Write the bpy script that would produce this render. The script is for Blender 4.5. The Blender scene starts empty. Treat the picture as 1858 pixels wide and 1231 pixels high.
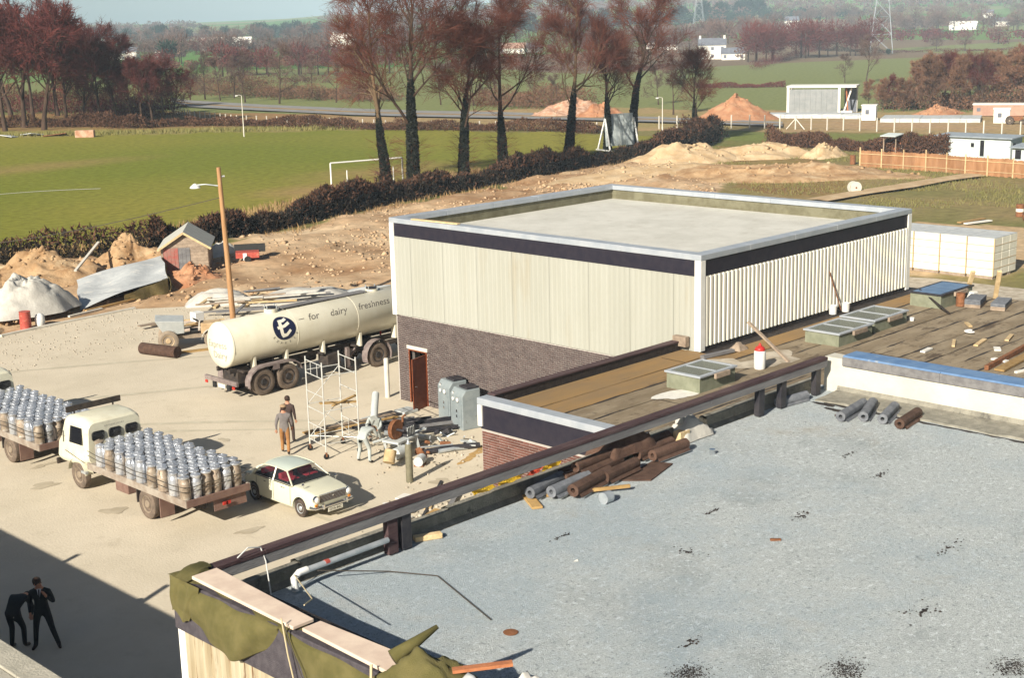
import bpy, bmesh, math, random
import numpy as np
from mathutils import Vector, Matrix, Euler
R = random.Random(7)
NR = np.random.default_rng(11)
scene = bpy.context.scene
COL = scene.collection
rad = math.radians

# ---------------------------------------------------------------- camera
cam_data = bpy.data.cameras.new('camera')
cam = bpy.data.objects.new('camera', cam_data); COL.objects.link(cam)
pitch, roll, yaw = 0.2257700, -0.0240857, 0.7920230
fw = Vector((math.sin(yaw)*math.cos(pitch), math.cos(yaw)*math.cos(pitch), -math.sin(pitch)))
r0 = Vector((math.cos(yaw), -math.sin(yaw), 0)); u0 = r0.cross(fw)
r1 = math.cos(roll)*r0 + math.sin(roll)*u0; u1 = -math.sin(roll)*r0 + math.cos(roll)*u0
cam.matrix_world = Matrix((( r1.x, u1.x, -fw.x, 0), (r1.y, u1.y, -fw.y, 0), (r1.z, u1.z, -fw.z, 14.5), (0,0,0,1)))
cam_data.sensor_width = 36; cam_data.lens = 36*2502.65/1858
cam_data.clip_start = 0.5; cam_data.clip_end = 20000
scene.camera = cam

# ---------------------------------------------------------------- sky, sun, exposure
SUN_EL = rad(29.2); SUN_DIR = Vector((-0.966*math.cos(SUN_EL), -0.259*math.cos(SUN_EL), math.sin(SUN_EL)))   # towards the sun
world = bpy.data.worlds.new('World'); scene.world = world; world.use_nodes = True
nt = world.node_tree; nt.nodes.clear()
sky = nt.nodes.new('ShaderNodeTexSky'); sky.sky_type = 'NISHITA'; sky.sun_disc = False
sky.sun_elevation = SUN_EL; sky.sun_rotation = math.atan2(SUN_DIR.x, SUN_DIR.y) % (2*math.pi)
sky.air_density = 1.0; sky.dust_density = 1.5; sky.ozone_density = 1.0
bg = nt.nodes.new('ShaderNodeBackground'); bg.inputs['Strength'].default_value = 0.037
wo = nt.nodes.new('ShaderNodeOutputWorld')
nt.links.new(sky.outputs[0], bg.inputs[0]); nt.links.new(bg.outputs[0], wo.inputs[0])
sd = bpy.data.lights.new('sun', 'SUN'); sd.energy = 5.0; sd.angle = rad(0.53); sd.color = (1.0, 0.925, 0.79)
sun = bpy.data.objects.new('sun', sd); COL.objects.link(sun)
sun.rotation_euler = SUN_DIR.to_track_quat('Z', 'Y').to_euler(); sun.location = (-60, -15, 60)
scene.view_settings.view_transform = 'Standard'; scene.view_settings.look = 'None'
scene.view_settings.exposure = 0.70; scene.view_settings.gamma = 1; scene.view_settings.use_curve_mapping = False

scene.cycles.volume_bounces = 3

# ---------------------------------------------------------------- materials
def L(h): return tuple(h) + (1,)
MATS = {}
def mat(name, c1, c2=None, scale=3.0, rough=0.85, bump=0.0, bscale=30.0, metal=0.0, var=0.0, c3=None, s3=0.8, t3=0.6,
        stretch=(1,1,1), lo=0.38, hi=0.62, detail=6.0, spec=0.3, w3=0.06):
    m = bpy.data.materials.new(name); m.use_nodes = True; MATS[name] = m
    n = m.node_tree.nodes; l = m.node_tree.links
    b = n['Principled BSDF']; b.inputs['Roughness'].default_value = rough; b.inputs['Metallic'].default_value = metal
    b.inputs['Specular IOR Level'].default_value = spec
    tc = n.new('ShaderNodeTexCoord'); mp = n.new('ShaderNodeMapping'); mp.inputs['Scale'].default_value = stretch
    l.new(tc.outputs['Object'], mp.inputs['Vector'])
    col = None
    if c2 is not None:
        no = n.new('ShaderNodeTexNoise'); no.inputs['Scale'].default_value = scale; no.inputs['Detail'].default_value = detail
        no.inputs['Roughness'].default_value = 0.62
        l.new(mp.outputs[0], no.inputs['Vector'])
        cr = n.new('ShaderNodeValToRGB'); cr.color_ramp.elements[0].position = lo; cr.color_ramp.elements[1].position = hi
        cr.color_ramp.elements[0].color = L(c1); cr.color_ramp.elements[1].color = L(c2)
        l.new(no.outputs['Fac'], cr.inputs['Fac']); col = cr.outputs['Color']
    else:
        rg = n.new('ShaderNodeRGB'); rg.outputs[0].default_value = L(c1); col = rg.outputs[0]
    if c3 is not None:      # stains, patches
        no = n.new('ShaderNodeTexNoise'); no.inputs['Scale'].default_value = s3; no.inputs['Detail'].default_value = 8
        no.inputs['Roughness'].default_value = 0.66
        l.new(mp.outputs[0], no.inputs['Vector'])
        mr = n.new('ShaderNodeMapRange'); mr.inputs['From Min'].default_value = t3; mr.inputs['From Max'].default_value = t3 + w3
        l.new(no.outputs['Fac'], mr.inputs['Value'])
        mx = n.new('ShaderNodeMix'); mx.data_type = 'RGBA'; mx.inputs['B'].default_value = L(c3)
        l.new(mr.outputs[0], mx.inputs['Factor']); l.new(col, mx.inputs['A']); col = mx.outputs['Result']
    if var:
        oi = n.new('ShaderNodeObjectInfo'); hs = n.new('ShaderNodeHueSaturation')
        mr = n.new('ShaderNodeMapRange'); mr.inputs['To Min'].default_value = 1-var; mr.inputs['To Max'].default_value = 1+var
        l.new(oi.outputs['Random'], mr.inputs['Value']); l.new(mr.outputs[0], hs.inputs['Value'])
        l.new(col, hs.inputs['Color']); col = hs.outputs['Color']
    l.new(col, b.inputs['Base Color'])
    if bump:
        nb = n.new('ShaderNodeTexNoise'); nb.inputs['Scale'].default_value = bscale; nb.inputs['Detail'].default_value = 6
        l.new(mp.outputs[0], nb.inputs['Vector'])
        bp = n.new('ShaderNodeBump'); bp.inputs['Strength'].default_value = bump; bp.inputs['Distance'].default_value = 0.05
        l.new(nb.outputs['Fac'], bp.inputs['Height']); l.new(bp.outputs[0], b.inputs['Normal'])
    return m

def glassmat(name, tint, rough=0.05, alpha=0.45):
    m = bpy.data.materials.new(name); m.use_nodes = True; MATS[name] = m
    n = m.node_tree.nodes; l = m.node_tree.links
    b = n['Principled BSDF']; b.inputs['Base Color'].default_value = L(tint); b.inputs['Roughness'].default_value = rough
    tr = n.new('ShaderNodeBsdfTransparent'); mx = n.new('ShaderNodeMixShader'); mx.inputs[0].default_value = alpha
    l.new(tr.outputs[0], mx.inputs[1]); l.new(b.outputs[0], mx.inputs[2]); l.new(mx.outputs[0], n['Material Output'].inputs['Surface'])
    return m

# ---------------------------------------------------------------- mesh helpers
class MB:
    def __init__(s): s.v = []; s.f = []
    def add(s, vs, fs, mtx=None):
        o = len(s.v)
        s.v += [tuple(mtx @ Vector(v)) for v in vs] if mtx is not None else [tuple(v) for v in vs]
        s.f += [tuple(i+o for i in f) for f in fs]; return s
    def box(s, x0, x1, y0, y1, z0, z1, mtx=None):
        return s.add([(x0,y0,z0),(x1,y0,z0),(x1,y1,z0),(x0,y1,z0),(x0,y0,z1),(x1,y0,z1),(x1,y1,z1),(x0,y1,z1)],
                     [(0,3,2,1),(4,5,6,7),(0,1,5,4),(1,2,6,5),(2,3,7,6),(3,0,4,7)], mtx)
    def bar(s, a, b, w, h, up=(0,0,1)):          # rectangular bar from a to b
        a = Vector(a); b = Vector(b); d = (b-a); ln = d.length; d.normalize()
        sd_ = d.cross(Vector(up))
        if sd_.length < 1e-4: sd_ = d.cross(Vector((1,0,0)))
        sd_.normalize(); u = sd_.cross(d)
        q = [(-w/2,-h/2),(w/2,-h/2),(w/2,h/2),(-w/2,h/2)]
        return s.add([a+sd_*x+u*y for x,y in q]+[b+sd_*x+u*y for x,y in q],
                     [(3,2,1,0),(4,5,6,7),(0,1,5,4),(1,2,6,5),(2,3,7,6),(3,0,4,7)])
    def tube(s, pts, r, n=8, caps=True):
        pts = [Vector(p) for p in pts]; rs = r if isinstance(r, (list, tuple)) else [r]*len(pts)
        o = len(s.v); up = Vector((0,0,1)); prev = None
        for i, p in enumerate(pts):
            d = (pts[min(i+1,len(pts)-1)]-pts[max(i-1,0)])
            if d.length < 1e-9: d = Vector((0,0,1))
            d.normalize()
            if prev is None:
                a = d.cross(up)
                if a.length < 1e-3: a = d.cross(Vector((1,0,0)))
            else: a = prev - d*prev.dot(d)
            a.normalize(); prev = a; b = d.cross(a)
            for k in range(n):
                t = 2*math.pi*k/n; s.v.append(tuple(p + (a*math.cos(t)+b*math.sin(t))*rs[i]))
        for i in range(len(pts)-1):
            for k in range(n):
                s.f.append((o+i*n+k, o+i*n+(k+1)%n, o+(i+1)*n+(k+1)%n, o+(i+1)*n+k))
        if caps:
            s.f.append(tuple(o+k for k in range(n))[::-1]); e = o+(len(pts)-1)*n
            s.f.append(tuple(e+k for k in range(n)))
        return s
    def lathe(s, prof, n=16, mtx=None):          # profile of (radius, z), closed at both ends
        vs = []; fs = []
        for (r, z) in prof:
            for k in range(n):
                t = 2*math.pi*k/n; vs.append((r*math.cos(t), r*math.sin(t), z))
        m_ = len(prof)
        for i in range(m_-1):
            for k in range(n): fs.append((i*n+k, i*n+(k+1)%n, (i+1)*n+(k+1)%n, (i+1)*n+k))
        fs.append(tuple(range(n))[::-1]); fs.append(tuple((m_-1)*n+k for k in range(n)))
        return s.add(vs, fs, mtx)
    def prism(s, poly, z0, z1, mtx=None):        # polygon in xy, extruded in z
        n = len(poly)
        return s.add([(x,y,z0) for x,y in poly]+[(x,y,z1) for x,y in poly],
                     [tuple(range(n))[::-1], tuple(range(n,2*n))]+[(i,(i+1)%n,n+(i+1)%n,n+i) for i in range(n)], mtx)
    def grid(s, P):                              # P[i][j] points
        o = len(s.v); ni = len(P); nj = len(P[0])
        for row in P: s.v += [tuple(p) for p in row]
        for i in range(ni-1):
            for j in range(nj-1): s.f.append((o+i*nj+j, o+(i+1)*nj+j, o+(i+1)*nj+j+1, o+i*nj+j+1))
        return s
    def loft(s, rings, caps=True):
        o = len(s.v); n = len(rings[0])
        for r_ in rings: s.v += [tuple(p) for p in r_]
        for i in range(len(rings)-1):
            for k in range(n): s.f.append((o+i*n+k, o+i*n+(k+1)%n, o+(i+1)*n+(k+1)%n, o+(i+1)*n+k))
        if caps:
            s.f.append(tuple(o+k for k in range(n))[::-1]); e = o+(len(rings)-1)*n; s.f.append(tuple(e+k for k in range(n)))
        return s
    def mesh(s, name, m):
        me = bpy.data.meshes.new(name); me.from_pydata(s.v, [], s.f); me.update()
        bm = bmesh.new(); bm.from_mesh(me); bmesh.ops.recalc_face_normals(bm, faces=bm.faces); bm.to_mesh(me); bm.free()
        if m is not None: me.materials.append(MATS[m] if isinstance(m, str) else m)
        return me
    def build(s, name, m, parent=None, bevel=0, smooth=False, seg=2, loc=None):
        me = s.mesh(name, m)
        o = bpy.data.objects.new(name, me); COL.objects.link(o)
        if parent is not None: o.parent = parent
        if loc is not None: o.location = loc
        if smooth: shade(me, smooth if smooth is not True else 40)
        if bevel:
            bv = o.modifiers.new('bevel', 'BEVEL'); bv.width = bevel; bv.segments = seg; bv.limit_method = 'ANGLE'; bv.angle_limit = rad(35)
        return o
def shade(me, ang=40):
    me.polygons.foreach_set('use_smooth', [True]*len(me.polygons))
    try: me.set_sharp_from_angle(angle=rad(ang))
    except Exception: pass
def tag(o, label=None, cat=None, group=None, kind=None):
    if label: o['label'] = label
    if cat: o['category'] = cat
    if group: o['group'] = group
    if kind: o['kind'] = kind
    return o
def thing(name, label, cat, loc=(0,0,0), rz=0, group=None):
    o = bpy.data.objects.new(name, None); COL.objects.link(o); o.empty_display_size = 0.3
    o.location = loc; o.rotation_euler = (0,0,rz); return tag(o, label, cat, group)
def dup(o, parent=None, loc=None, rz=None, label=None, group=None):
    c = o.copy(); COL.objects.link(c)
    if parent is not None: c.parent = parent
    if loc is not None: c.location = loc
    if rz is not None: c.rotation_euler = (0,0,rz)
    if label: c['label'] = label
    if group: c['group'] = group
    for ch in list(o.children): dup(ch, c)
    return c
def rot(axis, deg, loc=(0,0,0)): return Matrix.Translation(loc) @ Matrix.Rotation(rad(deg), 4, axis)
def lin(a, b, t): return a+(b-a)*t
def np_mesh(name, V, F, m, parent=None, smooth=False):     # V (n,3), F (k,3) or (k,4)
    me = bpy.data.meshes.new(name); k = F.shape[1]
    me.vertices.add(len(V)); me.vertices.foreach_set('co', V.astype(np.float32).ravel())
    me.loops.add(F.size); me.loops.foreach_set('vertex_index', F.astype(np.int32).ravel())
    me.polygons.add(len(F)); me.polygons.foreach_set('loop_start', np.arange(0, F.size, k, dtype=np.int32))
    me.update(calc_edges=True); me.validate()
    if smooth: me.polygons.foreach_set('use_smooth', [True]*len(F))
    if m: me.materials.append(MATS[m])
    o = bpy.data.objects.new(name, me); COL.objects.link(o)
    if parent is not None: o.parent = parent
    return o
OCT_V = np.array([(1,0,0),(-1,0,0),(0,1,0),(0,-1,0),(0,0,1),(0,0,-1)], float)
OCT_F = np.array([(0,2,4),(2,1,4),(1,3,4),(3,0,4),(2,0,5),(1,2,5),(3,1,5),(0,3,5)])
def stones(name, pts, sizes, m, flat=0.7, parent=None, jit=0.45):
    n = len(pts); V = OCT_V[None]*(1+NR.uniform(-jit, jit, (n,6,1)))
    ax = NR.uniform(0.7, 1.3, (n,1,3)); ax[:,:,2] *= flat
    t = NR.uniform(0, 2*np.pi, n); c, s_ = np.cos(t), np.sin(t); V = V*ax
    X = V[:,:,0]*c[:,None]-V[:,:,1]*s_[:,None]; Y = V[:,:,0]*s_[:,None]+V[:,:,1]*c[:,None]
    V = np.stack([X, Y, V[:,:,2]+0.25*X], -1)*sizes[:,None,None] + pts[:,None,:]
    F = OCT_F[None]+6*np.arange(n)[:,None,None]
    return np_mesh(name, V.reshape(-1,3), F.reshape(-1,3), m, parent)
def blades(name, pts, h, w, m, parent=None, lean=0.35):      # upright thin triangles
    n = len(pts); t = NR.uniform(0, 2*np.pi, n); d = np.stack([np.cos(t), np.sin(t), np.zeros(n)], -1)*(w[:,None])
    tip = np.stack([NR.normal(0, lean, n)*h, NR.normal(0, lean, n)*h, h], -1)
    V = np.stack([pts-d, pts+d, pts+tip], 1)
    return np_mesh(name, V.reshape(-1,3), np.arange(3*n).reshape(-1,3), m, parent)
def inpoly(x, y, poly):
    ins = np.zeros(np.shape(x), bool); n = len(poly)
    for i in range(n):
        x0, y0 = poly[i][:2]; x1, y1 = poly[(i+1)%n][:2]
        if y0 == y1: continue
        c = ((y0 > y) != (y1 > y)) & (x < (x1-x0)*(y-y0)/(y1-y0)+x0); ins ^= c
    return ins
def vnoise(x, y, sc, seed=0):      # smooth value noise, numpy
    x = np.asarray(x, float)/sc; y = np.asarray(y, float)/sc
    xi = np.floor(x).astype(int); yi = np.floor(y).astype(int); fx = x-xi; fy = y-yi
    fx = fx*fx*(3-2*fx); fy = fy*fy*(3-2*fy)
    def hsh(a, b):
        k = (a*374761393 + b*668265263 + seed*974711) & 0x7fffffff; k = ((k ^ (k >> 13))*1274126177) & 0x7fffffff
        return ((k ^ (k >> 16)) % 100003)/100003.0
    return (hsh(xi,yi)*(1-fx)+hsh(xi+1,yi)*fx)*(1-fy)+(hsh(xi,yi+1)*(1-fx)+hsh(xi+1,yi+1)*fx)*fy
def fbm(x, y, sc, seed=0, o=4):
    t = 0; a = 1; s_ = 0
    for k in range(o): t = t+a*vnoise(x, y, sc/2**k, seed+k); s_ += a; a *= 0.5
    return t/s_
def sstep(a, b, x):
    t = np.clip((np.asarray(x, float)-a)/(b-a), 0, 1); return t*t*(3-2*t)

# ---------------------------------------------------------------- material list
mat('concrete_yard', (0.555,0.488,0.375), (0.62,0.545,0.425), 0.35, 0.9, 0.25, 14, c3=(0.535,0.47,0.36), s3=0.22, t3=0.55, w3=0.2)
mat('gravel', (0.37,0.405,0.41), (0.65,0.69,0.695), 30, 0.9, 0.9, 60, c3=(0.30,0.335,0.35), s3=0.45, t3=0.53, w3=0.25, lo=0.3, hi=0.7)
mat('gravel_stone', (0.22,0.245,0.255), (0.47,0.51,0.52), 9, 0.85)
mat('roof_chippings', (0.54,0.53,0.48), (0.63,0.62,0.57), 0.8, 0.9, 0.5, 40, c3=(0.48,0.46,0.40), s3=0.3, t3=0.55, w3=0.2)
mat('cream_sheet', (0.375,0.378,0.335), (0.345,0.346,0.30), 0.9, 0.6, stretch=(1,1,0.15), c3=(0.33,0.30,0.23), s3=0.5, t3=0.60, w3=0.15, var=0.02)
mat('cream_sheet_sun_lift', (0.80,0.78,0.68), (0.75,0.72,0.62), 0.9, 0.6, stretch=(1,1,0.15))  # same sheeting as cream_sheet, coloured lighter to offset the grazing sun
mat('cream_stained', (0.46,0.41,0.30), (0.34,0.275,0.175), 1.6, 0.7, stretch=(3,3,0.25), c3=(0.16,0.09,0.045), s3=1.7, t3=0.58, w3=0.05)
mat('white_trim', (0.80,0.79,0.74), (0.72,0.71,0.66), 3, 0.5)
mat('fascia_dark', (0.016,0.015,0.026), (0.026,0.022,0.032), 4, 0.5)
mat('fascia_grey', (0.055,0.048,0.058), (0.085,0.075,0.085), 9, 0.8, 0.4, 60)
mat('coping_metal', (0.38,0.42,0.47), (0.46,0.49,0.53), 2, 0.45, metal=0.25)
mat('coping_blue', (0.10,0.19,0.36), (0.15,0.25,0.42), 2.5, 0.5, c3=(0.28,0.33,0.40), s3=3, t3=0.6)
mat('parapet_felt', (0.13,0.12,0.075), (0.19,0.18,0.12), 2, 0.9, 0.4, 20)
mat('felt_grey', (0.19,0.18,0.15), (0.28,0.265,0.22), 4, 0.9, 0.5, 25, var=0.18, c3=(0.11,0.105,0.09), s3=2.5, t3=0.6)
mat('mortar', (0.42,0.39,0.36), (0.36,0.33,0.30), 12, 0.95)
mat('brick_plum', (0.060,0.042,0.042), (0.108,0.078,0.073), 3.1, 0.9, var=0.3, bump=0.3, bscale=70)
mat('brick_red', (0.115,0.046,0.036), (0.17,0.075,0.055), 3.1, 0.9, var=0.3, bump=0.3, bscale=70)
mat('door_brown', (0.16,0.04,0.016), (0.21,0.06,0.022), 3, 0.45)
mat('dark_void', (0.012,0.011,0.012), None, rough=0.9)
mat('felt_roof', (0.215,0.165,0.105), (0.31,0.25,0.17), 1.3, 0.9, 0.5, 25, c3=(0.10,0.07,0.045), s3=0.9, t3=0.57, w3=0.08, var=0.10, stretch=(0.5,1.6,1))
mat('felt_roof_ochre', (0.30,0.185,0.075), (0.24,0.16,0.08), 1.0, 0.9, 0.5, 25, c3=(0.11,0.07,0.04), s3=0.9, t3=0.60, w3=0.08, stretch=(0.5,1.4,1))
mat('bitumen', (0.022,0.018,0.018), (0.045,0.035,0.03), 6, 0.7, 0.5, 20)
mat('felt_roll_brown', (0.075,0.042,0.03), (0.12,0.07,0.05), 6, 0.9, 0.5, 40, var=0.2)
mat('felt_roll_grey', (0.13,0.14,0.16), (0.20,0.21,0.23), 6, 0.9, 0.5, 40, var=0.15)
mat('timber_dark', (0.055,0.03,0.034), (0.095,0.06,0.06), 3, 0.85, 0.4, 30, stretch=(0.3,2,2))
mat('timber_grey', (0.15,0.145,0.15), (0.22,0.215,0.215), 3, 0.85, 0.4, 30, stretch=(0.3,2,2))
mat('timber_pale', (0.50,0.36,0.19), (0.62,0.47,0.27), 4, 0.85, 0.3, 30, var=0.2)
mat('timber_ochre', (0.34,0.21,0.08), (0.46,0.30,0.12), 4, 0.85, 0.3, 30, var=0.25)
mat('timber_red', (0.36,0.13,0.06), (0.46,0.18,0.08), 4, 0.85, 0.3, 30)
mat('board_pink', (0.60,0.47,0.38), (0.70,0.57,0.46), 3, 0.85)
mat('timber_weathered', (0.26,0.20,0.15), (0.37,0.29,0.22), 5, 0.9, 0.4, 30, var=0.15)
mat('timber_pole', (0.34,0.18,0.08), (0.44,0.26,0.13), 5, 0.9, 0.4, 30, stretch=(1,1,0.2))
mat('shed_red', (0.36,0.10,0.08), (0.30,0.17,0.14), 4, 0.85)
mat('shed_roof', (0.42,0.42,0.38), (0.50,0.50,0.45), 2, 0.8)
mat('tarp_olive', (0.105,0.095,0.032), (0.15,0.13,0.05), 3, 0.95, 0.5, 90)
mat('sheet_pale', (0.45,0.43,0.39), (0.55,0.53,0.48), 2, 0.7, 0.4, 8)
mat('sheet_grey', (0.42,0.44,0.45), (0.52,0.54,0.54), 1.5, 0.6, 0.4, 6, c3=(0.62,0.61,0.58), s3=1.1, t3=0.58)
mat('canvas_green', (0.20,0.17,0.07), (0.27,0.23,0.11), 4, 0.95)
mat('soil', (0.28,0.165,0.08), (0.46,0.31,0.175), 0.9, 0.97, 0.9, 5, c3=(0.53,0.40,0.25), s3=0.35, t3=0.56, w3=0.1)
mat('soil_clod', (0.36,0.22,0.12), (0.56,0.41,0.26), 0.9, 0.97, 0.6, 9)
mat('soil_orange', (0.36,0.16,0.08), (0.46,0.25,0.14), 0.7, 0.97, 0.9, 5)
mat('brick_rubble', (0.40,0.20,0.12), (0.56,0.38,0.27), 1.5, 0.95)
mat('sand_pale', (0.42,0.29,0.16), (0.53,0.40,0.25), 0.9, 0.95, 0.7, 6)
mat('rubble', (0.34,0.29,0.22), (0.52,0.46,0.37), 2, 0.95)
mat('drum_red', (0.46,0.09,0.07), (0.36,0.07,0.05), 5, 0.5, c3=(0.50,0.20,0.14), s3=4, t3=0.58)
mat('rust', (0.17,0.07,0.03), (0.26,0.11,0.05), 8, 0.85, 0.3, 30)
mat('plastic_white', (0.74,0.74,0.72), (0.66,0.66,0.64), 5, 0.5)
mat('paper_white', (0.74,0.72,0.66), (0.64,0.62,0.57), 4, 0.8)
mat('grey_paint', (0.20,0.235,0.25), (0.255,0.29,0.30), 2.5, 0.45, c3=(0.15,0.16,0.16), s3=3, t3=0.62)
mat('grey_light', (0.42,0.45,0.45), (0.50,0.52,0.51), 3, 0.5, c3=(0.30,0.24,0.17), s3=4, t3=0.62)
mat('steel_dark', (0.035,0.035,0.045), (0.065,0.06,0.065), 5, 0.5, metal=0.4)
mat('galv', (0.40,0.44,0.47), (0.52,0.55,0.57), 5, 0.4, metal=0.5)
mat('scaffold_tube', (0.66,0.66,0.62), (0.55,0.54,0.50), 5, 0.45, metal=0.2)
mat('chrome', (0.75,0.76,0.78), None, rough=0.18, metal=1.0)
mat('gas_green', (0.14,0.13,0.085), (0.19,0.175,0.12), 5, 0.6)
mat('gas_red', (0.45,0.03,0.025), None, rough=0.4)
mat('yellow_sheet', (0.72,0.47,0.04), (0.62,0.40,0.03), 4, 0.6)
mat('red_cloth', (0.50,0.05,0.03), (0.60,0.10,0.05), 4, 0.7)
mat('rope', (0.52,0.44,0.28), None, rough=0.9)
mat('rope_dark', (0.07,0.06,0.05), None, rough=0.9)
mat('churn_metal', (0.54,0.57,0.62), (0.68,0.70,0.74), 5, 0.30, metal=0.65, var=0.15, c3=(0.33,0.28,0.22), s3=5, t3=0.62, w3=0.1)
mat('churn_dirty', (0.26,0.20,0.15), (0.42,0.35,0.27), 5, 0.6, metal=0.25, var=0.2, c3=(0.52,0.50,0.46), s3=6, t3=0.56, w3=0.1)
mat('lorry_cream', (0.72,0.70,0.55), (0.66,0.63,0.49), 3, 0.35, spec=0.5)
mat('lorry_bed', (0.36,0.32,0.27), (0.25,0.20,0.16), 3, 0.85)
mat('lorry_brown', (0.17,0.10,0.08), (0.22,0.14,0.11), 3, 0.8)
mat('chassis', (0.03,0.025,0.024), (0.065,0.05,0.04), 5, 0.8)
mat('tyre', (0.045,0.034,0.028), (0.09,0.067,0.053), 6, 0.9, 0.3, 30)
mat('tyre_dusty', (0.11,0.085,0.066), (0.17,0.13,0.10), 6, 0.95)
mat('hub_dusty', (0.22,0.175,0.13), (0.30,0.24,0.18), 6, 0.8)
mat('hub_dark', (0.02,0.018,0.018), (0.035,0.03,0.03), 6, 0.6)
mat('mudguard', (0.16,0.125,0.12), (0.24,0.20,0.185), 4, 0.8)
mat('tank_cream', (0.70,0.67,0.55), (0.64,0.605,0.48), 1.2, 0.32, spec=0.5, stretch=(1,1,0.3))
mat('print_navy', (0.012,0.016,0.05), None, rough=0.5)
mat('print_grey', (0.10,0.09,0.08), None, rough=0.6)
mat('print_faint', (0.27,0.26,0.23), None, rough=0.6)
mat('print_cream', (0.80,0.77,0.66), None, rough=0.5)
mat('tail_red', (0.45,0.03,0.02), None, rough=0.3)
mat('amber', (0.60,0.22,0.03), None, rough=0.3)
mat('car_body', (0.62,0.61,0.48), (0.59,0.58,0.45), 2, 0.28, spec=0.5)
mat('car_roof', (0.50,0.56,0.50), None, rough=0.25, spec=0.5)
mat('seat_red', (0.42,0.035,0.06), (0.34,0.03,0.045), 4, 0.6)
mat('rubber', (0.02,0.02,0.02), None, rough=0.7)
mat('plate_white', (0.66,0.64,0.54), None, rough=0.5)
mat('grille', (0.10,0.055,0.035), (0.06,0.035,0.025), 12, 0.5, metal=0.3)
glassmat('glass', (0.03,0.035,0.045), 0.04, 0.30)
glassmat('glass_dark', (0.012,0.012,0.016), 0.06, 0.85)
glassmat('glass_roof', (0.16,0.17,0.15), 0.10, 0.55)
mat('blue_panel', (0.10,0.17,0.29), (0.14,0.22,0.35), 2.5, 0.35)
mat('skylight_curb', (0.17,0.18,0.125), (0.22,0.23,0.165), 4, 0.8)
mat('wall_white', (0.60,0.575,0.50), (0.53,0.505,0.43), 1.2, 0.85, 0.2, 20, c3=(0.52,0.46,0.35), s3=0.9, t3=0.63, w3=0.1)
mat('ledge', (0.36,0.34,0.28), (0.45,0.42,0.35), 2, 0.9, 0.4, 20, c3=(0.24,0.17,0.11), s3=3, t3=0.66)
mat('goal_white', (0.80,0.80,0.77), None, rough=0.5)
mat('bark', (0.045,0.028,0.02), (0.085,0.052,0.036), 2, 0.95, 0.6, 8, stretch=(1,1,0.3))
mat('bark_pale', (0.12,0.08,0.045), (0.17,0.115,0.065), 2, 0.95, 0.6, 8, stretch=(1,1,0.3))  # paler brown bark, used on two of the elms
mat('twig', (0.10,0.030,0.020), (0.15,0.052,0.033), 0.6, 0.95, var=0.18)
mat('twig_maroon', (0.085,0.020,0.019), (0.125,0.034,0.028), 0.3, 0.95, var=0.2)
mat('twig_grey', (0.105,0.065,0.055), (0.155,0.10,0.085), 0.3, 0.95, var=0.25)
mat('twig_brown', (0.15,0.075,0.045), (0.21,0.115,0.07), 0.3, 0.95, var=0.25)
mat('ivy', (0.008,0.012,0.008), (0.02,0.022,0.012), 1.5, 0.7)
mat('evergreen', (0.015,0.028,0.022), (0.025,0.042,0.03), 1.5, 0.85, var=0.3)
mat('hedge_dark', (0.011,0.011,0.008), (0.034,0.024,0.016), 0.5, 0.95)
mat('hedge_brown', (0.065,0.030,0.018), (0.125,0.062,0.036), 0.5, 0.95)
mat('dry_grass', (0.24,0.15,0.07), (0.34,0.23,0.11), 0.4, 0.95)
mat('rough_grass', (0.15,0.15,0.045), (0.22,0.19,0.07), 0.4, 0.95)
mat('asphalt', (0.22,0.215,0.21), (0.27,0.265,0.26), 0.5, 0.9)
mat('road_mark', (0.70,0.70,0.66), None, rough=0.8)
mat('concrete_post', (0.56,0.53,0.46), (0.64,0.61,0.54), 3, 0.9, var=0.1)
mat('wire', (0.25,0.25,0.24), None, rough=0.6, metal=0.5)
mat('paling', (0.28,0.135,0.06), (0.38,0.20,0.10), 1.1, 0.9, var=0.18, stretch=(2,2,0.4))
mat('hut_pale', (0.50,0.56,0.56), (0.58,0.63,0.62), 2, 0.7)
mat('hut_roof', (0.24,0.28,0.32), (0.30,0.34,0.38), 2, 0.8)
mat('far_white', (0.78,0.76,0.70), (0.70,0.68,0.62), 2, 0.8)
mat('far_grey', (0.22,0.235,0.24), (0.27,0.28,0.285), 1, 0.8)
mat('far_slate', (0.12,0.13,0.16), (0.16,0.17,0.20), 1, 0.8)
mat('far_brick', (0.34,0.20,0.15), (0.42,0.27,0.2), 1, 0.9)
mat('pylon', (0.26,0.29,0.32), None, rough=0.5, metal=0.3)
mat('block_white', (0.70,0.66,0.55), (0.78,0.75,0.66), 1.5, 0.75, var=0.06, c3=(0.55,0.45,0.30), s3=1.4, t3=0.66)
mat('strap', (0.50,0.36,0.20), None, rough=0.7)
mat('cloth_grey', (0.15,0.135,0.13), (0.19,0.17,0.165), 6, 0.9)
mat('cloth_ochre', (0.34,0.17,0.06), (0.27,0.13,0.05), 4, 0.9)
mat('cloth_dark', (0.045,0.03,0.026), (0.07,0.045,0.04), 6, 0.9)
mat('suit_navy', (0.010,0.014,0.018), (0.018,0.022,0.026), 6, 0.85)
mat('shirt', (0.70,0.72,0.76), None, rough=0.8)
mat('skin', (0.52,0.27,0.17), (0.46,0.22,0.14), 8, 0.6)
mat('hair_dark', (0.03,0.016,0.011), (0.05,0.028,0.02), 20, 0.7)
mat('cap_tan', (0.30,0.20,0.12), (0.36,0.25,0.15), 10, 0.9)
mat('shoe', (0.02,0.014,0.011), None, rough=0.4)
mat('overall_pale', (0.36,0.39,0.38), (0.44,0.47,0.45), 6, 0.9)
mat('tyre_mark', (0.46,0.41,0.31), (0.54,0.49,0.38), 2.2, 0.95)
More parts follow.
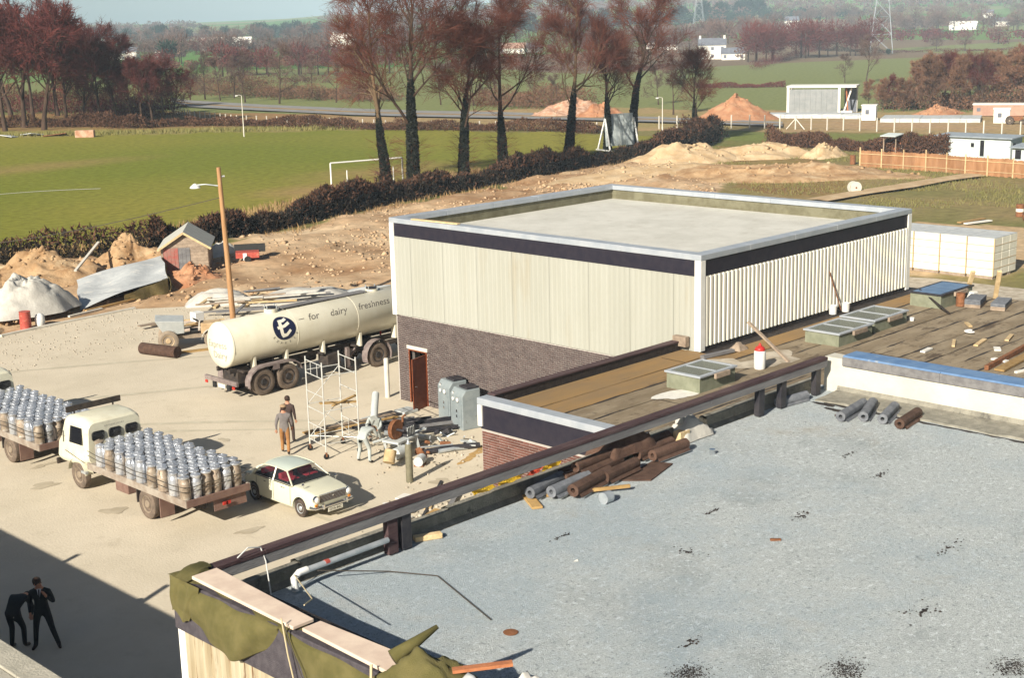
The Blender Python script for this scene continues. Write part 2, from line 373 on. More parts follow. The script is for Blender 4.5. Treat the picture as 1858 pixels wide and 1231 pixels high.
mat('yard_stain', (0.40,0.345,0.255), (0.47,0.41,0.31), 2.0, 0.95)

def weather(name, layers):
    """further layers of worn colour on a material that stands still: (colour, scale, threshold, softness, strength)"""
    m = MATS[name]; n = m.node_tree.nodes; l = m.node_tree.links; b = n['Principled BSDF']; src = b.inputs['Base Color'].links[0].from_socket
    tc = n.new('ShaderNodeTexCoord')
    for c, sc, th, w_, st_ in layers:
        no = n.new('ShaderNodeTexNoise'); no.inputs['Scale'].default_value = sc; no.inputs['Detail'].default_value = 7; no.inputs['Roughness'].default_value = 0.7; l.new(tc.outputs['Object'], no.inputs['Vector'])
        mr = n.new('ShaderNodeMapRange'); mr.inputs['From Min'].default_value = th; mr.inputs['From Max'].default_value = th+w_; mr.inputs['To Max'].default_value = st_; l.new(no.outputs['Fac'], mr.inputs['Value'])
        mx = n.new('ShaderNodeMix'); mx.data_type = 'RGBA'; mx.inputs['B'].default_value = L(c); l.new(mr.outputs[0], mx.inputs['Factor']); l.new(src, mx.inputs['A']); src = mx.outputs['Result']
    l.new(src, b.inputs['Base Color'])
weather('gravel', [((0.17,0.20,0.225), 11.0, 0.55, 0.07, 0.65), ((0.74,0.79,0.81), 8.0, 0.55, 0.07, 0.8), ((0.09,0.10,0.11), 1.6, 0.66, 0.07, 0.75), ((0.33,0.42,0.49), 0.25, 0.47, 0.15, 0.5), ((0.43,0.38,0.30), 0.4, 0.60, 0.12, 0.4)])
weather('concrete_yard', [((0.43,0.37,0.275), 1.1, 0.56, 0.14, 0.5), ((0.64,0.575,0.46), 3.5, 0.55, 0.15, 0.5), ((0.30,0.25,0.185), 2.3, 0.69, 0.05, 0.6)])
weather('cream_sheet', [((0.30,0.26,0.19), 0.9, 0.60, 0.12, 0.35)])
weather('lorry_cream', [((0.40,0.33,0.23), 2.2, 0.55, 0.2, 0.45)])
weather('tank_cream', [((0.50,0.43,0.31), 1.3, 0.55, 0.2, 0.4)])
weather('roof_chippings', [((0.42,0.40,0.34), 1.7, 0.55, 0.15, 0.45), ((0.70,0.69,0.64), 7.0, 0.56, 0.12, 0.4)])
weather('felt_roof', [((0.085,0.062,0.042), 3.0, 0.55, 0.1, 0.6), ((0.42,0.36,0.27), 2.1, 0.60, 0.1, 0.5)])
# ================================================================ THE LAND
def land_z(x, y):
    x = np.asarray(x, float); y = np.asarray(y, float)
    r = np.hypot(x, y); f_ = x*math.sin(yaw)+y*math.cos(yaw); s_ = x*math.cos(yaw)-y*math.sin(yaw)
    t = np.clip((s_/np.maximum(np.abs(f_), 1.0))/0.38*0.5+0.5, 0, 1)
    left = np.interp(r, [0, 700, 1100, 1600, 2300, 3000, 4600], [0, 0, 0, 4, 20, 30, 22])
    right = np.interp(r, [0, 600, 900, 1300, 2000, 2800, 4600], [0, 0, 5, 15, 44, 90, 90])
    w = sstep(0.18, 0.85, t)
    z = left*(1-w)+right*w
    z = z + (fbm(x, y, 420, 3, 3)-0.5)*np.clip((r-500)/1200, 0, 1)*14
    return z
HEDGE = [(-60,112),(10,95),(37,86),(48,80.5),(60,83.5),(74,88),(97,91),(112,93.5),(128,96.5)]
POLY_PITCH = HEDGE+[(139,104),(131,151),(92,192),(40,250),(-80,260)]
POLY_SOIL = [(-30,60),(29.5,63),(37,64),(50,57),(47,30),(58,36),(75,50),(90,64),(100,74),(112,84),(128,94),(97,89.5),(74,86.5),(60,82),(48,79),(37,84.5),(10,93),(-40,106)]
POLY_DEAD = [(132.88, 96.71, -0.00)[:2], (130.86, 86.25, 0.00)[:2], (108.78, 63.59, 0.00)[:2], (99.05, 59.89, 0.00)[:2], (97.33, 65.15, 0.00)[:2], (99.27, 72.20, 0.00)[:2]]
POLY_STRIP = [(89.34, 50.33, 0.00)[:2], (90.05, 46.40, 0.00)[:2], (88.91, 38.71, 0.00)[:2], (75.03, 31.89, -0.00)[:2], (69.62, 39.09, 0.00)[:2]]
POLY_GREEN = [(147.97, 109.48, 0.00)[:2], (157.83, 69.42, 0.00)[:2], (150.50, 64.91, 0.00)[:2], (138.39, 102.38, 0.00)[:2]]
POLY_LONG = [(131,151),(92,192),(40,250),(48,262),(100,203),(140,158)]
POLY_SITE = [(139.20, 182.73, 0.00)[:2], (131.54, 154.50, 0.00)[:2], (145.40, 118.52, 0.00)[:2], (161.21, 69.60, 0.00)[:2], (196.96, 85.24, 0.00)[:2], (179.90, 153.82, 0.00)[:2], (166.06, 171.69, 0.00)[:2]]
POLY_BROWN = [(92,193),(131,152),(150,160),(146,190),(140,232),(60,300)]
POLY_YARD = [(-90,-70),(50,-70),(50,30),(47,40.5),(50,48),(62,51),(61,56),(44,60),(37.4,65.2),(29.5,64.4),(-90,68)]
def axis(lo, hi, a, b, st, g=1.055):
    c = list(np.arange(a, b, st)); s = st
    while c[-1] < hi: s *= g; c.append(c[-1]+s)
    s = st
    while c[0] > lo: s *= 1.18; c.insert(0, c[0]-s)
    return np.array(c)
GX = axis(-1200, 4600, 22, 150, 0.62); GY = axis(-1200, 4600, 40, 130, 0.62)
XX, YY = np.meshgrid(GX, GY, indexing='ij')
jx = XX+(fbm(XX, YY, 7, 21, 3)-0.5)*7; jy = YY+(fbm(XX, YY, 7, 31, 3)-0.5)*7
soil_m = inpoly(jx, jy, POLY_SOIL) | inpoly(jx, jy, POLY_STRIP)
def yard_dist_mask(x, y):     # 1 well off the yard and the buildings, 0 on them
    k = inpoly(x, y, POLY_YARD) | ((x > -90) & (x < 71) & (y > -70) & (y < 41))
    for dx, dy in ((1.6,0),(-1.6,0),(0,1.6),(0,-1.6)): k |= inpoly(x+dx, y+dy, POLY_YARD)
    return 1.0-k
offm = yard_dist_mask(XX, YY)*sstep(2.6, 4.5, np.hypot(XX-45.8, YY-74.6))
def soil_bump(x, y):
    v = y-0.16*x; w_ = fbm(x, y, 9, 43, 3)
    return (fbm(x, y, 5.5, 41, 5)-0.42)*1.3 + 0.16*np.sin(6.283*v/1.9+9*w_)*sstep(.35,.6,fbm(x, y, 13, 45, 2)) + 0.30*(np.abs(fbm(x, y, 2.2, 47, 3)-0.5)*2)
ZZ = land_z(XX, YY) + np.where(inpoly(XX, YY, POLY_SOIL), soil_bump(XX, YY)*0.8, 0)*offm
ZZ += (fbm(XX, YY, 9, 51, 3)-0.5)*0.35*offm*(np.hypot(XX, YY) < 400)*(~inpoly(XX, YY, POLY_PITCH))
ZZ = np.where(offm < 0.5, np.minimum(ZZ, 0.0), np.maximum(ZZ, -0.02+0*ZZ))
colr = np.zeros(XX.shape+(3,)); farm = (np.hypot(XX, YY) > 215).astype(float)
n1 = fbm(XX, YY, 14, 61, 4)[..., None]; n2 = fbm(XX, YY, 4, 71, 3)[..., None]; n3 = fbm(XX, YY, 33, 81, 3)[..., None]
def pal(a, b, t): return np.array(a)*(1-t)+np.array(b)*t
colr[:] = pal((0.13,0.155,0.038), (0.27,0.20,0.095), np.clip(n1*1.6-0.35+0.5*(n2-0.5), 0, 1))          # rough grass
def setc(poly, c):
    m_ = inpoly(jx, jy, poly); colr[m_] = (c*np.ones(colr.shape))[m_]; farm[m_] = 0
far_n = (np.hypot(XX, YY) <= 215) | False
setc(POLY_BROWN, pal((0.30,0.17,0.08), (0.24,0.18,0.07), n1))
setc(POLY_SITE, pal((0.40,0.26,0.15), (0.30,0.24,0.10), np.clip(n1*1.5-0.2,0,1)))
setc(POLY_LONG, pal((0.22,0.21,0.05), (0.27,0.22,0.085), n2))
setc(POLY_GREEN, pal((0.155,0.19,0.045), (0.19,0.19,0.06), n1))
pit = pal((0.165,0.185,0.026), (0.235,0.215,0.040), np.clip(n3*2-0.5,0,1)); 
worn = np.clip(1-np.hypot((XX-78)/9, (YY-101)/6), 0, 1)[...,None]*1.2 + np.clip(1-np.hypot((XX-66)/26, (YY-146)/7), 0, 1)[...,None]*0.9 + np.clip(1-np.hypot((XX-92)/14, (YY-108)/8), 0, 1)[...,None]*0.8
pit = pit*(1-np.clip(worn*(0.4+n2),0,0.75)) + np.array((0.33,0.21,0.10))*np.clip(worn*(0.4+n2),0,0.75)
setc(POLY_PITCH, pit)
bank = [(x_, y_) for x_, y_ in HEDGE]+[(x_+1.0, y_+5.5) for x_, y_ in HEDGE[::-1]]
setc(bank, pal((0.20,0.125,0.055), (0.17,0.16,0.05), n2))
setc(POLY_SOIL, pal((0.30,0.165,0.08), (0.66,0.50,0.325), np.clip(n1*1.1+1.3*(fbm(XX, YY, 2.4, 77, 4)[..., None]-0.5)-0.02, 0, 1)))
setc(POLY_STRIP, pal((0.42,0.27,0.13), (0.52,0.40,0.26), n2))
setc(POLY_DEAD, pal((0.22,0.125,0.06), (0.26,0.20,0.075), np.clip(n2*1.4-0.2,0,1)))
nI, nJ = XX.shape
V = np.stack([XX, YY, ZZ], -1).reshape(-1, 3)
ii, jj = np.meshgrid(np.arange(nI-1), np.arange(nJ-1), indexing='ij'); a_ = (ii*nJ+jj).ravel()
terrain = np_mesh('terrain', V, np.stack([a_, a_+nJ, a_+nJ+1, a_+1], 1), None, smooth=True)
terrain['kind'] = 'structure'
at_ = terrain.data.color_attributes.new('ground_colour', 'FLOAT_COLOR', 'POINT')
at_.data.foreach_set('color', np.concatenate([colr, farm[..., None]], -1).astype(np.float32).ravel())
def terrain_mat():
    m = bpy.data.materials.new('terrain_ground'); m.use_nodes = True; n = m.node_tree.nodes; l = m.node_tree.links
    b = n['Principled BSDF']; b.inputs['Roughness'].default_value = 0.97; b.inputs['Specular IOR Level'].default_value = 0.1
    at = n.new('ShaderNodeAttribute'); at.attribute_name = 'ground_colour'
    tc = n.new('ShaderNodeTexCoord')
    def noise(sc, det=6, vec=None):
        k = n.new('ShaderNodeTexNoise'); k.inputs['Scale'].default_value = sc; k.inputs['Detail'].default_value = det; k.inputs['Roughness'].default_value = 0.65
        l.new(vec or tc.outputs['Object'], k.inputs['Vector']); return k
    warp = noise(0.006, 3); vm = n.new('ShaderNodeVectorMath'); vm.operation = 'MULTIPLY_ADD'; vm.inputs[1].default_value = (90,90,0)
    l.new(warp.outputs['Color'], vm.inputs[0]); l.new(tc.outputs['Object'], vm.inputs[2])
    vo = n.new('ShaderNodeTexVoronoi'); vo.inputs['Scale'].default_value = 0.0062; vo.voronoi_dimensions = '2D'; l.new(vm.outputs[0], vo.inputs['Vector'])
    sp = n.new('ShaderNodeSeparateColor'); l.new(vo.outputs['Color'], sp.inputs[0])
    cr = n.new('ShaderNodeValToRGB'); cr.color_ramp.interpolation = 'CONSTANT'
    for p_, c in ((0.0,(0.11,0.215,0.045)),(0.30,(0.13,0.205,0.055)),(0.52,(0.19,0.21,0.08)),(0.64,(0.09,0.185,0.04)),(0.84,(0.24,0.20,0.11)),(0.93,(0.19,0.14,0.09))):
        e = cr.color_ramp.elements.new(p_) if p_ not in (0.0,) else cr.color_ramp.elements[0]
        e.position = p_; e.color = L(c)
    cr.color_ramp.elements.remove(cr.color_ramp.elements[-1])
    l.new(sp.outputs[0], cr.inputs['Fac'])
    mx = n.new('ShaderNodeMix'); mx.data_type = 'RGBA'; l.new(at.outputs['Alpha'], mx.inputs['Factor'])
    l.new(at.outputs['Color'], mx.inputs['A']); l.new(cr.outputs['Color'], mx.inputs['B'])
    fine = noise(1.3, 8); mr = n.new('ShaderNodeMapRange'); mr.inputs['From Min'].default_value = 0.25; mr.inputs['From Max'].default_value = 0.75
    mr.inputs['To Min'].default_value = 0.62; mr.inputs['To Max'].default_value = 1.32; l.new(fine.outputs['Fac'], mr.inputs['Value'])
    hs = n.new('ShaderNodeHueSaturation'); l.new(mr.outputs[0], hs.inputs['Value']); l.new(mx.outputs['Result'], hs.inputs['Color'])
    l.new(hs.outputs['Color'], b.inputs['Base Color'])
    nb = noise(5.0, 9); bp = n.new('ShaderNodeBump'); bp.inputs['Strength'].default_value = 0.45; bp.inputs['Distance'].default_value = 0.06
    l.new(nb.outputs['Fac'], bp.inputs['Height']); l.new(bp.outputs[0], b.inputs['Normal'])
    return m
terrain.data.materials.append(terrain_mat())
def gz(x, y): 
    b = soil_bump(np.array([x]), np.array([y]))[0]*0.8 if inpoly(np.array([x]), np.array([y]), POLY_SOIL)[0] and yard_dist_mask(np.array([x]), np.array([y]))[0] > 0.5 else 0
    return float(max(land_z(x, y)+b, -0.02))

# yard, paths, road
def sheet(name, poly, z, m, th=0.0):
    b = MB(); n = len(poly); b.add([(x, y, z) for x, y in poly], [tuple(range(n))])
    o = b.build(name, m); tag(o, kind='structure'); return o
yard = sheet('yard', POLY_YARD, 0.012, 'concrete_yard')
kerb = MB()
for a, b_ in zip([(29.5,64.4),(31.5,64.7)], [(31.5,64.7),(37.4,65.2)]): kerb.bar((a[0],a[1],0.05), (b_[0],b_[1],0.05), 0.15, 0.14)
tag(kerb.build('kerb', 'concrete_post'), kind='structure')
path_pts = [((94.53, 59.12, 0.00)), ((100.64, 58.79, 0.00)), ((106.53, 58.06, 0.00)), ((111.94, 57.86, 0.00)), ((117.54, 57.05, 0.00))]
pb = MB(); rows = []
for i, p in enumerate(path_pts):
    q = Vector(path_pts[min(i+1, 4)])-Vector(path_pts[max(i-1, 0)]); q.normalize(); nx = Vector((-q.y, q.x, 0))*(1.0+0.2*R.random())
    rows.append([Vector(p)+nx+Vector((0,0,0.22)), Vector(p)+nx*0.3+Vector((0,0,0.27)), Vector(p)-nx*0.4+Vector((0,0,0.27)), Vector(p)-nx+Vector((0,0,0.22))])
tag(pb.grid(rows).build('path', 'sand_pale', smooth=True), kind='structure')
strip_path = sheet('concrete_path', [(69.18, 40.25, -0.00)[:2], (70.37, 36.11, -0.00)[:2], (70.43, 30.48, 0.00)[:2], (67.15, 29.01, 0.00)[:2], (66.83, 38.86, 0.00)[:2]], 0.03, 'rubble')
road_pts = [(157.22, 252.58, 0.00), (147.55, 230.43, 0.00), (146.71, 205.28, 0.00), (146.11, 179.89, 0.00), (148.35, 166.05, 0.00), (151.97, 149.90, 0.00), (154.46, 134.21, 0.00), (155.84, 124.01, 0.00), (157.12, 103.62, 0.00)]
road_l = [(164.92, 264.85, -0.00), (161.48, 251.99, 0.00), (158.39, 221.50, -0.00), (157.89, 194.30, 0.00), (158.83, 177.73, 0.00), (162.26, 160.01, 0.00), (163.48, 142.03, 0.00), (163.73, 130.29, 0.00), (163.66, 107.95, 0.00)]
rb = MB(); mk = MB(); mk2 = MB()
rb.grid([[Vector(a)+Vector((0,0,0.25)), Vector(b_)+Vector((0,0,0.25))] for a, b_ in zip(road_pts, road_l)])
tag(rb.build('road', 'asphalt'), kind='structure')
def between(t, w, z): return [[Vector(a).lerp(Vector(b_), t-w)+Vector((0,0,z)), Vector(a).lerp(Vector(b_), t+w)+Vector((0,0,z))] for a, b_ in zip(road_pts, road_l)]
tag(mk.grid(between(0.45, 0.09, 0.262)).build('road_verge', 'dry_grass'), kind='structure')

for i, (x0, y0, x1, y1, bend) in enumerate(((8,55,31,38,2.0),(9.5,55,32.5,38,2.0),(12,44,26,62,-2.5),(13.6,43.5,27.6,61.5,-2.5),(16,62,40,48,1.2),(24,30.5,19,60,1.5),(25.4,30.5,20.4,60,1.5),(20,56,33,47,-1.0))):
    P = []
    for k in range(25):
        t = k/24; x = lin(x0,x1,t)+bend*math.sin(math.pi*t); y = lin(y0,y1,t)+bend*.5*math.sin(math.pi*t); d = Vector((x1-x0,y1-y0,0)).normalized(); nrm = Vector((-d.y,d.x,0)); w_ = .13*(0.6+0.8*R.random())
        P.append([Vector((x,y,0.0165+0.0005*i))-nrm*w_, Vector((x,y,0.0165+0.0005*i))+nrm*w_])
    tag(MB().grid(P).build('tyre_track','tyre_mark'), kind='structure')

P = [[(lin(56,66,t)+w_*.09, lin(124,118.5,t)+1.6*math.sin(t*2.5)+w_*.09, 0.05) for w_ in (-1,1)] for t in np.linspace(0,1,30)]
tag(MB().grid(P).build('pitch_line','road_mark'), kind='structure')
# ================================================================ BUILDINGS
def corrugated(y0, y1, z0, z1, pitch, depth, axis, at, sgn):
    """a trapezoid-ribbed sheet running along y (axis 'y', facing -x) or along x (axis 'x', facing -y)"""
    b = MB(); us = []; n = max(1, round((y1-y0)/pitch)); p = (y1-y0)/n
    for k in range(n):
        u = y0+k*p; us += [(u, 0), (u+p*0.30, 0), (u+p*0.44, depth), (u+p*0.86, depth)]
    us.append((y1, 0))
    vs = []
    for u, d in us:
        for z in (z0, z1): vs.append((at-d, u, z) if axis == 'y' else (u, at-d, z))
    fs = [(2*i, 2*i+2, 2*i+3, 2*i+1) for i in range(len(us)-1)]
    b.add(vs, fs); return b
def brick_wall(parent, mname, x, y0, y1, z0, z1, near_first, hole=None, keep=300):
    """bricks in stretcher bond on a wall facing -x; the largest-showing ones are objects, the rest one mass"""
    bl, bh, jn = 0.225, 0.075, 0.015
    mesh = MB().box(0, 0.05, 0.0, bl-jn, 0.0, bh-jn).mesh('brick', mname)
    spots = []; halves = []; rest_h = []
    for r_ in range(int((z1-z0)/bh)):
        off = 0.5*bl if r_ % 2 else 0
        k = 0
        while y0+off+k*bl+bl <= y1+0.02:
            yy = y0+off+k*bl; zz = z0+r_*bh
            if hole and yy+bl > hole[0] and yy < hole[1] and zz < hole[2]:
                if yy+0.05 < hole[0]: rest_h.append((yy, hole[0], zz))
                if yy+bl-0.05 > hole[1]: rest_h.append((hole[1], yy+bl-jn, zz))
            else: spots.append((yy, zz, NR.uniform(-0.004, 0.005)))
            k += 1
        if off: halves += [(y0, z0+r_*bh), (y0+off+k*bl, z0+r_*bh)]
        elif y0+k*bl+0.02 < y1: halves.append((y0+k*bl, z0+r_*bh))
    for yy, zz in halves:
        if yy+0.1 <= y1+0.03 and not (hole and yy+0.11 > hole[0] and yy < hole[1] and zz < hole[2]):
            rest_h.append((yy, yy+0.1005, zz))
    if rest_h:
        b_ = MB()
        for ya, yb, zz in rest_h: b_.box(x-0.012, x+0.04, ya, yb, zz, zz+bh-jn)
        o = b_.build('half_bricks', mname+'_mass', parent); o['kind'] = 'stuff'
    spots.sort(key=near_first); near = spots[:keep]; rest = spots[keep:]
    for yy, zz, d in near:
        o = bpy.data.objects.new('brick', mesh); COL.objects.link(o); o.parent = parent; o.location = (x-0.012-d, yy, zz)
    if rest:
        base = np.array([(0,0,0),(0.05,0,0),(0.05,bl-jn,0),(0,bl-jn,0),(0,0,bh-jn),(0.05,0,bh-jn),(0.05,bl-jn,bh-jn),(0,bl-jn,bh-jn)])
        fq = np.array([(0,3,2,1),(4,5,6,7),(0,1,5,4),(2,3,7,6),(3,0,4,7)])
        P = np.array([(x-0.012-d, yy, zz) for yy, zz, d in rest])
        Vb = base[None]+P[:, None]; Fb = fq[None]+8*np.arange(len(rest))[:, None, None]
        o = np_mesh('brickwork', Vb.reshape(-1, 3), Fb.reshape(-1, 4), mname+'_mass', parent); o['kind'] = 'stuff'
for nm, a, b_ in (('brick_plum_mass', (0.060,0.042,0.042), (0.112,0.080,0.075)), ('brick_red_mass', (0.105,0.044,0.036), (0.175,0.08,0.06))):
    mat(nm, a, b_, 3.3, 0.9, bump=0.3, bscale=70, lo=0.3, hi=0.7)

# ---- the tall ribbed hall
X0, X1, Y0, Y1, HT = 34.5, 47.55, 25.68, 40.38, 7.28
hall = thing('ribbed_hall', 'flat-roofed hall of cream ribbed sheeting on a plum brick base', 'building', (X0, Y0, 0))
def hb(mb, name, m, **k):
    o = mb.build(name, m, None, **k); o.parent = hall; o.matrix_parent_inverse = Matrix.Translation((-X0, -Y0, 0)); return o
door_y0, door_y1, door_h = 38.72, 39.66, 2.12
w = MB()
w.box(X0, X0+0.25, Y0+0.0, door_y0, 0, 3.5); w.box(X0, X0+0.25, door_y1, Y1, 0, 3.5); w.box(X0, X0+0.25, door_y0, door_y1, door_h, 3.5)
w.box(X0, X0+0.25, Y0, Y1, 3.5, 7.0)
w.box(X0+0.25, X1, Y0, Y0+0.25, 0, 7.0); w.box(X1-0.25, X1, Y0+0.25, Y1, 0, 7.0); w.box(X0+0.25, X1-0.25, Y1-0.25, Y1, 0, 7.0)
hb(w, 'wall', 'mortar')
holder = thing('brick_base', None, None); holder.parent = hall; holder.matrix_parent_inverse = Matrix.Translation((-X0, -Y0, 0))
brick_wall(holder, 'brick_plum', X0, 26.6, Y1-0.02, 0.0, 3.5, lambda s: (s[0]-26.6)*0.9+abs(s[1]-2.6)*1.2, (door_y0-0.06, door_y1+0.06, door_h+0.06))
fr = MB(); fr.box(X0-0.03, X0+0.12, door_y0-0.06, door_y0, 0, door_h+0.06); fr.box(X0-0.03, X0+0.12, door_y1, door_y1+0.06, 0, door_h+0.06); fr.box(X0-0.03, X0+0.12, door_y0, door_y1, door_h, door_h+0.06)
hb(fr, 'door_frame', 'door_brown')
hb(MB().box(X0+0.9, X0+1.0, door_y0-0.5, door_y1+0.5, 0, door_h), 'unlit_interior_panel', 'dark_void')  # near-black panel standing in for the unlit inside of the hall
hb(MB().box(X0-0.06, X0+0.02, door_y0-0.12, door_y1+0.12, door_h+0.062, door_h+0.20), 'lintel', 'concrete_post')
dl = MB().box(-0.045, 0, 0, 0.92, 0.02, 2.08)
d_o = hb(dl, 'door', 'door_brown', bevel=0.006); d_o.matrix_parent_inverse = Matrix.Translation((-X0, -Y0, 0)); d_o.location = (X0-0.05, door_y0+0.03, 0); d_o.rotation_euler = (0,0,rad(104))
hd = MB().tube([(-0.07, 0.82, 1.0), (-0.10, 0.82, 1.0), (-0.10, 0.72, 1.0)], 0.012, 6).build('handle', 'chrome', d_o)
ZC0, ZC1 = 3.49, 6.57
n = 16; st = (Y1-Y0-0.24)/n
for k in range(n):           # sheets facing the yard
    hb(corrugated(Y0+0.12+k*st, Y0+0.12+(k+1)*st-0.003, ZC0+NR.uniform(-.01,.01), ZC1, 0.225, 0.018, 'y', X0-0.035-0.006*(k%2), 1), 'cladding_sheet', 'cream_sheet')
n = 14; st = (X1-X0-0.24)/n
for k in range(n):           # sheets facing the low roof
    hb(corrugated(X0+0.12+k*st, X0+0.12+(k+1)*st-0.012, 4.30, ZC1, 0.235, 0.055, 'x', Y0-0.035-0.006*(k%2), 1), 'cladding_sheet', 'cream_sheet_sun_lift')
hb(MB().box(X0+0.12, X1-0.12, Y0-0.05, Y0, 4.16, 4.30), 'flashing', 'bitumen')
hb(MB().box(X0-0.06, X0, Y0+0.11, Y1-0.11, ZC1+0.002, 7.085), 'fascia', 'fascia_dark', bevel=0.01)
hb(MB().box(X0+0.11, X1-0.11, Y0-0.06, Y0, ZC1+0.002, 7.085), 'fascia', 'fascia_dark', bevel=0.01)
for cx, cy, sx, sy in ((X0,Y0,-1,-1),(X0,Y1,-1,1),(X1,Y0,1,-1),(X1,Y1,1,1)):
    b = MB(); z0 = 3.46 if sx < 0 and sy > 0 else 4.17
    b.box(*sorted((cx+sx*0.10, cx-sx*0.15)), *sorted((cy+sy*0.10, cy+sy*0.003)), z0, 7.088)
    b.box(*sorted((cx+sx*0.10, cx+sx*0.003)), *sorted((cy-sy*0.15, cy+sy*0.003)), z0, 7.088)
    hb(b, 'corner_trim', 'white_trim', bevel=0.01)
OV, IN = 0.10, 0.36
cp = [(X0-OV,X1+OV,Y0-OV,Y0+IN),(X0-OV,X1+OV,Y1-IN,Y1+OV),(X0-OV,X0+IN,Y0+IN,Y1-IN),(X1-IN,X1+OV,Y0+IN,Y1-IN)]
for i, (a, b_, c, d) in enumerate(cp):      # coping in lengths with joints
    horiz = i < 2; lo_, hi_ = (a, b_) if horiz else (c, d); n = 5
    for k in range(n):
        u0 = lin(lo_, hi_, k/n)+(0.006 if k else 0); u1 = lin(lo_, hi_, (k+1)/n)
        z1 = HT+NR.uniform(-0.004, 0.006)
        hb(MB().box(*( (u0,u1,c,d) if horiz else (a,b_,u0,u1) ), 7.09, z1), 'coping', 'coping_metal', bevel=0.015)
up = MB(); t = 0.045
up.box(X0+0.25,X1-0.25,Y0+0.25,Y0+0.25+t,6.6,7.088); up.box(X0+0.25,X1-0.25,Y1-0.25-t,Y1-0.25,6.6,7.088)
up.box(X0+0.25,X0+0.25+t,Y0+0.25+t,Y1-0.25-t,6.6,7.088); up.box(X1-0.25-t,X1-0.25,Y0+0.25+t,Y1-0.25-t,6.6,7.088)
hb(up, 'upstand', 'parapet_felt')
hb(MB().box(X0+0.25, X1-0.25, Y0+0.25, Y1-0.25, 6.40, 6.68), 'roof', 'roof_chippings')
for (x, y, l_, w_) in ((X1-3.2, Y0+0.9+0.2, 0.5, .1), (X1-2.3, Y0+.95, .6, .12), (X1-1.6, Y0+.8, .7, .1)):
    hb(MB().box(x, x+l_, y, y+w_, 6.682, 6.70), 'bitumen_patch', 'bitumen')
pk = MB().bar((X0-0.02, Y1-1.2, HT+0.03), (X0+0.12, Y1-3.6, HT+0.03), 0.18, 0.04).build('plank', 'timber_pale')
tag(pk, 'pale plank lying along the coping by the far left corner of the ribbed hall', 'plank')

# ---- the low brown-felted building round its foot
LX0, LX1, LY1, LZ = 25.6, 48.2, 26.52, 4.15
low = thing('low_felted_building', 'low brown-felted flat-roofed building at the foot of the ribbed hall', 'building', (0, 0, 0))
w = MB(); w.box(LX0, LX0+0.25, 17.10, LY1, 0, 3.9); w.box(LX0+0.25, X0-0.01, LY1-0.25, LY1, 0, 3.9); w.box(LX0+0.25, LX1, 17.10, 17.35, 0, 3.9); w.box(LX1-0.25, LX1, 17.35, 25.6, 0, 3.9)
w.box(27.7, LX1, -4, -3.75, 0, 3.9); w.box(LX1-0.25, LX1, -3.75, 17.10, 0, 3.9)
w.build('wall', 'mortar', low)
hb2 = thing('brick_end', None, None); hb2.parent = low
brick_wall(hb2, 'brick_red', LX0, 21.9, LY1-0.02, 0.6, 3.5, lambda s: -s[0]*1.1-s[1]*1.3, None)
MB().box(LX0-0.05, LX0, 21.0, LY1, 3.52, 4.20).build('fascia', 'fascia_dark', low, bevel=0.01)
MB().box(LX0-0.09, LX0+0.32, 20.6, LY1+0.09, 4.205, 4.40).build('coping', 'coping_metal', low, bevel=0.02)
MB().box(LX0-0.10, LX0-0.02, LY1-0.10, LY1+0.06, 3.6, 4.20).build('corner_trim', 'white_trim', low)
MB().box(LX0-0.06, LX0+0.06, 21.25, 21.85, 1.0, 3.5).build('window', 'white_trim', low)
MB().box(LX0-0.07, LX0+0.05, 21.33, 21.77, 1.1, 3.4).build('window_pane', 'glass_dark', low)
b = MB(); b.box(LX0+0.3, X0-0.13, LY1-0.20, LY1, 3.9, 4.42); b.build('upstand', 'bitumen', low, bevel=0.02)
MB().box(LX0+0.3, X0-0.10, LY1-0.24, LY1+0.05, 4.42, 4.46).build('upstand_cap', 'timber_dark', low)
d = MB().box(X0-0.3, X0-0.1, LY1-0.5, LY1+0.02, 4.3, 4.62); d.build('upstand_end', 'timber_weathered', low)
b = MB(); b.box(LX0, LX1, 17.10, LY1-0.2, 3.9, LZ-0.02); b.box(27.7, LX1, -4, 17.10, 3.9, LZ-0.02); b.build('roof_deck', 'bitumen', low)
y = -3.9; k = 0
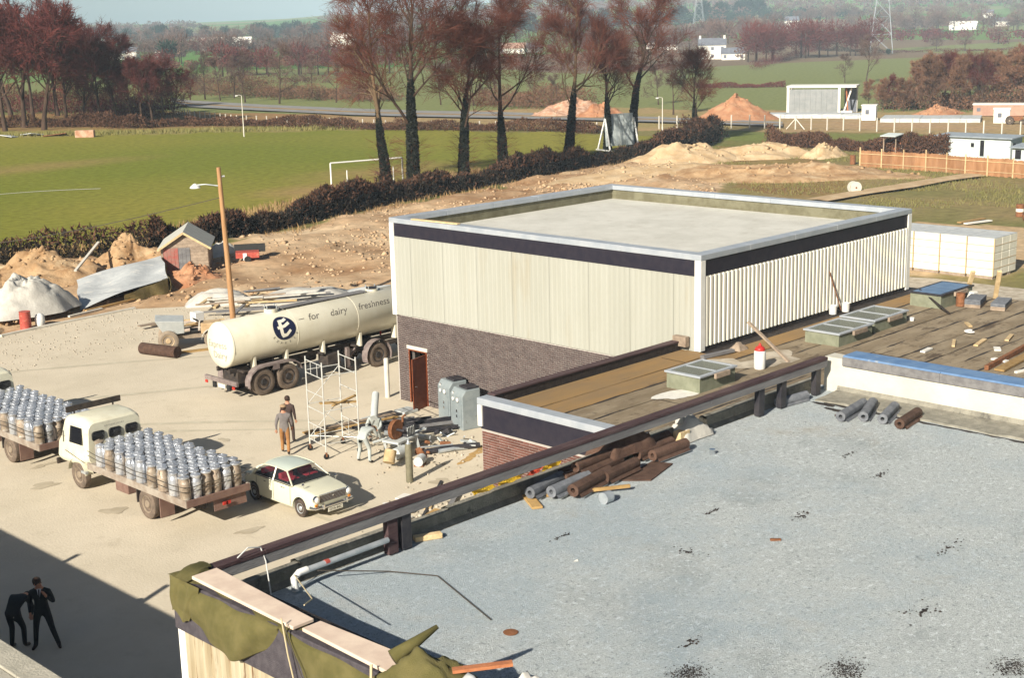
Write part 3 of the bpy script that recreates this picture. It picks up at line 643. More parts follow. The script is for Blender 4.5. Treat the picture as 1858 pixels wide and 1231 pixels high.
while y < 26.2:              # felt strips laid side by side along the building, lapped joints between them
    wd = R.uniform(0.82, 0.95); y1 = min(y+wd, 26.25)
    xa = LX0+0.35 if y > 17.0 else 27.75
    xb = LX1
    cuts = [xa] + sorted(R.uniform(xa+2, xb-1) for _ in range(2)) + [xb]
    for a, b_ in zip(cuts[:-1], cuts[1:]):
        if y1 > Y0-0.06 and b_ > X0-0.1:
            b_ = X0-0.1
            if a >= b_: continue
        z = LZ+R.uniform(0, 0.012); e = 0.02+R.random()*0.02
        n = max(2, int((b_-a)/0.6)); P = []
        for i in range(n+1):
            x = lin(a, b_-0.02, i/n); wv = R.uniform(-0.025, 0.025)
            P.append([(x, y+wv+0.03, z-0.015), (x, y+wv+0.035, z+0.004), (x, (y+y1)/2, z+R.uniform(0, .008)), (x, y1+e*0.3, z+0.012), (x, y1+e*0.3+0.005, z-0.01)])
        MB().grid(P).build('felt_strip', 'felt_roof_ochre' if y1 > 24.4 else 'felt_roof', low)
    xs = xa
    while xs < xb-0.5 and y1 < 24.3:        # bitumen run out of the laps, broken up
        xe = min(xs+R.uniform(0.8, 4.0), xb-0.1); n = max(3, int((xe-xs)/0.35)); P = []
        for i in range(n+1):
            x = lin(xs, xe, i/n); w_ = R.uniform(0.008, 0.05)*(1 if 0 < i < n else 0.2); c = y1+0.02+R.uniform(-.02,.02)
            P.append([(x, c-w_, LZ+0.024), (x, c+w_*1.3, LZ+0.024)])
        MB().grid(P).build('bitumen_seam', 'bitumen', low); xs = xe+R.uniform(0.1, 1.2)
    y = y1+R.choice((0.0, 0.02, 0.07)); k += 1
# blobs of mortar, paint and bitumen trodden on the felt
def splat(name, c, rx, ry, z, m, label, cat, n=26, parent=None, rough_=0.4):
    b = MB(); pts = [(c[0], c[1], z+0.012)]; ph = [R.uniform(0,6.28) for _ in range(3)]
    for i in range(n):
        t = 2*math.pi*i/n; q = 1+rough_*(0.45*math.sin(2*t+ph[0])+0.35*math.sin(3*t+ph[1])+0.25*math.sin(5*t+ph[2])+R.uniform(-.15,.15)); pts.append((c[0]+rx*q*math.cos(t), c[1]+ry*q*math.sin(t), z+0.004))
    b.add(pts, [(0, 1+i, 1+(i+1) % n) for i in range(n)])
    o = b.build(name, m, parent); 
    if label: tag(o, label, cat)
    return o
splat('paint_spill', (30.0, 23.05), 0.75, 0.42, LZ+0.02, 'paper_white', 'white paint spill on the brown felt beside the nearest rooflight', 'spill')
splat('mortar_spill', (34.9, 23.35), 1.1, 0.75, LZ+0.02, 'rubble', 'pale powdery mortar spill under the leaning prop by the gas bottle', 'spill', rough_=0.5)
splat('mortar_spill', (33.3, 24.3), 0.9, 0.6, LZ+0.02, 'rubble', 'faint grey spill behind the nearest rooflight on the felt roof', 'spill', rough_=0.5)

def rooflight(x0, x1, y0, y1, label, m='glass_roof', h=0.40, wires=True):
    t = thing('rooflight', label, 'rooflight', (x0, y0, LZ), 0, 'rooflights on the brown felt roof'); W, D = x1-x0, y1-y0
    c = MB(); th = 0.09
    c.box(0, W, 0, th, 0, h); c.box(0, W, D-th, D, 0, h+0.0); c.box(0, th, th, D-th, 0, h); c.box(W-th, W, th, D-th, 0, h)
    c.build('curb', 'skylight_curb', t, bevel=0.008)
    f = MB(); q = 0.05; a0, a1 = h+0.002, h+0.055
    f.box(-q, W+q, -q, 0.07, a0, a1); f.box(-q, W+q, D-0.07, D+q, a0, a1); f.box(-q, 0.07, 0.07, D-0.07, a0, a1); f.box(W-0.07, W+q, 0.07, D-0.07, a0, a1); f.box(W/2-0.03, W/2+0.03, 0.07, D-0.07, a0, a1)
    f.build('frame', 'coping_metal' if m == 'glass_roof' else 'steel_dark', t, bevel=0.006)
    for s in (0, 1):
        xa, xb = (0.075, W/2-0.035) if s == 0 else (W/2+0.035, W-0.075)
        g_ = MB(); n = 9
        if wires:             # ribbed glass
            us = []
            for k in range(n): u = lin(xa, xb, k/n); us += [(u, 0), (u+(xb-xa)/n*0.5, 0.03)]
            us.append((xb, 0)); P = [[(u, 0.07, h+0.02+d_), (u, D-0.07, h+0.02+d_)] for u, d_ in us]
            g_.grid(P)
        else: g_.box(xa, xb, 0.075, D-0.075, h+0.015, h+0.06)
        g_.build('pane', m, t)
    MB().box(W*0.35, W*0.75, -0.14, -0.055, h-0.12, h+0.03).build('vent_hood', 'timber_weathered', t, bevel=0.01)
    MB().box(th, W-th, th, D-th, 0.0, 0.03).build('well', 'dark_void', t)
    return t
rooflight(30.4, 32.1, 22.62, 23.8, 'rooflight with pale ribbed glass, nearest the brick end of the felt roof', h=0.46)
rooflight(37.7, 39.75, 22.6, 23.85, 'rooflight of dark ribbed glass, nearer one of the touching pair')
rooflight(40.15, 42.3, 22.75, 24.0, 'rooflight of dark ribbed glass, farther one of the touching pair')
rooflight(45.0, 47.4, 22.9, 24.1, 'rooflight closed with flat blue panels, at the far end of the felt roof', 'blue_panel', 0.48, False)

# ---- the gravelled roof in front
FX0, FX1, FY1, FZ, PY = 9.82, 27.12, 16.82, 6.0, 16.44
fg = thing('gravel_roof_building', 'flat-roofed building in the foreground with a wide pale gravel roof and cream sheeted side', 'building', (0,0,0))
b = MB(); b.box(FX0+0.05, FX0+0.30, -6, PY, 0, 5.95); b.box(10.9, 27.4, FY1-0.0, FY1+0.2, 0, 5.95); b.build('wall', 'mortar', fg)
MB().box(FX0+0.30, FX1+0.35, -6, PY, 5.6, FZ).box(10.9, FX1+0.35, PY, FY1, 5.6, FZ).build('roof', 'gravel', fg)
k = 0; yy = PY
while yy > 2:
    y0 = yy-0.92
    corrugated(y0+0.008, yy, 0.3, 6.06, 0.23, 0.045, 'y', FX0-0.01-0.006*(k%2), 1).build('cladding_sheet', 'cream_stained', fg); yy = y0; k += 1
MB().box(FX0-0.07, FX0+0.0, PY-0.05, PY+0.12, 0.0, 6.05).build('corner_trim', 'white_trim', fg)
MB().box(FX0-0.10, FX0+0.05, -6, PY+0.14, 6.065, 6.86).build('fascia', 'fascia_grey', fg, bevel=0.012)
b = MB(); b.box(FX0+0.05, FX0+0.48, -6, PY+0.14, FZ-0.1, 6.84); b.build('parapet', 'bitumen', fg)
x = 11.0
while x < FX1-0.05:          # felted upstand along the edge, in lapped lengths
    x1 = min(x+R.uniform(0.9, 1.25), FX1); dz = R.uniform(-0.03, 0.03); dy = R.uniform(-0.012, 0.012)
    if not (22.15 < (x+x1)/2 < 22.6):
        P = []
        for i in range(5):
            u = lin(x+0.004, x1+0.03, i/4); wv = R.uniform(-.012,.012)
            P.append([(u, FY1-0.16+dy, FZ+0.002), (u, FY1-0.045+dy+wv, FZ+0.07), (u, FY1-0.03+dy+wv, FZ+0.27+dz), (u, FY1+0.10+dy, FZ+0.285+dz), (u, FY1+0.19, FZ+0.24+dz), (u, FY1+0.215, FZ-0.02)])
        MB().grid(P).build('felt_upstand', 'felt_grey', fg, smooth=35)
    x = x1
WX0, WX1 = 27.12, 27.55
MB().box(WX0, WX1, -6, 16.62, FZ-0.3, 6.80).build('parapet_wall', 'wall_white', fg, bevel=0.01)
yy = 16.12
while yy > -6:
    y0 = yy-2.4; b = MB()
    b.box(WX0-0.03, WX1+0.12, y0+0.006, yy, 6.802, 6.90); b.build('coping', 'coping_blue', fg, bevel=0.012); 
    MB().box(WX0-0.055, WX0-0.004, y0+0.006, yy, 6.66, 6.86).build('coping_edge', 'timber_grey', fg); yy = y0
P = []; yy = 16.25
while yy > -5:               # felt skirt turned out from the white parapet over the gravel
    o_ = 0.92+R.uniform(-.05,.05); P.append([(WX0-0.004, yy, FZ+0.16), (WX0-0.05, yy, FZ+0.06), (WX0-0.5, yy, FZ+0.03+R.uniform(0,.02)), (WX0-o_, yy, FZ+0.025+R.uniform(0,.03)), (WX0-o_-0.004, yy, FZ+0.0)]); yy -= 0.35
MB().grid(P).build('felt_skirt', 'felt_grey', fg, smooth=40)
P = []; yy = 16.0
while yy > -5: P.append([(WX0-0.93-R.uniform(0,.05), yy, FZ+0.006), (WX0-1.0-R.uniform(0,.12), yy, FZ+0.004)]); yy -= 0.25
MB().grid(P).build('bitumen_line', 'bitumen', fg)
# chippings near enough to be told apart: one mass
px = NR.uniform(FX0+0.6, 26.0, 52000); py = 16.3-NR.exponential(1.0, 52000)*0+NR.uniform(0, 1, 52000)**0.7*-9.5
sz = NR.uniform(0.005, 0.012, 52000); keepm = py > 6.2
gs = stones('gravel_chippings', np.stack([px, py, np.full(52000, FZ+0.004)], -1)[keepm], sz[keepm], 'gravel_stone', 0.45, fg); gs['kind'] = 'stuff'

# ---- timber rail over the edge of the gravel roof
rail = thing('timber_rail', 'long dark timber rail on stub posts along the back edge of the gravel roof', 'rail', (0,0,0))
cuts = [9.80, 11.2, 14.6, 18.6, 22.4, 26.85]
for a, b_ in zip(cuts[:-1], cuts[1:]):
    MB().box(a+0.006, b_, PY-0.08, PY+0.12, 6.80, 6.87+R.uniform(-.006,.006)).build('top_board', 'timber_dark', rail, bevel=0.008)
    MB().box(a+0.006, b_, PY-0.07, PY-0.03, 6.64, 6.797).build('side_board', 'timber_grey', rail, bevel=0.006)
for x in (13.75, 14.05, 24.3, 25.15, 26.55):
    MB().box(x-0.10, x+0.10, PY-0.03, PY+0.10, 6.03, 6.788).build('post', 'timber_dark' if x < 14 else 'steel_dark', rail)
pp = MB().tube([(11.72, PY-0.04, 6.05), (11.72, PY-0.04, 6.24), (11.80, PY-0.04, 6.30), (13.62, PY-0.04, 6.31)], 0.048, 12).build('drain_pipe', 'galv', None, smooth=True)
tag(pp, 'grey drain pipe with a pale elbow lying along the kerb of the gravel roof', 'pipe')
MB().tube([(11.74, PY-0.04, 6.03), (11.72, PY-0.04, 6.24), (11.82, PY-0.04, 6.305), (11.98, PY-0.04, 6.307)], 0.056, 12).build('elbow', 'plastic_white', pp, smooth=True)
MB().tube([(12.32, PY-0.04, 6.31), (12.40, PY-0.04, 6.31)], 0.0495, 12).build('paint_band', 'drum_red', pp)

# ---- low building whose ledge cuts the bottom left corner
tower = thing('concrete_ledge_building', 'pale concrete roof ledge cutting the bottom left corner, in front of the men in suits', 'building', (0,0,0))
b = MB(); b.box(-14, 9.1, -20, 70, 0, 4.2); b.build('wall', 'ledge', tower)
MB().box(-14, 8.78, -20, 70, 4.2, 4.47).build('roof', 'ledge', tower)
yy = 70
while yy > -20:
    y0 = yy-2.0; MB().box(8.8, 9.28, y0+0.008, yy, 4.205, 4.50).build('coping', 'ledge', tower, bevel=0.02); yy = y0

for a, b_, lb in (((8.7,28.2,4.52),(9.75,28.75,4.80),'unseen plank added over the roof ledge to notch its shadow, nearer the tarpaulin'),((8.8,32.4,4.52),(9.5,32.7,4.66),'unseen plank added over the roof ledge to notch its shadow, farther along')):
    tag(MB().bar(a, b_, 0.16, 0.05).build('plank','timber_weathered'), lb, 'plank')  # out-of-view planks, added to put spikes in the ledge's shadow edge
# ================================================================ VEHICLES
def wheel(parent, c, dia, wd, side, axis='x', rim_m='hub_dusty', tyre_m='tyre', name='wheel', dish=0.04):
    """tyre with a rim; side = +1/-1 is the outward direction along the axle"""
    R0 = dia/2; h = wd/2
    M_ = Matrix.Translation(c) @ (Matrix.Rotation(rad(90*side), 4, 'Y') if axis == 'x' else Matrix.Rotation(rad(-90*side), 4, 'X'))
    prof = [(R0*0.60,-h*0.9),(R0*0.72,-h),(R0*0.90,-h*0.96),(R0*0.985,-h*0.72),(R0,-h*0.3),(R0,h*0.3),(R0*0.985,h*0.72),(R0*0.90,h*0.96),(R0*0.72,h),(R0*0.60,h*0.9),(R0*0.57,h*0.6)]
    t = MB().lathe(prof, 28, M_).build(name, tyre_m, parent, smooth=35)
    rp = [(R0*0.56,-h*0.5),(R0*0.585,h*0.86),(R0*0.55,h*0.88),(R0*0.50,h*0.55),(R0*0.40,h*0.40-dish),(R0*0.30,h*0.45-dish),(R0*0.26,h*0.75),(R0*0.20,h*0.95),(0.004,h*0.98)]
    MB().lathe(rp, 24, M_).build('rim', rim_m, t, smooth=30)
    return t
def rrect(cx, cz, hw, zb, zt, r, n=3, taper=0.0):
    """rounded rectangle ring in x-z, returns list of (x,z)"""
    pts = []
    for (sx, z, a0) in ((1, zt, 0), (-1, zt, 90), (-1, zb, 180), (1, zb, 270)):
        top = z == zt; w_ = hw-(taper if top else 0)
        ox = cx+sx*(w_-r); oz = z-r if top else z+r
        for k in range(n+1):
            t = rad(a0+90*k/n); pts.append((ox+r*math.cos(t), oz+r*math.sin(t)))
    return pts
def text_verts(s, size):
    cu = bpy.data.curves.new('t', 'FONT'); cu.body = s; cu.size = size; cu.align_x = 'CENTER'; cu.align_y = 'CENTER'; cu.resolution_u = 3
    o = bpy.data.objects.new('t', cu); COL.objects.link(o); dg = bpy.context.evaluated_depsgraph_get(); dg.update()
    me = bpy.data.meshes.new_from_object(o.evaluated_get(dg)); bpy.data.objects.remove(o); bpy.data.curves.remove(cu)
    bm = bmesh.new(); bm.from_mesh(me); bmesh.ops.triangulate(bm, faces=bm.faces)
    bmesh.ops.remove_doubles(bm, verts=bm.verts, dist=1e-5)
    v = [tuple(x.co) for x in bm.verts]; f = [tuple(x.index for x in p.verts) for p in bm.faces]; bm.free(); bpy.data.meshes.remove(me)
    return v, f
def letters(name, s, size, fn, m, parent, shear=0.0, sx=1.0):
    v, f = text_verts(s, size); b = MB(); b.add([fn(x*sx+shear*y, y) for x, y, z in v], f)
    me = bpy.data.meshes.new(name); me.from_pydata(b.v, [], b.f); me.materials.append(MATS[m])
    o = bpy.data.objects.new(name, me); COL.objects.link(o); o.parent = parent; return o

# ---- milk churns
bodyp = [(0.145,0),(0.162,0.02),(0.166,0.06),(0.160,0.10),(0.166,0.12),(0.166,0.40),(0.172,0.42),(0.166,0.44),(0.166,0.50),(0.158,0.55),(0.134,0.61),(0.126,0.635),(0.126,0.69)]
lidp = [(0.124,0.675),(0.148,0.685),(0.158,0.71),(0.150,0.735),(0.105,0.755),(0.030,0.772),(0.028,0.79),(0.004,0.793)]
churn_me = {m: MB().lathe(bodyp, 14).mesh('milk_churn', m) for m in ('churn_metal', 'churn_dirty')}
lid_me = {m: MB().lathe(lidp, 14).mesh('lid', m) for m in ('churn_metal', 'churn_dirty')}
hm = MB()
hm.tube([(0.125,0,0.65),(0.168,0,0.65),(0.178,0,0.61),(0.165,0,0.55)], 0.010, 5)
handle_me = {m: hm.mesh('handle', m) for m in ('churn_metal', 'churn_dirty')}
for d_ in (churn_me, lid_me, handle_me):
    for me in d_.values(): shade(me, 40)
def churn(x, y, z, m, label, group):
    o = bpy.data.objects.new('milk_churn', churn_me[m]); COL.objects.link(o); o.location = (x, y, z); o.rotation_euler = (R.gauss(0,.02), R.gauss(0,.02), R.uniform(0, 6.28)); o.scale = (1, 1, R.uniform(.97,1.035))
    tag(o, label, 'milk churn', group)
    for nm, d_ in (('lid', lid_me), ('handle', handle_me), ('handle', handle_me)):
        l_ = bpy.data.objects.new(nm, d_[m if nm == 'handle' else ('churn_metal' if R.random() < 0.9 else m)]); COL.objects.link(l_); l_.parent = o
    l_.rotation_euler = (0, 0, math.pi)
    return o

def lorry(loc, label):
    t = thing('flatbed_lorry', label, 'lorry', loc, 0, 'flatbed milk lorries'); W = 1.1
    MB().box(-W, W, 0, 5.65, 0.93, 1.05).build('bed', 'lorry_bed', t, bevel=0.01)
    for s in (-1, 1): MB().box(s*W-0.03, s*W+0.03, -0.03, 5.68, 0.88, 1.10).build('bed_rail', 'lorry_bed', t, bevel=0.008)
    MB().box(-W, W, -0.035, 0.03, 0.88, 1.10).build('bed_rail', 'lorry_brown', t, bevel=0.008)
    MB().box(-0.15, W-0.1, -0.06, -0.04, 0.52, 0.88, rot('X', -8, (0, 0, 0))).build('tail_board', 'lorry_brown', t)
    b = MB(); b.box(-0.45, -0.36, 0.1, 7.6, 0.68, 0.92); b.box(0.36, 0.45, 0.1, 7.6, 0.68, 0.92); b.box(-0.36, 0.36, 2.0, 2.6, 0.42, 0.6); b.box(-0.9, 0.9, 2.2, 2.4, 0.40, 0.52)
    b.box(-0.9, 0.9, 6.45, 6.65, 0.40, 0.52)
    b.build('chassis', 'chassis', t)
    MB().tube([(0.75, 3.3, 0.62), (0.75, 4.5, 0.62)], 0.22, 14).build('fuel_tank', 'chassis', t, smooth=True)
    MB().box(-0.95, -0.55, 3.55, 4.3, 0.45, 0.88).build('battery_box', 'lorry_brown', t, bevel=0.02)
    for s in (-1, 1):
        wheel(t, (s*0.97, 2.3, 0.465), 0.93, 0.22, s, rim_m='hub_dusty', tyre_m='tyre_dusty'); wheel(t, (s*0.73, 2.3, 0.465), 0.93, 0.22, s, tyre_m='tyre_dusty')
        wheel(t, (s*0.90, 6.55, 0.465), 0.93, 0.24, s, rim_m='hub_dusty', tyre_m='tyre_dusty')
        MB().box(s*0.60-0.0 if s > 0 else -1.08, 1.08 if s > 0 else -0.60, 1.50, 1.54, 0.22, 0.88).build('mud_flap', 'lorry_brown', t)
        MB().box(s*0.85-0.2, s*0.85+0.2, 2.85, 2.9, 0.40, 0.88).build('mud_flap', 'chassis', t)
        P = []
        for k in range(9):
            a = rad(10+160*k/8); P.append([(s*0.76, 6.55+0.56*math.cos(a), 0.465+0.56*math.sin(a)), (s*1.06, 6.55+0.56*math.cos(a), 0.465+0.56*math.sin(a))])
        MB().grid(P).build('mudguard', 'lorry_cream', t, smooth=True)
        MB().box(s*0.3-0.09+(s<0)*0.5-(s>0)*0.0-0.25*(s>0)*0, s*0.3+0.09+(s<0)*0.5, -0.06, -0.02, 0.66, 0.76).build('tail_light', 'tail_red', t, bevel=0.01)
    # cab
    st = [(5.78,0.985,0.95,2.28,0.24,0.06),(5.84,1.02,0.90,2.36,0.26,0.07),(6.2,1.05,0.80,2.42,0.26,0.09),(6.9,1.05,0.72,2.42,0.26,0.10),(7.35,1.04,0.70,2.30,0.26,0.13),(7.6,1.02,0.70,1.72,0.22,0.08),(7.82,0.98,0.72,1.50,0.20,0.05),(7.90,0.90,0.80,1.40,0.18,0.05)]
    rings = [[(x, y, z) for x, z in rrect(0, 0, hw, zb, zt, r, 4, tp)] for y, hw, zb, zt, r, tp in st]
    MB().loft(rings).build('cab', 'lorry_cream', t, smooth=30)
    for k, cx in enumerate((-0.60, 0.0, 0.60)):
        ring0 = [(x, 5.772, z) for x, z in rrect(cx, 0, 0.235, 1.70, 2.02, 0.10, 4)]; ring1 = [(x, 5.745, z) for x, z in rrect(cx, 0, 0.215, 1.72, 2.0, 0.09, 4)]
        ring2 = [(x, 5.765, z) for x, z in rrect(cx, 0, 0.190, 1.745, 1.975, 0.075, 4)]
        o = MB().loft([ring0, ring1, ring2], caps=False).build('rear_window', 'rubber', t)
        MB().add([(x, 5.762, z) for x, y, z in ring2], [tuple(range(len(ring2)))]).build('pane', 'glass_dark', o)
    for s in (-1, 1):
        q = [(s*1.052, 6.05, 1.58), (s*1.052, 6.85, 1.55), (s*0.985, 6.80, 2.10), (s*0.985, 6.12, 2.12)]
        MB().loft([q, [(x+s*0.016, y, z) for x, y, z in q]]).build('side_window', 'glass_dark', t)
        MB().tube([(s*1.05, 7.2, 1.2), (s*1.05, 6.0, 1.0)], 0.012, 5).build('trim_strip', 'chassis', t)
        MB().tube([(s*1.05, 7.3, 1.7), (s*1.25, 7.35, 1.75)], 0.012, 5).tube([(s*1.25, 7.33, 1.6), (s*1.25, 7.37, 1.95)], 0.06, 6).build('mirror', 'chassis', t)
        MB().box(s*1.02-0.05, s*1.02+0.05, 5.95, 6.25, 0.62, 0.70).build('step', 'galv', t)
    MB().add([(-0.85, 7.40, 2.20), (0.85, 7.40, 2.20), (0.92, 7.64, 1.72), (-0.92, 7.64, 1.72)], [(0,1,2,3)]).build('windscreen', 'glass_dark', t)
    MB().box(-1.0, 1.0, 7.92, 8.0, 0.55, 0.75).build('bumper', 'chassis', t, bevel=0.02)
    MB().box(-0.98, 0.98, 7.0, 7.06, 2.47, 2.66).build('roof_board', 'chassis', t)
    for s in (-0.7, 0.7): MB().box(s-0.02, s+0.02, 7.01, 7.05, 2.36, 2.49).build('bracket', 'chassis', t)
    letters('lettering', 'EXPRESS DAIRY', 0.105, lambda x, y: (x, 5.775+max(0,(y))*0.5, 2.14+y), 'print_faint', t)
    return t
ORD = ['first','second','third','fourth','fifth','sixth']
ORD2 = ['','second','third','fourth','fifth','sixth','seventh','eighth','ninth','tenth','eleventh','twelfth','thirteenth','fourteenth','fifteenth','sixteenth','seventeenth','']
LOR = [((21.5, 33.62, 0.012), 'lorry', 'cream lorry loaded with milk churns, parked beside the saloon car'),
       ((21.38, 42.30, 0.012), 'lorry', 'cream lorry loaded with milk churns, cut by the left edge of the picture')]
for i, (loc, _, lb) in enumerate(LOR):
    lorry(loc, lb); where = ('the churn lorry by the car', 'the churn lorry at the left edge')[i]
    for j in range(18):
        for k in range(6):
            x = loc[0]-0.955+0.347*k+(0.173 if j % 2 else 0)+R.uniform(-.012,.012); y = loc[1]+0.22+0.303*j+R.uniform(-.012,.012)
            dirty = (k == 0 and j in (11, 14, 4, 0)) or (j in (0, 1) and R.random() < 0.6) or R.random() < 0.06
            m = 'churn_dirty' if dirty else 'churn_metal'
            churn(x, y, loc[2]+1.052, m, ('stained churn' if dirty else 'bright churn')+', '+ORD[k]+' from the near side, '+('tailboard' if j == 0 else ORD2[j] if j < 17 else 'cab')+' row, '+where[4:].replace('churn ',''), 'milk churns on '+where)
    # rope round the load
    for hgt in (0.32, 0.47):
        pts = []
        for (ax, ay), (bx, by) in zip([(-1.14,5.55),(-1.14,0.03),(1.16,0.03)], [(-1.14,0.03),(1.16,0.03),(1.16,5.55)]):
            for q in range(9): tt = q/8; pts.append((loc[0]+lin(ax,bx,tt), loc[1]+lin(ay,by,tt), loc[2]+1.05+hgt-0.07*math.sin(math.pi*((tt*3) % 1))))
        tag(MB().tube(pts, 0.012, 5).build('rope', 'rope_dark'), ('upper' if hgt > .4 else 'lower')+' dark rope lashed round the churns on '+where, 'rope')

# ---- the saloon car
car = thing('saloon_car', 'pale cream saloon car with red seats, parked by the churn lorry', 'car', (24.32, 31.78, 0.012))
st = [(0.0,0.64,0.44,0.70,0.06),(0.03,0.69,0.38,0.77,0.08),(0.12,0.725,0.32,0.815,0.10),(0.40,0.745,0.27,0.86,0.10),(0.85,0.76,0.23,0.90,0.09),(1.05,0.765,0.22,0.915,0.08),(1.7,0.77,0.22,0.915,0.07),(2.5,0.77,0.22,0.92,0.07),(3.05,0.755,0.24,0.90,0.09),(3.45,0.72,0.30,0.85,0.10),(3.62,0.69,0.36,0.80,0.09),(3.68,0.64,0.42,0.72,0.06)]
rings = [[(x*(1-0.05*max(0,(z-0.62))/0.3), y, z+0.022*(1-(x/hw)**2)*(z > zt-0.12)) for x, z in rrect(0, 0, hw, zb, zt, r, 4, 0.03)] for y, hw, zb, zt, r in st]
body = MB().loft(rings).build('body', 'car_body', car, smooth=32)
cut = MB()
for s in (-1, 1):
    for yc in (0.69, 3.06): cut.lathe([(0.335,-0.2),(0.335,0.2)], 26, Matrix.Translation((s*0.72, yc, 0.30)) @ Matrix.Rotation(rad(90), 4, 'Y'))
cuto = cut.build('cutter', 'rubber'); cuto.parent = car
bo = body.modifiers.new('arches', 'BOOLEAN'); bo.operation = 'DIFFERENCE'; bo.object = cuto; bo.solver = 'EXACT'
dg = bpy.context.evaluated_depsgraph_get(); dg.update(); me = bpy.data.meshes.new_from_object(body.evaluated_get(dg))
body.modifiers.clear(); body.data = me; shade(me, 32); bpy.data.objects.remove(cuto)
MB().box(-0.60, 0.60, 0.3, 3.4, 0.26, 0.55).build('underbody', 'rubber', car)
for s in (-1, 1):
    for yc in (0.69, 3.06): wheel(car, (s*0.665, yc, 0.28), 0.56, 0.15, s, rim_m='galv')
# roof and pillars
belt = [(-0.70,1.02),(0.70,1.02),(0.72,3.0),(-0.72,3.0)]
def roofpt(u, v):            # u across -1..1, v front 0..1
    y = lin(1.52, 2.72, v); x = u*lin(0.545, 0.555, v)*(1-0.06*max(0, abs(v-0.5)*2-0.6))
    return (x, y-0.10*(1-u*u)*(1-v)+0.06*(1-u*u)*v, 1.345-0.075*abs(u)**3-0.05*(abs(v-0.45)*2)**3)
MB().grid([[roofpt(-1+2*i/12, j/10) for j in range(11)] for i in range(13)]).build('roof', 'car_roof', car, smooth=60)
b = MB()
for s in (-1, 1):
    b.tube([(s*0.715, 1.03, 0.90), roofpt(s*0.99, 0.0)], 0.026, 8); b.tube([(s*0.745, 1.98, 0.90), roofpt(s, 0.42)], 0.028, 8)
    b.tube([(s*0.69, 3.08, 0.88), (s*0.62, 2.92, 1.10), roofpt(s*0.98, 1.0)], [0.06, 0.05, 0.035], 8)
    b.tube([roofpt(s, k/8) for k in range(9)], 0.022, 6)
b.tube([roofpt(-1+2*k/8, 0) for k in range(9)], 0.02, 6); b.tube([roofpt(-1+2*k/8, 1) for k in range(9)], 0.022, 6)
b.build('pillars', 'car_body', car, smooth=True)
def pane(name, q, parent=car): return MB().add(q, [tuple(range(len(q)))]).build(name, 'glass', parent)
ws = [[(lin(-0.69, 0.69, i/8), 1.03-0.12*(1-(2*i/8-1)**2), 0.915), (lambda p: (p[0], p[1], p[2]))(roofpt(-0.97+1.94*i/8, 0))] for i in range(9)]
MB().grid(ws).build('windscreen', 'glass', car, smooth=True)
MB().grid([[(lin(-0.66, 0.66, i/8), 3.08+0.06*(1-(2*i/8-1)**2), 0.90), roofpt(-0.96+1.92*i/8, 1)] for i in range(9)]).build('rear_window', 'glass', car, smooth=True)
for s in (-1, 1):
    pane('side_window', [(s*0.735, 1.08, 0.91), (s*0.75, 1.95, 0.91), roofpt(s*0.99, 0.40), roofpt(s*0.99, 0.03)])
    pane('side_window', [(s*0.75, 2.02, 0.91), (s*0.72, 3.0, 0.90), roofpt(s*0.99, 0.97), roofpt(s*0.99, 0.45)])
    MB().bar((s*0.752, 1.05, 0.905), (s*0.74, 3.02, 0.905), 0.02, 0.02).build('waist_trim', 'chrome', car)
    MB().tube([(s*0.60, -0.02, 0.665), (s*0.60, 0.06, 0.665)], [0.105, 0.118], 18).build('headlight_ring', 'chrome', car, smooth=True)
    MB().lathe([(0.088,0),(0.08,0.02),(0.045,0.038),(0.003,0.045)], 16, Matrix.Translation((s*0.60,-0.022,0.665)) @ Matrix.Rotation(rad(90), 4, 'X')).build('headlight', 'plastic_white', car, smooth=60)
    MB().box(s*0.63-0.05, s*0.63+0.05, -0.015, 0.05, 0.465, 0.535).build('indicator', 'amber', car, bevel=0.01)
    MB().tube([(s*0.60, 0.62, 0.885), (s*0.63, 0.60, 0.99)], 0.01, 5).lathe([(0.05,-0.012),(0.055,0),(0.03,0.02),(0.002,0.025)], 10, Matrix.Translation((s*0.63,0.60,1.01)) @ Matrix.Rotation(rad(90), 4, 'X')).build('wing_mirror', 'chrome', car)
    for yc in (1.42, 2.30): MB().bar((s*0.775, yc, 0.80), (s*0.775, yc+0.13, 0.80), 0.02, 0.02).build('door_handle', 'chrome', car)
    for yc in (1.12, 1.98, 2.85): MB().bar((s*0.7715, yc, 0.30), (s*0.757, yc, 0.88), 0.006, 0.006, up=(1,0,0)).build('door_gap', 'rubber', car)
MB().box(-0.49, 0.49, -0.006, 0.06, 0.545, 0.765).build('grille', 'grille', car)
for k in range(5): MB().box(-0.48, 0.48, -0.014, -0.007, 0.565+0.042*k, 0.572+0.042*k).build('grille_bar', 'galv', car)
MB().box(-0.50, 0.50, -0.02, 0.03, 0.766, 0.785).build('bonnet_lip', 'chrome', car)
MB().box(-0.03, 0.03, -0.026, -0.015, 0.665, 0.715).build('badge', 'chrome', car)
MB().tube([(-0.74, 0.16, 0.42), (-0.70, -0.03, 0.42), (-0.4, -0.075, 0.42), (0.4, -0.075, 0.42), (0.70, -0.03, 0.42), (0.74, 0.16, 0.42)], 0.05, 8).build('bumper', 'chrome', car, smooth=True)
for s in (-1, 1): MB().box(s*0.44-0.03, s*0.44+0.03, -0.15, -0.07, 0.36, 0.53).build('overrider', 'chrome', car, bevel=0.015)
MB().tube([(-0.72, 3.5, 0.44), (-0.66, 3.72, 0.44), (0.66, 3.72, 0.44), (0.72, 3.5, 0.44)], 0.045, 8).build('rear_bumper', 'chrome', car, smooth=True)
pl = MB().box(-0.28, 0.28, -0.115, -0.10, 0.235, 0.355).build('number_plate', 'plate_white', car)
letters('plate_lettering', 'OYA 84C', 0.115, lambda x, y: (x, -0.118, 0.295+y), 'rubber', pl)
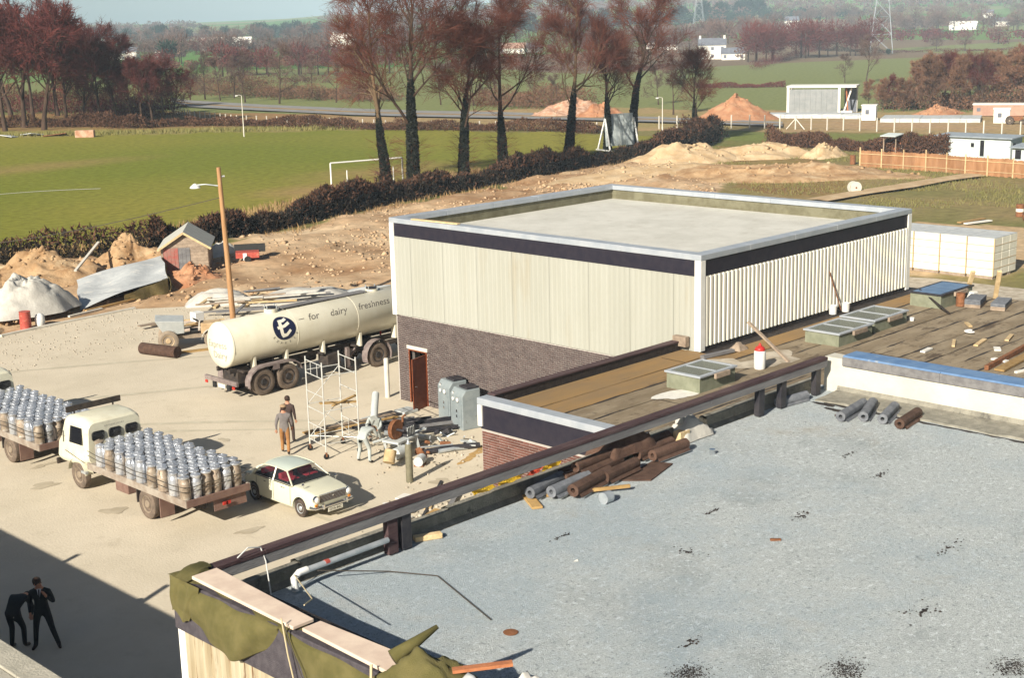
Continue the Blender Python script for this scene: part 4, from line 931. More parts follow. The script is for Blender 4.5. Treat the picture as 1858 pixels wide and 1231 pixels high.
for cx in (-0.36, 0.36):
    MB().box(cx-0.25, cx+0.25, 1.75, 1.90, 0.85, 1.12, None).build('front_seat', 'seat_red', car, bevel=0.05)
    MB().box(cx-0.25, cx+0.25, 1.42, 1.75, 0.90, 0.96).build('seat_cushion', 'seat_red', car, bevel=0.03)
MB().box(-0.62, 0.62, 2.62, 2.80, 0.85, 1.10).build('rear_seat', 'seat_red', car, bevel=0.05)
MB().box(-0.68, 0.68, 1.02, 3.0, 0.90, 0.945).build('cabin_floor', 'rubber', car)
MB().tube([(0.36+0.17*math.cos(t*0.6283), 1.36+0.03*math.sin(t*0.6283), 1.0+0.15*math.sin(t*0.6283)) for t in range(11)], 0.012, 5).build('steering_wheel', 'rubber', car)
for s in (-0.35, 0.15): MB().tube([(s, 0.93, 0.925), (s+0.3, 1.08, 1.06)], 0.006, 4).build('wiper', 'rubber', car)

# ---- the milk tanker: a semi-trailer and the unit that pulls it
TY, TR, TZ = 46.12, 0.94, 2.16
tk = thing('tanker_trailer', 'cream milk tanker trailer lettered for dairy freshness', 'tanker', (30.1, TY, 0.012))
TL = 9.6; SL = 0.012           # local x 0..TL, axis rises a little towards the front
def cyl(x, a, off=0.0): return (x, -math.sin(a)*(TR+off)*1.0, TZ+SL*x+math.cos(a)*(TR+off))
rings = []
for x, k in ((-0.16,0.02),(-0.155,0.30),(-0.13,0.55),(-0.085,0.78),(-0.035,0.92),(0.0,0.985),(0.03,1.0),(TL-0.03,1.0),(TL+0.03,0.95),(TL+0.12,0.7),(TL+0.17,0.3),(TL+0.18,0.02)):
    rings.append([(x, TR*k*math.cos(2*math.pi*j/40), TZ+SL*x+TR*k*math.sin(2*math.pi*j/40)) for j in range(40)])
MB().loft(rings).build('tank', 'tank_cream', tk, smooth=40)
for x in (0.05, 3.2, 6.4): MB().lathe([(TR+0.002,-0.02),(TR+0.008,-0.012),(TR+0.008,0.012),(TR+0.002,0.02)], 40, Matrix.Translation((x,0,TZ+SL*x)) @ Matrix.Rotation(rad(90),4,'Y')).build('band', 'tank_cream', tk, smooth=20)
# catwalk, manholes
MB().box(3.0, 7.5, -0.22, 0.22, TZ+TR+0.09, TZ+TR+0.13).build('catwalk', 'timber_grey', tk)
for x in np.arange(3.1, 7.5, 0.7): MB().box(x, x+0.05, -0.2, 0.2, TZ+TR-0.02, TZ+TR+0.088+0.04).build('catwalk_bracket', 'chassis', tk)
for x in (2.55, 7.95):
    h_ = MB().tube([(x, 0, TZ+TR-0.03), (x, 0, TZ+TR+0.16)], 0.28, 18).build('manhole', 'tank_cream', tk, smooth=True)
    MB().tube([(x, 0, TZ+TR+0.162), (x, 0, TZ+TR+0.22)], 0.25, 16).build('manhole_lid', 'steel_dark', h_, smooth=True)
    for q in range(4): a = q*1.57+0.4; MB().tube([(x+0.26*math.cos(a), 0.26*math.sin(a), TZ+TR+0.1), (x+0.30*math.cos(a), 0.30*math.sin(a), TZ+TR+0.30)], 0.03, 5).build('clamp', 'galv', h_)
# chassis
b = MB()
for s in (-0.42, 0.42): b.box(0.05, 9.3, s-0.05, s+0.05, 1.02, 1.20)
for x in (0.4, 1.8, 2.9, 4.4, 6.2, 7.6): b.box(x, x+0.10, -0.9, 0.9, 1.06, 1.14)
for x in (1.25, 2.47): b.box(x-0.07, x+0.07, -0.85, 0.85, 0.45, 0.60); b.box(x-0.5, x+0.5, -0.62, -0.54, 0.66, 0.78); b.box(x-0.5, x+0.5, 0.54, 0.62, 0.66, 0.78)
b.build('chassis', 'chassis', tk)
for x in (1.1, 2.7, 4.6, 6.6, 8.6):
    for s in (-1, 1): MB().box(x-0.05, x+0.05, s*0.62-0.14, s*0.62+0.14, 1.02, 1.62).build('saddle', 'tank_cream', tk)
MB().box(0.35, 0.95, -0.55, 0.5, 0.55, 1.02).build('pump_box', 'chassis', tk, bevel=0.02)
MB().tube([(3.9, 0.4, 0.75), (4.9, 0.4, 0.75)], 0.2, 12).build('air_tank', 'chassis', tk, smooth=True)
MB().box(4.6, 5.3, -0.95, -0.3, 0.55, 1.0).build('valve_box', 'chassis', tk, bevel=0.02)
MB().tube([(3.3,-0.7,0.95),(3.3,-0.7,0.8),(4.0,-0.7,0.78)], 0.06, 8).build('hose', 'rubber', tk)
for s in (-1, 1):
    MB().box(5.75, 5.9, s*0.75-0.07, s*0.75+0.07, 0.25, 1.1).build('landing_leg', 'mudguard', tk); MB().box(5.62, 6.02, s*0.75-0.12, s*0.75+0.12, 0.14, 0.25).build('leg_foot', 'chassis', tk)
    MB().bar((5.82, s*0.75, 0.5), (6.7, s*0.42, 1.1), 0.06, 0.06).build('leg_brace', 'mudguard', tk)
    for x in (1.25, 2.47): wheel(tk, (x, s*0.96, 0.55), 1.10, 0.27, s, axis='y', rim_m='hub_dark', tyre_m='tyre_dusty'); wheel(tk, (x, s*0.66, 0.55), 1.10, 0.27, s, axis='y', rim_m='hub_dark')
    P = []
    prof = [(0.52,0.42),(0.53,0.75),(0.66,1.02),(0.92,1.20),(1.3,1.25),(1.86,1.245),(2.45,1.25),(2.80,1.20),(3.06,1.02),(3.19,0.75)]
    MB().grid([[(x, s*0.78, z-0.02), (x, s*0.80, z), (x, s*1.13, z), (x, s*1.14, z-0.07)] for x, z in prof]).build('mudguard', 'mudguard', tk, smooth=30)
    q = [(0.52,0.42)] + prof[1:] ; inner = []
MB().box(1.70, 2.02, -1.135, -1.12, 0.98, 1.24).build('mudguard_web', 'mudguard', tk)
MB().box(-0.12, 0.0, -1.12, 1.12, 0.62, 0.80).build('rear_bumper', 'mudguard', tk, bevel=0.015)
for s in (-1, 1): MB().box(-0.16, -0.122, s*0.95-0.08, s*0.95+0.08, 0.50, 0.61).build('tail_light', 'tail_red', tk); MB().box(-0.1, -0.02, s*0.5-0.1, s*0.5+0.1, 0.36, 0.6).build('mud_flap', 'rubber', tk)
MB().box(-0.14, -0.122, -0.35, 0.15, 0.44, 0.6).build('rear_plate', 'plate_white', tk)
# printed mark and words
def wrap(cx, ca, off=0.006):
    return lambda x, y: cyl(cx+x, ca-y/TR, off)
f = wrap(2.55, rad(67), 0.006); b = MB(); n = 36; rr = 8
def blob(t): return 0.53*(1+0.035*math.cos(2*t+0.6)+0.02*math.cos(3*t+1.0))
vs = [f(0, 0)]; fs = []
for i in range(1, rr+1):
    for k in range(n): t = 2*math.pi*k/n; vs.append(f(blob(t)*i/rr*math.cos(t), blob(t)*i/rr*math.sin(t)))
for k in range(n): fs.append((0, 1+k, 1+(k+1) % n))
for i in range(rr-1):
    for k in range(n): fs.append((1+i*n+k, 1+(i+1)*n+k, 1+(i+1)*n+(k+1) % n, 1+i*n+(k+1) % n))
mark = b.add(vs, fs).build('roundel', 'print_navy', tk)
f2 = wrap(2.55, rad(67), 0.011); b = MB()
def stroke(pts, w0, w1):
    P = []; n_ = 10
    for i in range(n_+1):
        t = i/n_; k = min(int(t*(len(pts)-1)), len(pts)-2); u = t*(len(pts)-1)-k
        x = lin(pts[k][0], pts[k+1][0], u); y = lin(pts[k][1], pts[k+1][1], u)
        dx = pts[k+1][0]-pts[k][0]; dy = pts[k+1][1]-pts[k][1]; l_ = math.hypot(dx, dy); w_ = lin(w0, w1, t)/2
        P.append([f2(x-dy/l_*w_, y+dx/l_*w_), f2(x, y), f2(x+dy/l_*w_, y-dx/l_*w_)])
    b.grid(P)
stroke([(-0.13,0.33),(-0.17,0.05),(-0.16,-0.24),(-0.10,-0.33)], 0.15, 0.16)
stroke([(-0.20,0.29),(0.03,0.30),(0.19,0.37)], 0.14, 0.12)
stroke([(-0.33,0.03),(0.02,0.06),(0.27,0.17)], 0.12, 0.13)
stroke([(-0.16,-0.32),(0.06,-0.31),(0.28,-0.14)], 0.15, 0.11)
b.build('letter_e', 'print_cream', mark)
for i, ch in enumerate('EXPRESS'):
    a = rad(-150+i*20.0); px_, py_ = 0.66*math.cos(a), 0.66*math.sin(a); th_ = a+math.pi/2
    letters('mark_lettering', ch, 0.15, (lambda px_, py_, th_: lambda x, y: f(px_+x*math.cos(th_)-y*math.sin(th_), py_+x*math.sin(th_)+y*math.cos(th_)))(px_, py_, th_), 'print_grey', mark)
sl = wrap(0, rad(52), 0.006)
letters('slogan', '\u2013', 0.42, lambda x, y: wrap(3.50, rad(54))(x*1.3, y), 'print_grey', tk, 0.2)
letters('slogan', 'for', 0.42, wrap(4.15, rad(55)), 'print_grey', tk, 0.25, 1.1)
letters('slogan', 'dairy', 0.42, wrap(5.45, rad(57)), 'print_grey', tk, 0.25, 1.1)
letters('slogan', 'freshness', 0.42, wrap(7.40, rad(57)), 'print_grey', tk, 0.25, 1.1)
def dome(y, z): return (np.interp(math.hypot(y, z)/TR, [0.02,0.30,0.55,0.78,0.92,0.985], [-0.16,-0.155,-0.13,-0.085,-0.035,0.0])-0.010, y, TZ+z)
letters('rear_lettering', 'Express', 0.40, lambda x, y: dome(-x, 0.05+y), 'print_faint', tk)
letters('rear_lettering', 'Dairy', 0.40, lambda x, y: dome(-x-0.15, -0.38+y), 'print_faint', tk)

tu = thing('tractor_unit', 'cream tractor unit coupled to the milk tanker, mostly hidden behind the brick corner', 'lorry', (36.4, TY, 0.012))
b = MB()
for s in (-0.42, 0.42): b.box(-0.4, 5.0, s-0.05, s+0.05, 0.72, 0.92)
b.box(0.5, 1.5, -0.5, 0.5, 0.92, 1.02); b.box(0.93, 1.07, -0.9, 0.9, 0.45, 0.62); b.build('chassis', 'chassis', tu)
for s in (-1, 1):
    wheel(tu, (1.0, s*0.94, 0.54), 1.08, 0.27, s, axis='y', rim_m='hub_dark', tyre_m='tyre_dusty'); wheel(tu, (4.2, s*0.95, 0.54), 1.08, 0.27, s, axis='y', rim_m='hub_dark')
    MB().grid([[(1.0+0.70*math.cos(rad(a)), s*0.76, 0.54+0.70*math.sin(rad(a))), (1.0+0.70*math.cos(rad(a)), s*1.12, 0.54+0.70*math.sin(rad(a)))] for a in range(200, -21, -20)]).build('mudguard', 'mudguard', tu, smooth=30)
rings = [[(x, y, z) for y, z in rrect(0, 0, hw, zb, zt, r, 4, tp)] for x, hw, zb, zt, r, tp in ((3.4,1.0,0.95,2.3,.2,.06),(3.5,1.1,0.75,2.42,.22,.08),(4.6,1.1,0.7,2.42,.22,.1),(5.0,1.08,.7,1.8,.2,.1),(5.2,1.0,.75,1.5,.2,.05))]
MB().loft(rings).build('cab', 'lorry_cream', tu, smooth=30)
for s in (-1, 1): MB().loft([[(3.8,s*1.09,1.55),(4.6,s*1.09,1.55),(4.5,s*1.03,2.1),(3.85,s*1.03,2.1)],[(3.8,s*1.12,1.55),(4.6,s*1.12,1.55),(4.5,s*1.05,2.1),(3.85,s*1.05,2.1)]]).build('side_window', 'glass_dark', tu)
MB().add([(4.68,-0.85,2.3),(4.68,0.85,2.3),(5.02,0.9,1.8),(5.02,-0.9,1.8)],[(0,1,2,3)]).build('windscreen', 'glass_dark', tu)
MB().tube([(2.2, 0.2, 0.95), (2.2, 0.2, 1.4), (3.2, 0.2, 1.5)], 0.05, 8).build('air_hose', 'tail_red', tu)
# ================================================================ THINGS ON THE ROOFS
def felt_roll(a, b_, r, m, label, z0, group='rolls of roofing felt', collapse=1.0):
    a = Vector((a[0], a[1], z0)); b_ = Vector((b_[0], b_[1], z0)); d = (b_-a); ln = d.length; d.normalize(); sx = Vector((-d.y, d.x, 0))
    rings = []; n = 20
    for u in (0, 0.5, 1):
        rr_ = [a+d*ln*u+sx*(math.cos(2*math.pi*k/n)*r*(1+0.05*math.sin(k*1.7)))+Vector((0,0,r*collapse+math.sin(2*math.pi*k/n)*r*collapse*(1+0.04*math.cos(k*2.3)))) for k in range(n)]
        rings.append(rr_)
    inner = [[a+d*ln*u+(p-(a+d*ln*u)-Vector((0,0,r*collapse)))*0.42+Vector((0,0,r*collapse)) for p in rings[0 if u < .5 else 2]] if u == 0 else None for u in (0,)]
    o = MB(); V0 = rings[0]; V2 = rings[2]
    c0 = a+Vector((0,0,r*collapse)); c1 = b_+Vector((0,0,r*collapse))
    i0 = [c0+(p-c0)*0.4 for p in V0]; i0b = [p+d*0.25 for p in i0]; i1 = [c1+(p-c1)*0.4 for p in V2]; i1b = [p-d*0.25 for p in i1]
    o.loft([i0b, i0, V0, rings[1], V2, i1, i1b], caps=True)
    # loose lap of the outer turn
    o2 = o.build('felt_roll', m, None, smooth=35); tag(o2, label, 'felt roll', group)
    P = [[a+d*ln*u+sx*(-r*(1.02+0.16*k))+Vector((0,0,max(0.004, r*collapse*(0.55-0.30*k)))) for u in (0.02, 0.5, 0.97)] for k in range(3)]
    MB().grid(P).build('loose_lap', m, o2)
    return o2
FR = [((17.65,17.05),(18.75,17.25),.11,'felt_roll_grey','grey felt roll, outermost of the big pile towards the drain pipe'),
      ((17.95,16.78),(19.10,16.88),.11,'felt_roll_grey','light grey felt roll with its end towards the yellow plank'),
      ((18.25,16.50),(19.55,16.72),.12,'felt_roll_brown','long brown felt roll in front of the light grey one'),
      ((19.00,16.92),(20.25,17.05),.12,'felt_roll_brown','brown felt roll lying in the middle of the big pile'),
      ((19.25,16.58),(20.35,16.70),.11,'felt_roll_brown','brown felt roll resting on the flat felt sheet'),
      ((18.75,17.35),(19.95,17.50),.11,'felt_roll_brown','brown felt roll against the rail behind the middle of the pile'),
      ((18.70,17.15),(19.90,17.22),.10,'felt_roll_brown','thin brown felt roll wedged behind the middle roll'),
      ((21.00,17.25),(22.15,17.32),.12,'felt_roll_brown','brown felt roll at the far end of the pile by the canvas bag'),
      ((20.75,17.00),(21.95,17.05),.10,'felt_roll_brown','brown felt roll just in front of the far end roll'),
      ((20.9,16.72),(22.0,16.72),.11,'felt_roll_brown','brown felt roll on its own nearest the open gravel, far end of the pile')]
# the pile lies on the gravel just inside the rail
for a, b_, r_, m, lb in FR: felt_roll((a[0]*.968, a[1]*.968), (b_[0]*.968, b_[1]*.968), r_, m, lb, FZ+0.06)
felt_roll((18.3,16.48),(19.4,16.56),.10,'felt_roll_brown','brown felt roll lying on top of the big pile', FZ+0.26)
felt_roll((19.3,16.55),(20.4,16.62),.10,'felt_roll_brown','brown felt roll bridging the two halves of the pile on top', FZ+0.26)
felt_roll((25.15,16.58),(26.12,16.45),.10,'felt_roll_grey','single grey felt roll lying by the kerb near the white parapet', FZ+0.01)
for i, (a, b_, m, lb) in enumerate((((25.05,14.92),(26.3,15.1),'felt_roll_grey','grey felt roll, left of the four by the white parapet'),
      ((25.35,14.55),(26.5,14.98),'felt_roll_grey','grey felt roll, second from the left of the four by the white parapet'),
      ((25.45,14.15),(26.5,14.45),'felt_roll_grey','grey felt roll, third from the left of the four by the white parapet'),
      ((25.35,13.70),(26.4,13.85),'felt_roll_brown','dark felt roll, right of the four by the white parapet'))):
    felt_roll(a, b_, .11, m, lb, FZ+0.01)
def crumple(name, cx, cy, w, d, h, z, m, label, cat, seed=1, n=14, rz=0, amp=0.5):
    P = []
    for i in range(n+1):
        row = []
        for j in range(n+1):
            u = i/n*2-1; v = j/n*2-1; e = max(abs(u), abs(v)); 
            q = fbm(np.array([u*3+seed*7.3]), np.array([v*3+seed*3.1]), 1.1, seed, 3)[0]
            hh = h*(1-e**2.2)*(1-amp+2*amp*q)
            k = 1+0.22*(fbm(np.array([u*2]), np.array([v*2+seed]), 0.8, seed+5, 2)[0]-0.5)
            x = u*w/2*k; y = v*d/2*k
            row.append((cx+x*math.cos(rz)-y*math.sin(rz), cy+x*math.sin(rz)+y*math.cos(rz), z+hh))
        P.append(row)
    o = MB().grid(P).build(name, m, None, smooth=180); 
    if label: tag(o, label, cat)
    return o
crumple('felt_sheet', 20.0, 16.75, 1.5, 0.7, 0.45, FZ+0.24, 'felt_roll_brown', 'crumpled brown felt sheet heaped over the rolls beside the rail', 'felt sheet', 3)
tag(MB().prism([(19.0,16.0),(20.3,16.25),(20.45,15.85),(19.4,15.55)], FZ+0.006, FZ+0.03).build('felt_sheet', 'felt_roll_brown'), 'flat brown felt sheet lying on the gravel in front of the roll pile', 'felt sheet')
tag(MB().bar((17.38,16.95,FZ+0.03),(16.88,16.12,FZ+0.03),0.20,0.045).build('plank', 'timber_ochre', bevel=0.006), 'short yellowish plank lying askew in front of the grey felt rolls', 'plank')
tag(MB().bar((17.45,16.45,FZ+0.04),(18.72,15.50,FZ+0.10),0.06,0.06).build('batten', 'timber_ochre', bevel=0.006), 'thin yellowish batten propped on a tin on the gravel roof', 'batten')
tn = MB().tube([(17.86,15.42,FZ+0.10),(18.05,15.42,FZ+0.10)],[0.11,0.11],16).build('tin', 'galv', None, smooth=True); tag(tn, 'overturned empty tin lying under the end of the batten', 'tin')
MB().tube([(18.051,15.42,FZ+0.10),(18.052,15.42,FZ+0.10)],0.095,14).build('mouth', 'rust', tn)
tag(MB().bar((14.38,16.62,FZ+0.05),(14.82,16.42,FZ+0.05),0.14,0.09).build('timber_block', 'timber_pale', bevel=0.01), 'short pale block of timber alone on the gravel near the kerb', 'block')
tag(MB().tube([(21.48,15.66,FZ),(21.48,15.66,FZ+0.11)],0.06,12).build('tin', 'chrome', None, smooth=True), 'small bright tin standing alone on the gravel in front of the felt pile', 'tin')
bagp = crumple('canvas_bag', 22.1, 16.75, 1.0, 0.62, 0.42, FZ+0.02, 'canvas_pale' if 'canvas_pale' in MATS else 'sheet_pale', 'cream canvas bag slumped against the kerb beyond the felt rolls', 'bag', 9, amp=0.35)
MB().tube([(21.9,16.8,FZ+0.35),(21.88,16.82,FZ+0.60),(21.94,16.8,FZ+0.70)],[0.10,0.05,0.02],8).build('neck', 'sheet_pale', bagp, smooth=True)
tag(MB().box(21.55,21.85,16.5,16.7,FZ,FZ+0.26).build('wood_offcut','timber_pale'), 'pale timber offcut beside the cream canvas bag', 'offcut')
for i, (x, y, l_, a, lb) in enumerate(((26.0,15.9,.5,-50,'black bitumen scrap, nearest the single grey felt roll'),(25.75,15.45,.55,-70,'black bitumen scrap between the grey felt rolls'),(25.55,15.1,.4,-20,'brown felt scrap close by the four rolls'))):
    splat('felt_scrap', (x, y), 0.10+0.12*(i == 2), l_/2, FZ+0.012, 'bitumen' if i < 2 else 'felt_roll_brown', lb, 'scrap', 12)
tag(MB().lathe([(0.10,0),(0.11,0.012),(0.06,0.018),(0.003,0.02)],18,Matrix.Translation((12.9,12.9,FZ+0.004))).build('roof_drain','rust',None,smooth=True),'small round rusty drain cover in the gravel near the tarpaulin','drain cover')
for i, (x, y, rx, ry) in enumerate(((19.6,12.4,.28,.12),(16.2,14.9,.3,.06),(19.9,9.8,.45,.16),(17.4,8.9,.5,.3),(22.4,12.5,.3,.08),(17.0,12.9,.12,.3),(14.4,10.8,.3,.1),(18.8,13.7,.2,.05),(23.2,13.6,.25,.07))):
    sm = splat('bitumen_smear', (x, y), rx*0.15, ry*0.15, FZ+0.0035, 'bitumen', None, None, 22, fg, 0.8)
    pts = stones('bitumen_crumbs', np.stack([x+NR.normal(0,rx*0.5,45), y+NR.normal(0,ry*0.5,45), np.full(45, FZ+0.006)],-1), 0.004+0.022*NR.uniform(0,1,45)**2, 'bitumen', 0.6, fg); pts['kind'] = 'stuff'
tag(MB().bar((18.3,12.15,FZ+0.02),(18.42,12.02,FZ+0.02),0.05,0.03).build('wood_chip','rust'),'tiny dark wood chip lying out on the open gravel','chip')

# tarpaulin, boards and cords over the near parapet
tarp = thing('tarpaulin', 'olive green tarpaulin slung in two swags over the near parapet of the gravel roof', 'tarpaulin', (0,0,0))
def swag(y0, y1, drop0, dropm, drop1, seed, zt=6.90):
    P = []; n = 30
    for i in range(n+1):
        u = i/n; y = lin(y0, y1, u); row = []
        sag = lin(drop0, drop1, u)+(dropm-lin(drop0, drop1, u))*math.sin(math.pi*u)**0.9
        for j in range(13):
            v = j/12; pl_ = 0.055*math.sin(u*9+v*2.2+seed)*v+0.035*math.sin(u*23+v*5+seed*2)*v*(1-abs(2*u-1))+0.10*math.sin(math.pi*u)*math.sin(math.pi*v*0.9)
            z = zt-sag*v + (0.02*math.sin(u*17+seed) if j else 0); x = FX0-0.13-pl_ if j > 1 else FX0-0.11+0.28*(1-j)
            row.append((x, y+0.02*math.sin(v*6+u*11), z))
        P.append(row)
    o = MB().grid(P).build('swag', 'tarp_olive', tarp, smooth=180); o.modifiers.new('s','SUBSURF').levels = 1; s = o.modifiers.new('t','SOLIDIFY'); s.thickness = 0.012; return o
swag(16.42, 14.0, 0.45, 0.80, 0.18, 0.6); swag(13.95, 10.6, 0.12, 0.95, 0.9, 2.1, 6.88)
P = []
for i in range(13):           # gathered corner
    u = i/12; P.append([(FX0-0.15-0.07*math.sin(u*10)*math.sin(v*3.0), PY+0.10-u*0.75*(1-0.45*v), 6.91-0.55*v-0.10*u*v+0.05*v*math.sin(u*8)) for v in np.linspace(0, 1, 8)])
MB().grid(P).build('gathered_corner', 'tarp_olive', tarp, smooth=180)
P = []
for i in range(11):
    u = i/10; P.append([(FX0-0.15+v*0.60*(0.95+0.1*math.sin(u*6)), PY+0.16-u*0.40-0.05*math.sin(v*5+u*7), 6.90+0.07*math.sin(v*3.1)*math.sin(u*3.0)+0.015*math.sin(u*11+v*7)) for v in np.linspace(0, 1, 10)])
MB().grid(P).build('gathered_top', 'tarp_olive', tarp, smooth=180)
bundle = crumple('tarpaulin_bundle', FX0+0.20, 11.35, 0.8, 1.4, 0.38, 6.80, 'tarp_olive', 'olive tarpaulin end bundled up on the near parapet', 'tarpaulin', 5, 20)
MB().tube([(FX0+0.05,11.9,7.05),(FX0+0.35,11.8,7.18),(FX0+0.62,11.7,7.32)],[0.10,0.07,0.03],8).build('twisted_end','tarp_olive',bundle,smooth=180)
def board_(y0, y1, w0, w1, lb, th=0.05, z=6.93, rx=0.0):
    P = [(FX0-0.06, y0, z),(FX0-0.06+w0, y0, z),(FX0-0.08+w1+rx, y1, z-0.04),(FX0-0.08+rx, y1, z-0.04)]
    o = MB().add(P+[(x,y,zz+th) for x,y,zz in P],[(3,2,1,0),(4,5,6,7),(0,1,5,4),(1,2,6,5),(2,3,7,6),(3,0,4,7)]).build('board','board_pink',None,bevel=0.008); tag(o, lb, 'board'); return o
board_(16.1, 13.72, 0.42, 0.34, 'pinkish board lying on the parapet over the corner swag of the tarpaulin')
board_(13.55, 11.75, 0.30, 0.46, 'pinkish board lying on the parapet towards the bundled tarpaulin', z=6.92)
for i, (pts, m, lb) in enumerate((
    ([(FX0+0.25,13.9,7.08),(FX0+0.9,14.6,6.75),(11.72,16.38,6.30)],'rope','thin pale cord from the drain pipe elbow to the near parapet'),
    ([(FX0-0.16,13.85,7.05),(FX0-0.20,13.7,6.6),(FX0-0.16,13.5,5.7),(FX0-0.15,13.45,4.8)],'rope','thin pale cord hanging down the near wall between the swags'),
    ([(FX0-0.17,13.8,7.0),(FX0-0.22,13.4,6.4),(FX0-0.18,12.2,5.6)],'rope_dark','dark cord hanging slack below the second swag'),
    ([(FX0-0.2,12.0,7.02),(FX0-0.3,11.9,6.8),(FX0-0.24,11.75,6.2)],'rope','thick pale rope end hanging by the bundled tarpaulin'),
    ([(12.1,16.3,6.28),(13.2,15.9,6.03),(13.6,15.2,6.02),(13.2,14.0,6.02),(13.0,13.4,6.02)],'rope_dark','dark cable trailing from the kerb across the gravel'),
    ([(10.7,16.35,6.9),(10.9,16.36,7.0),(11.15,16.4,6.92),(11.2,16.36,6.7),(11.22,16.3,6.1)],'plastic_white','short white cord looped over the timber rail near the corner'))):
    tag(MB().tube(pts, 0.018 if i == 3 else 0.010, 6).build('cord', m, None, smooth=True), lb, 'cord')
tag(MB().bar((FX0+0.2,11.0,7.12),(FX0+0.75,10.55,7.16),0.10,0.04).build('plank','timber_red'),'short reddish plank lying by the bundled tarpaulin','plank')
crumple('paper_packet', FX0+0.75, 10.3, 0.35, 0.4, 0.22, 6.86, 'paper_white', 'torn white paper packet at the end of the near parapet', 'packet', 4, 8)
crumple('grey_sack', FX0+0.15, 10.6, 0.5, 0.9, 0.25, 6.86, 'sheet_grey', 'grey sack lying beside the bundled tarpaulin on the parapet', 'sack', 8, 10)
tag(MB().add([(12.5,15.9,FZ+.02)]*0+[(15.45,14.0,FZ+.01),(15.52,13.93,FZ+.012),(15.62,14.05,FZ+.01),(15.55,13.98,FZ+.03)],[(0,1,3),(1,2,3)]).build('paper_scrap','paper_white'),'tiny white paper scrap on the open gravel','scrap')
# yellow and red sheeting caught under the rail
for i, (x, w_, m, lb) in enumerate(((16.1,.55,'yellow_sheet','yellow plastic sheet under the rail, nearest the drain pipe'),(16.75,.6,'yellow_sheet','yellow plastic sheet under the rail, middle piece'),(17.5,.35,'red_cloth','red and yellow scrap of sheeting under the timber rail'),(17.85,.5,'yellow_sheet','yellow plastic sheet under the rail, nearest the felt rolls'))):
    P = [[(x+w_*u+0.03*math.sin(v*7+i), FY1+0.12+0.05*math.sin(u*6+v*4+i), 6.27+0.16*v*(0.85+0.15*math.sin(u*5+i))) for v in np.linspace(0,1,5)] for u in np.linspace(0,1,9)]
    tag(MB().grid(P).build('plastic_sheet', m), lb, 'sheet')

# on the brown felt roof
gb = thing('gas_bottle', 'white gas bottle with a red top standing on the brown felt roof', 'gas bottle', (33.83, 22.95, LZ+0.02))
MB().lathe([(0.16,0),(0.175,0.03),(0.175,0.52),(0.16,0.56)],20).build('body','plastic_white',gb,smooth=40)
MB().lathe([(0.16,0.56),(0.165,0.585),(0.14,0.65),(0.09,0.69),(0.05,0.70),(0.05,0.74),(0.02,0.78),(0.004,0.80)],20).build('top','gas_red',gb,smooth=40)
def post_(a, b_, w, m, name, lb, cat): tag(MB().bar(a, b_, w, w*0.6).build(name, m, None, bevel=0.006), lb, cat)
post_((35.05,22.72,LZ+0.02),(35.15,24.3,LZ+1.05),0.11,'timber_weathered','prop','leaning timber prop by the gas bottle under the ribbed wall','prop')
post_((42.55,25.45,LZ+0.05),(41.9,25.58,LZ+1.55),0.04,'rust','pole','thin stick leaning on the ribbed wall behind the white pots','stick')
post_((45.4,23.95,LZ+0.55),(44.3,22.2,LZ+0.06),0.07,'bitumen','batten','dark batten leaning off the blue-panelled rooflight','batten')
for i, (x, y, lb) in enumerate(((41.95,25.42,'white pot at the foot of the ribbed wall, left of the pair'),(42.6,25.3,'white pot at the foot of the ribbed wall, right of the pair'))):
    p_ = MB().lathe([(0.13,0),(0.15,0.30),(0.155,0.31),(0.13,0.31),(0.12,0.06),(0.003,0.05)],16,Matrix.Translation((x,y,LZ+0.02))).build('pot','plastic_white',None,smooth=40); tag(p_, lb, 'pot')
tag(MB().bar((33.7,25.0,LZ+0.08),(35.0,24.75,LZ+0.10),0.16,0.10).build('timber_offcut','timber_grey',None,bevel=0.01),'grey timber offcut lying at the foot of the hall corner trim','offcut')
crumple('sacking', 35.5, 24.9, 0.55, 0.45, 0.22, LZ, 'timber_weathered', 'crumpled brown sacking by the hall corner on the felt roof', 'sacking', 6, 9)
tag(MB().prism([(32.0,21.1),(33.1,21.0),(33.2,20.1),(32.2,20.2)],LZ+0.06,LZ+0.08).build('polythene_sheet','sheet_grey'),'pale bluish sheet lying behind the timber rail by the gas bottle','sheet')
tag(MB().tube([(42.4,22.95,LZ),(42.4,22.95,LZ+0.42)],0.10,12).build('canister','galv',None,smooth=True),'grey canister standing at the end of the touching rooflights','canister')
tag(MB().lathe([(0.07,0),(0.08,0.12),(0.003,0.12)],10,Matrix.Translation((42.62,22.72,LZ+0.02))).build('cup','plastic_white'),'small white cup beside the grey canister on the felt roof','cup')
def slabstack(x, y, n, w, d, lb, rz):
    t = thing('slab_stack', lb, 'slabs', (x, y, LZ+0.02), rz)
    for k in range(n): MB().box(-w/2+R.uniform(-.04,.04), w/2+R.uniform(-.04,.04), -d/2, d/2, k*0.062, k*0.062+0.055).build('slab', 'felt_roll_grey' if k > 1 else 'timber_weathered', t, bevel=0.006)
slabstack(46.35,22.25,5,1.1,0.55,'grey slab stack next to the blue-panelled rooflight',rad(15)); slabstack(46.6,21.4,4,1.3,0.5,'grey slab stack farther from the blue-panelled rooflight',rad(15))
tag(MB().box(46.9,47.3,22.6,22.9,LZ+0.02,LZ+0.35).build('paper_sack','paper_white',None,bevel=0.05),'white sack on the nearer slab stack by the blue rooflight','sack')
tag(MB().tube([(45.9,22.6,LZ+0.02),(45.9,22.6,LZ+0.5)],0.16,12).build('bucket','rust',None,smooth=True),'dark rusty bucket between the blue rooflight and the slabs','bucket')
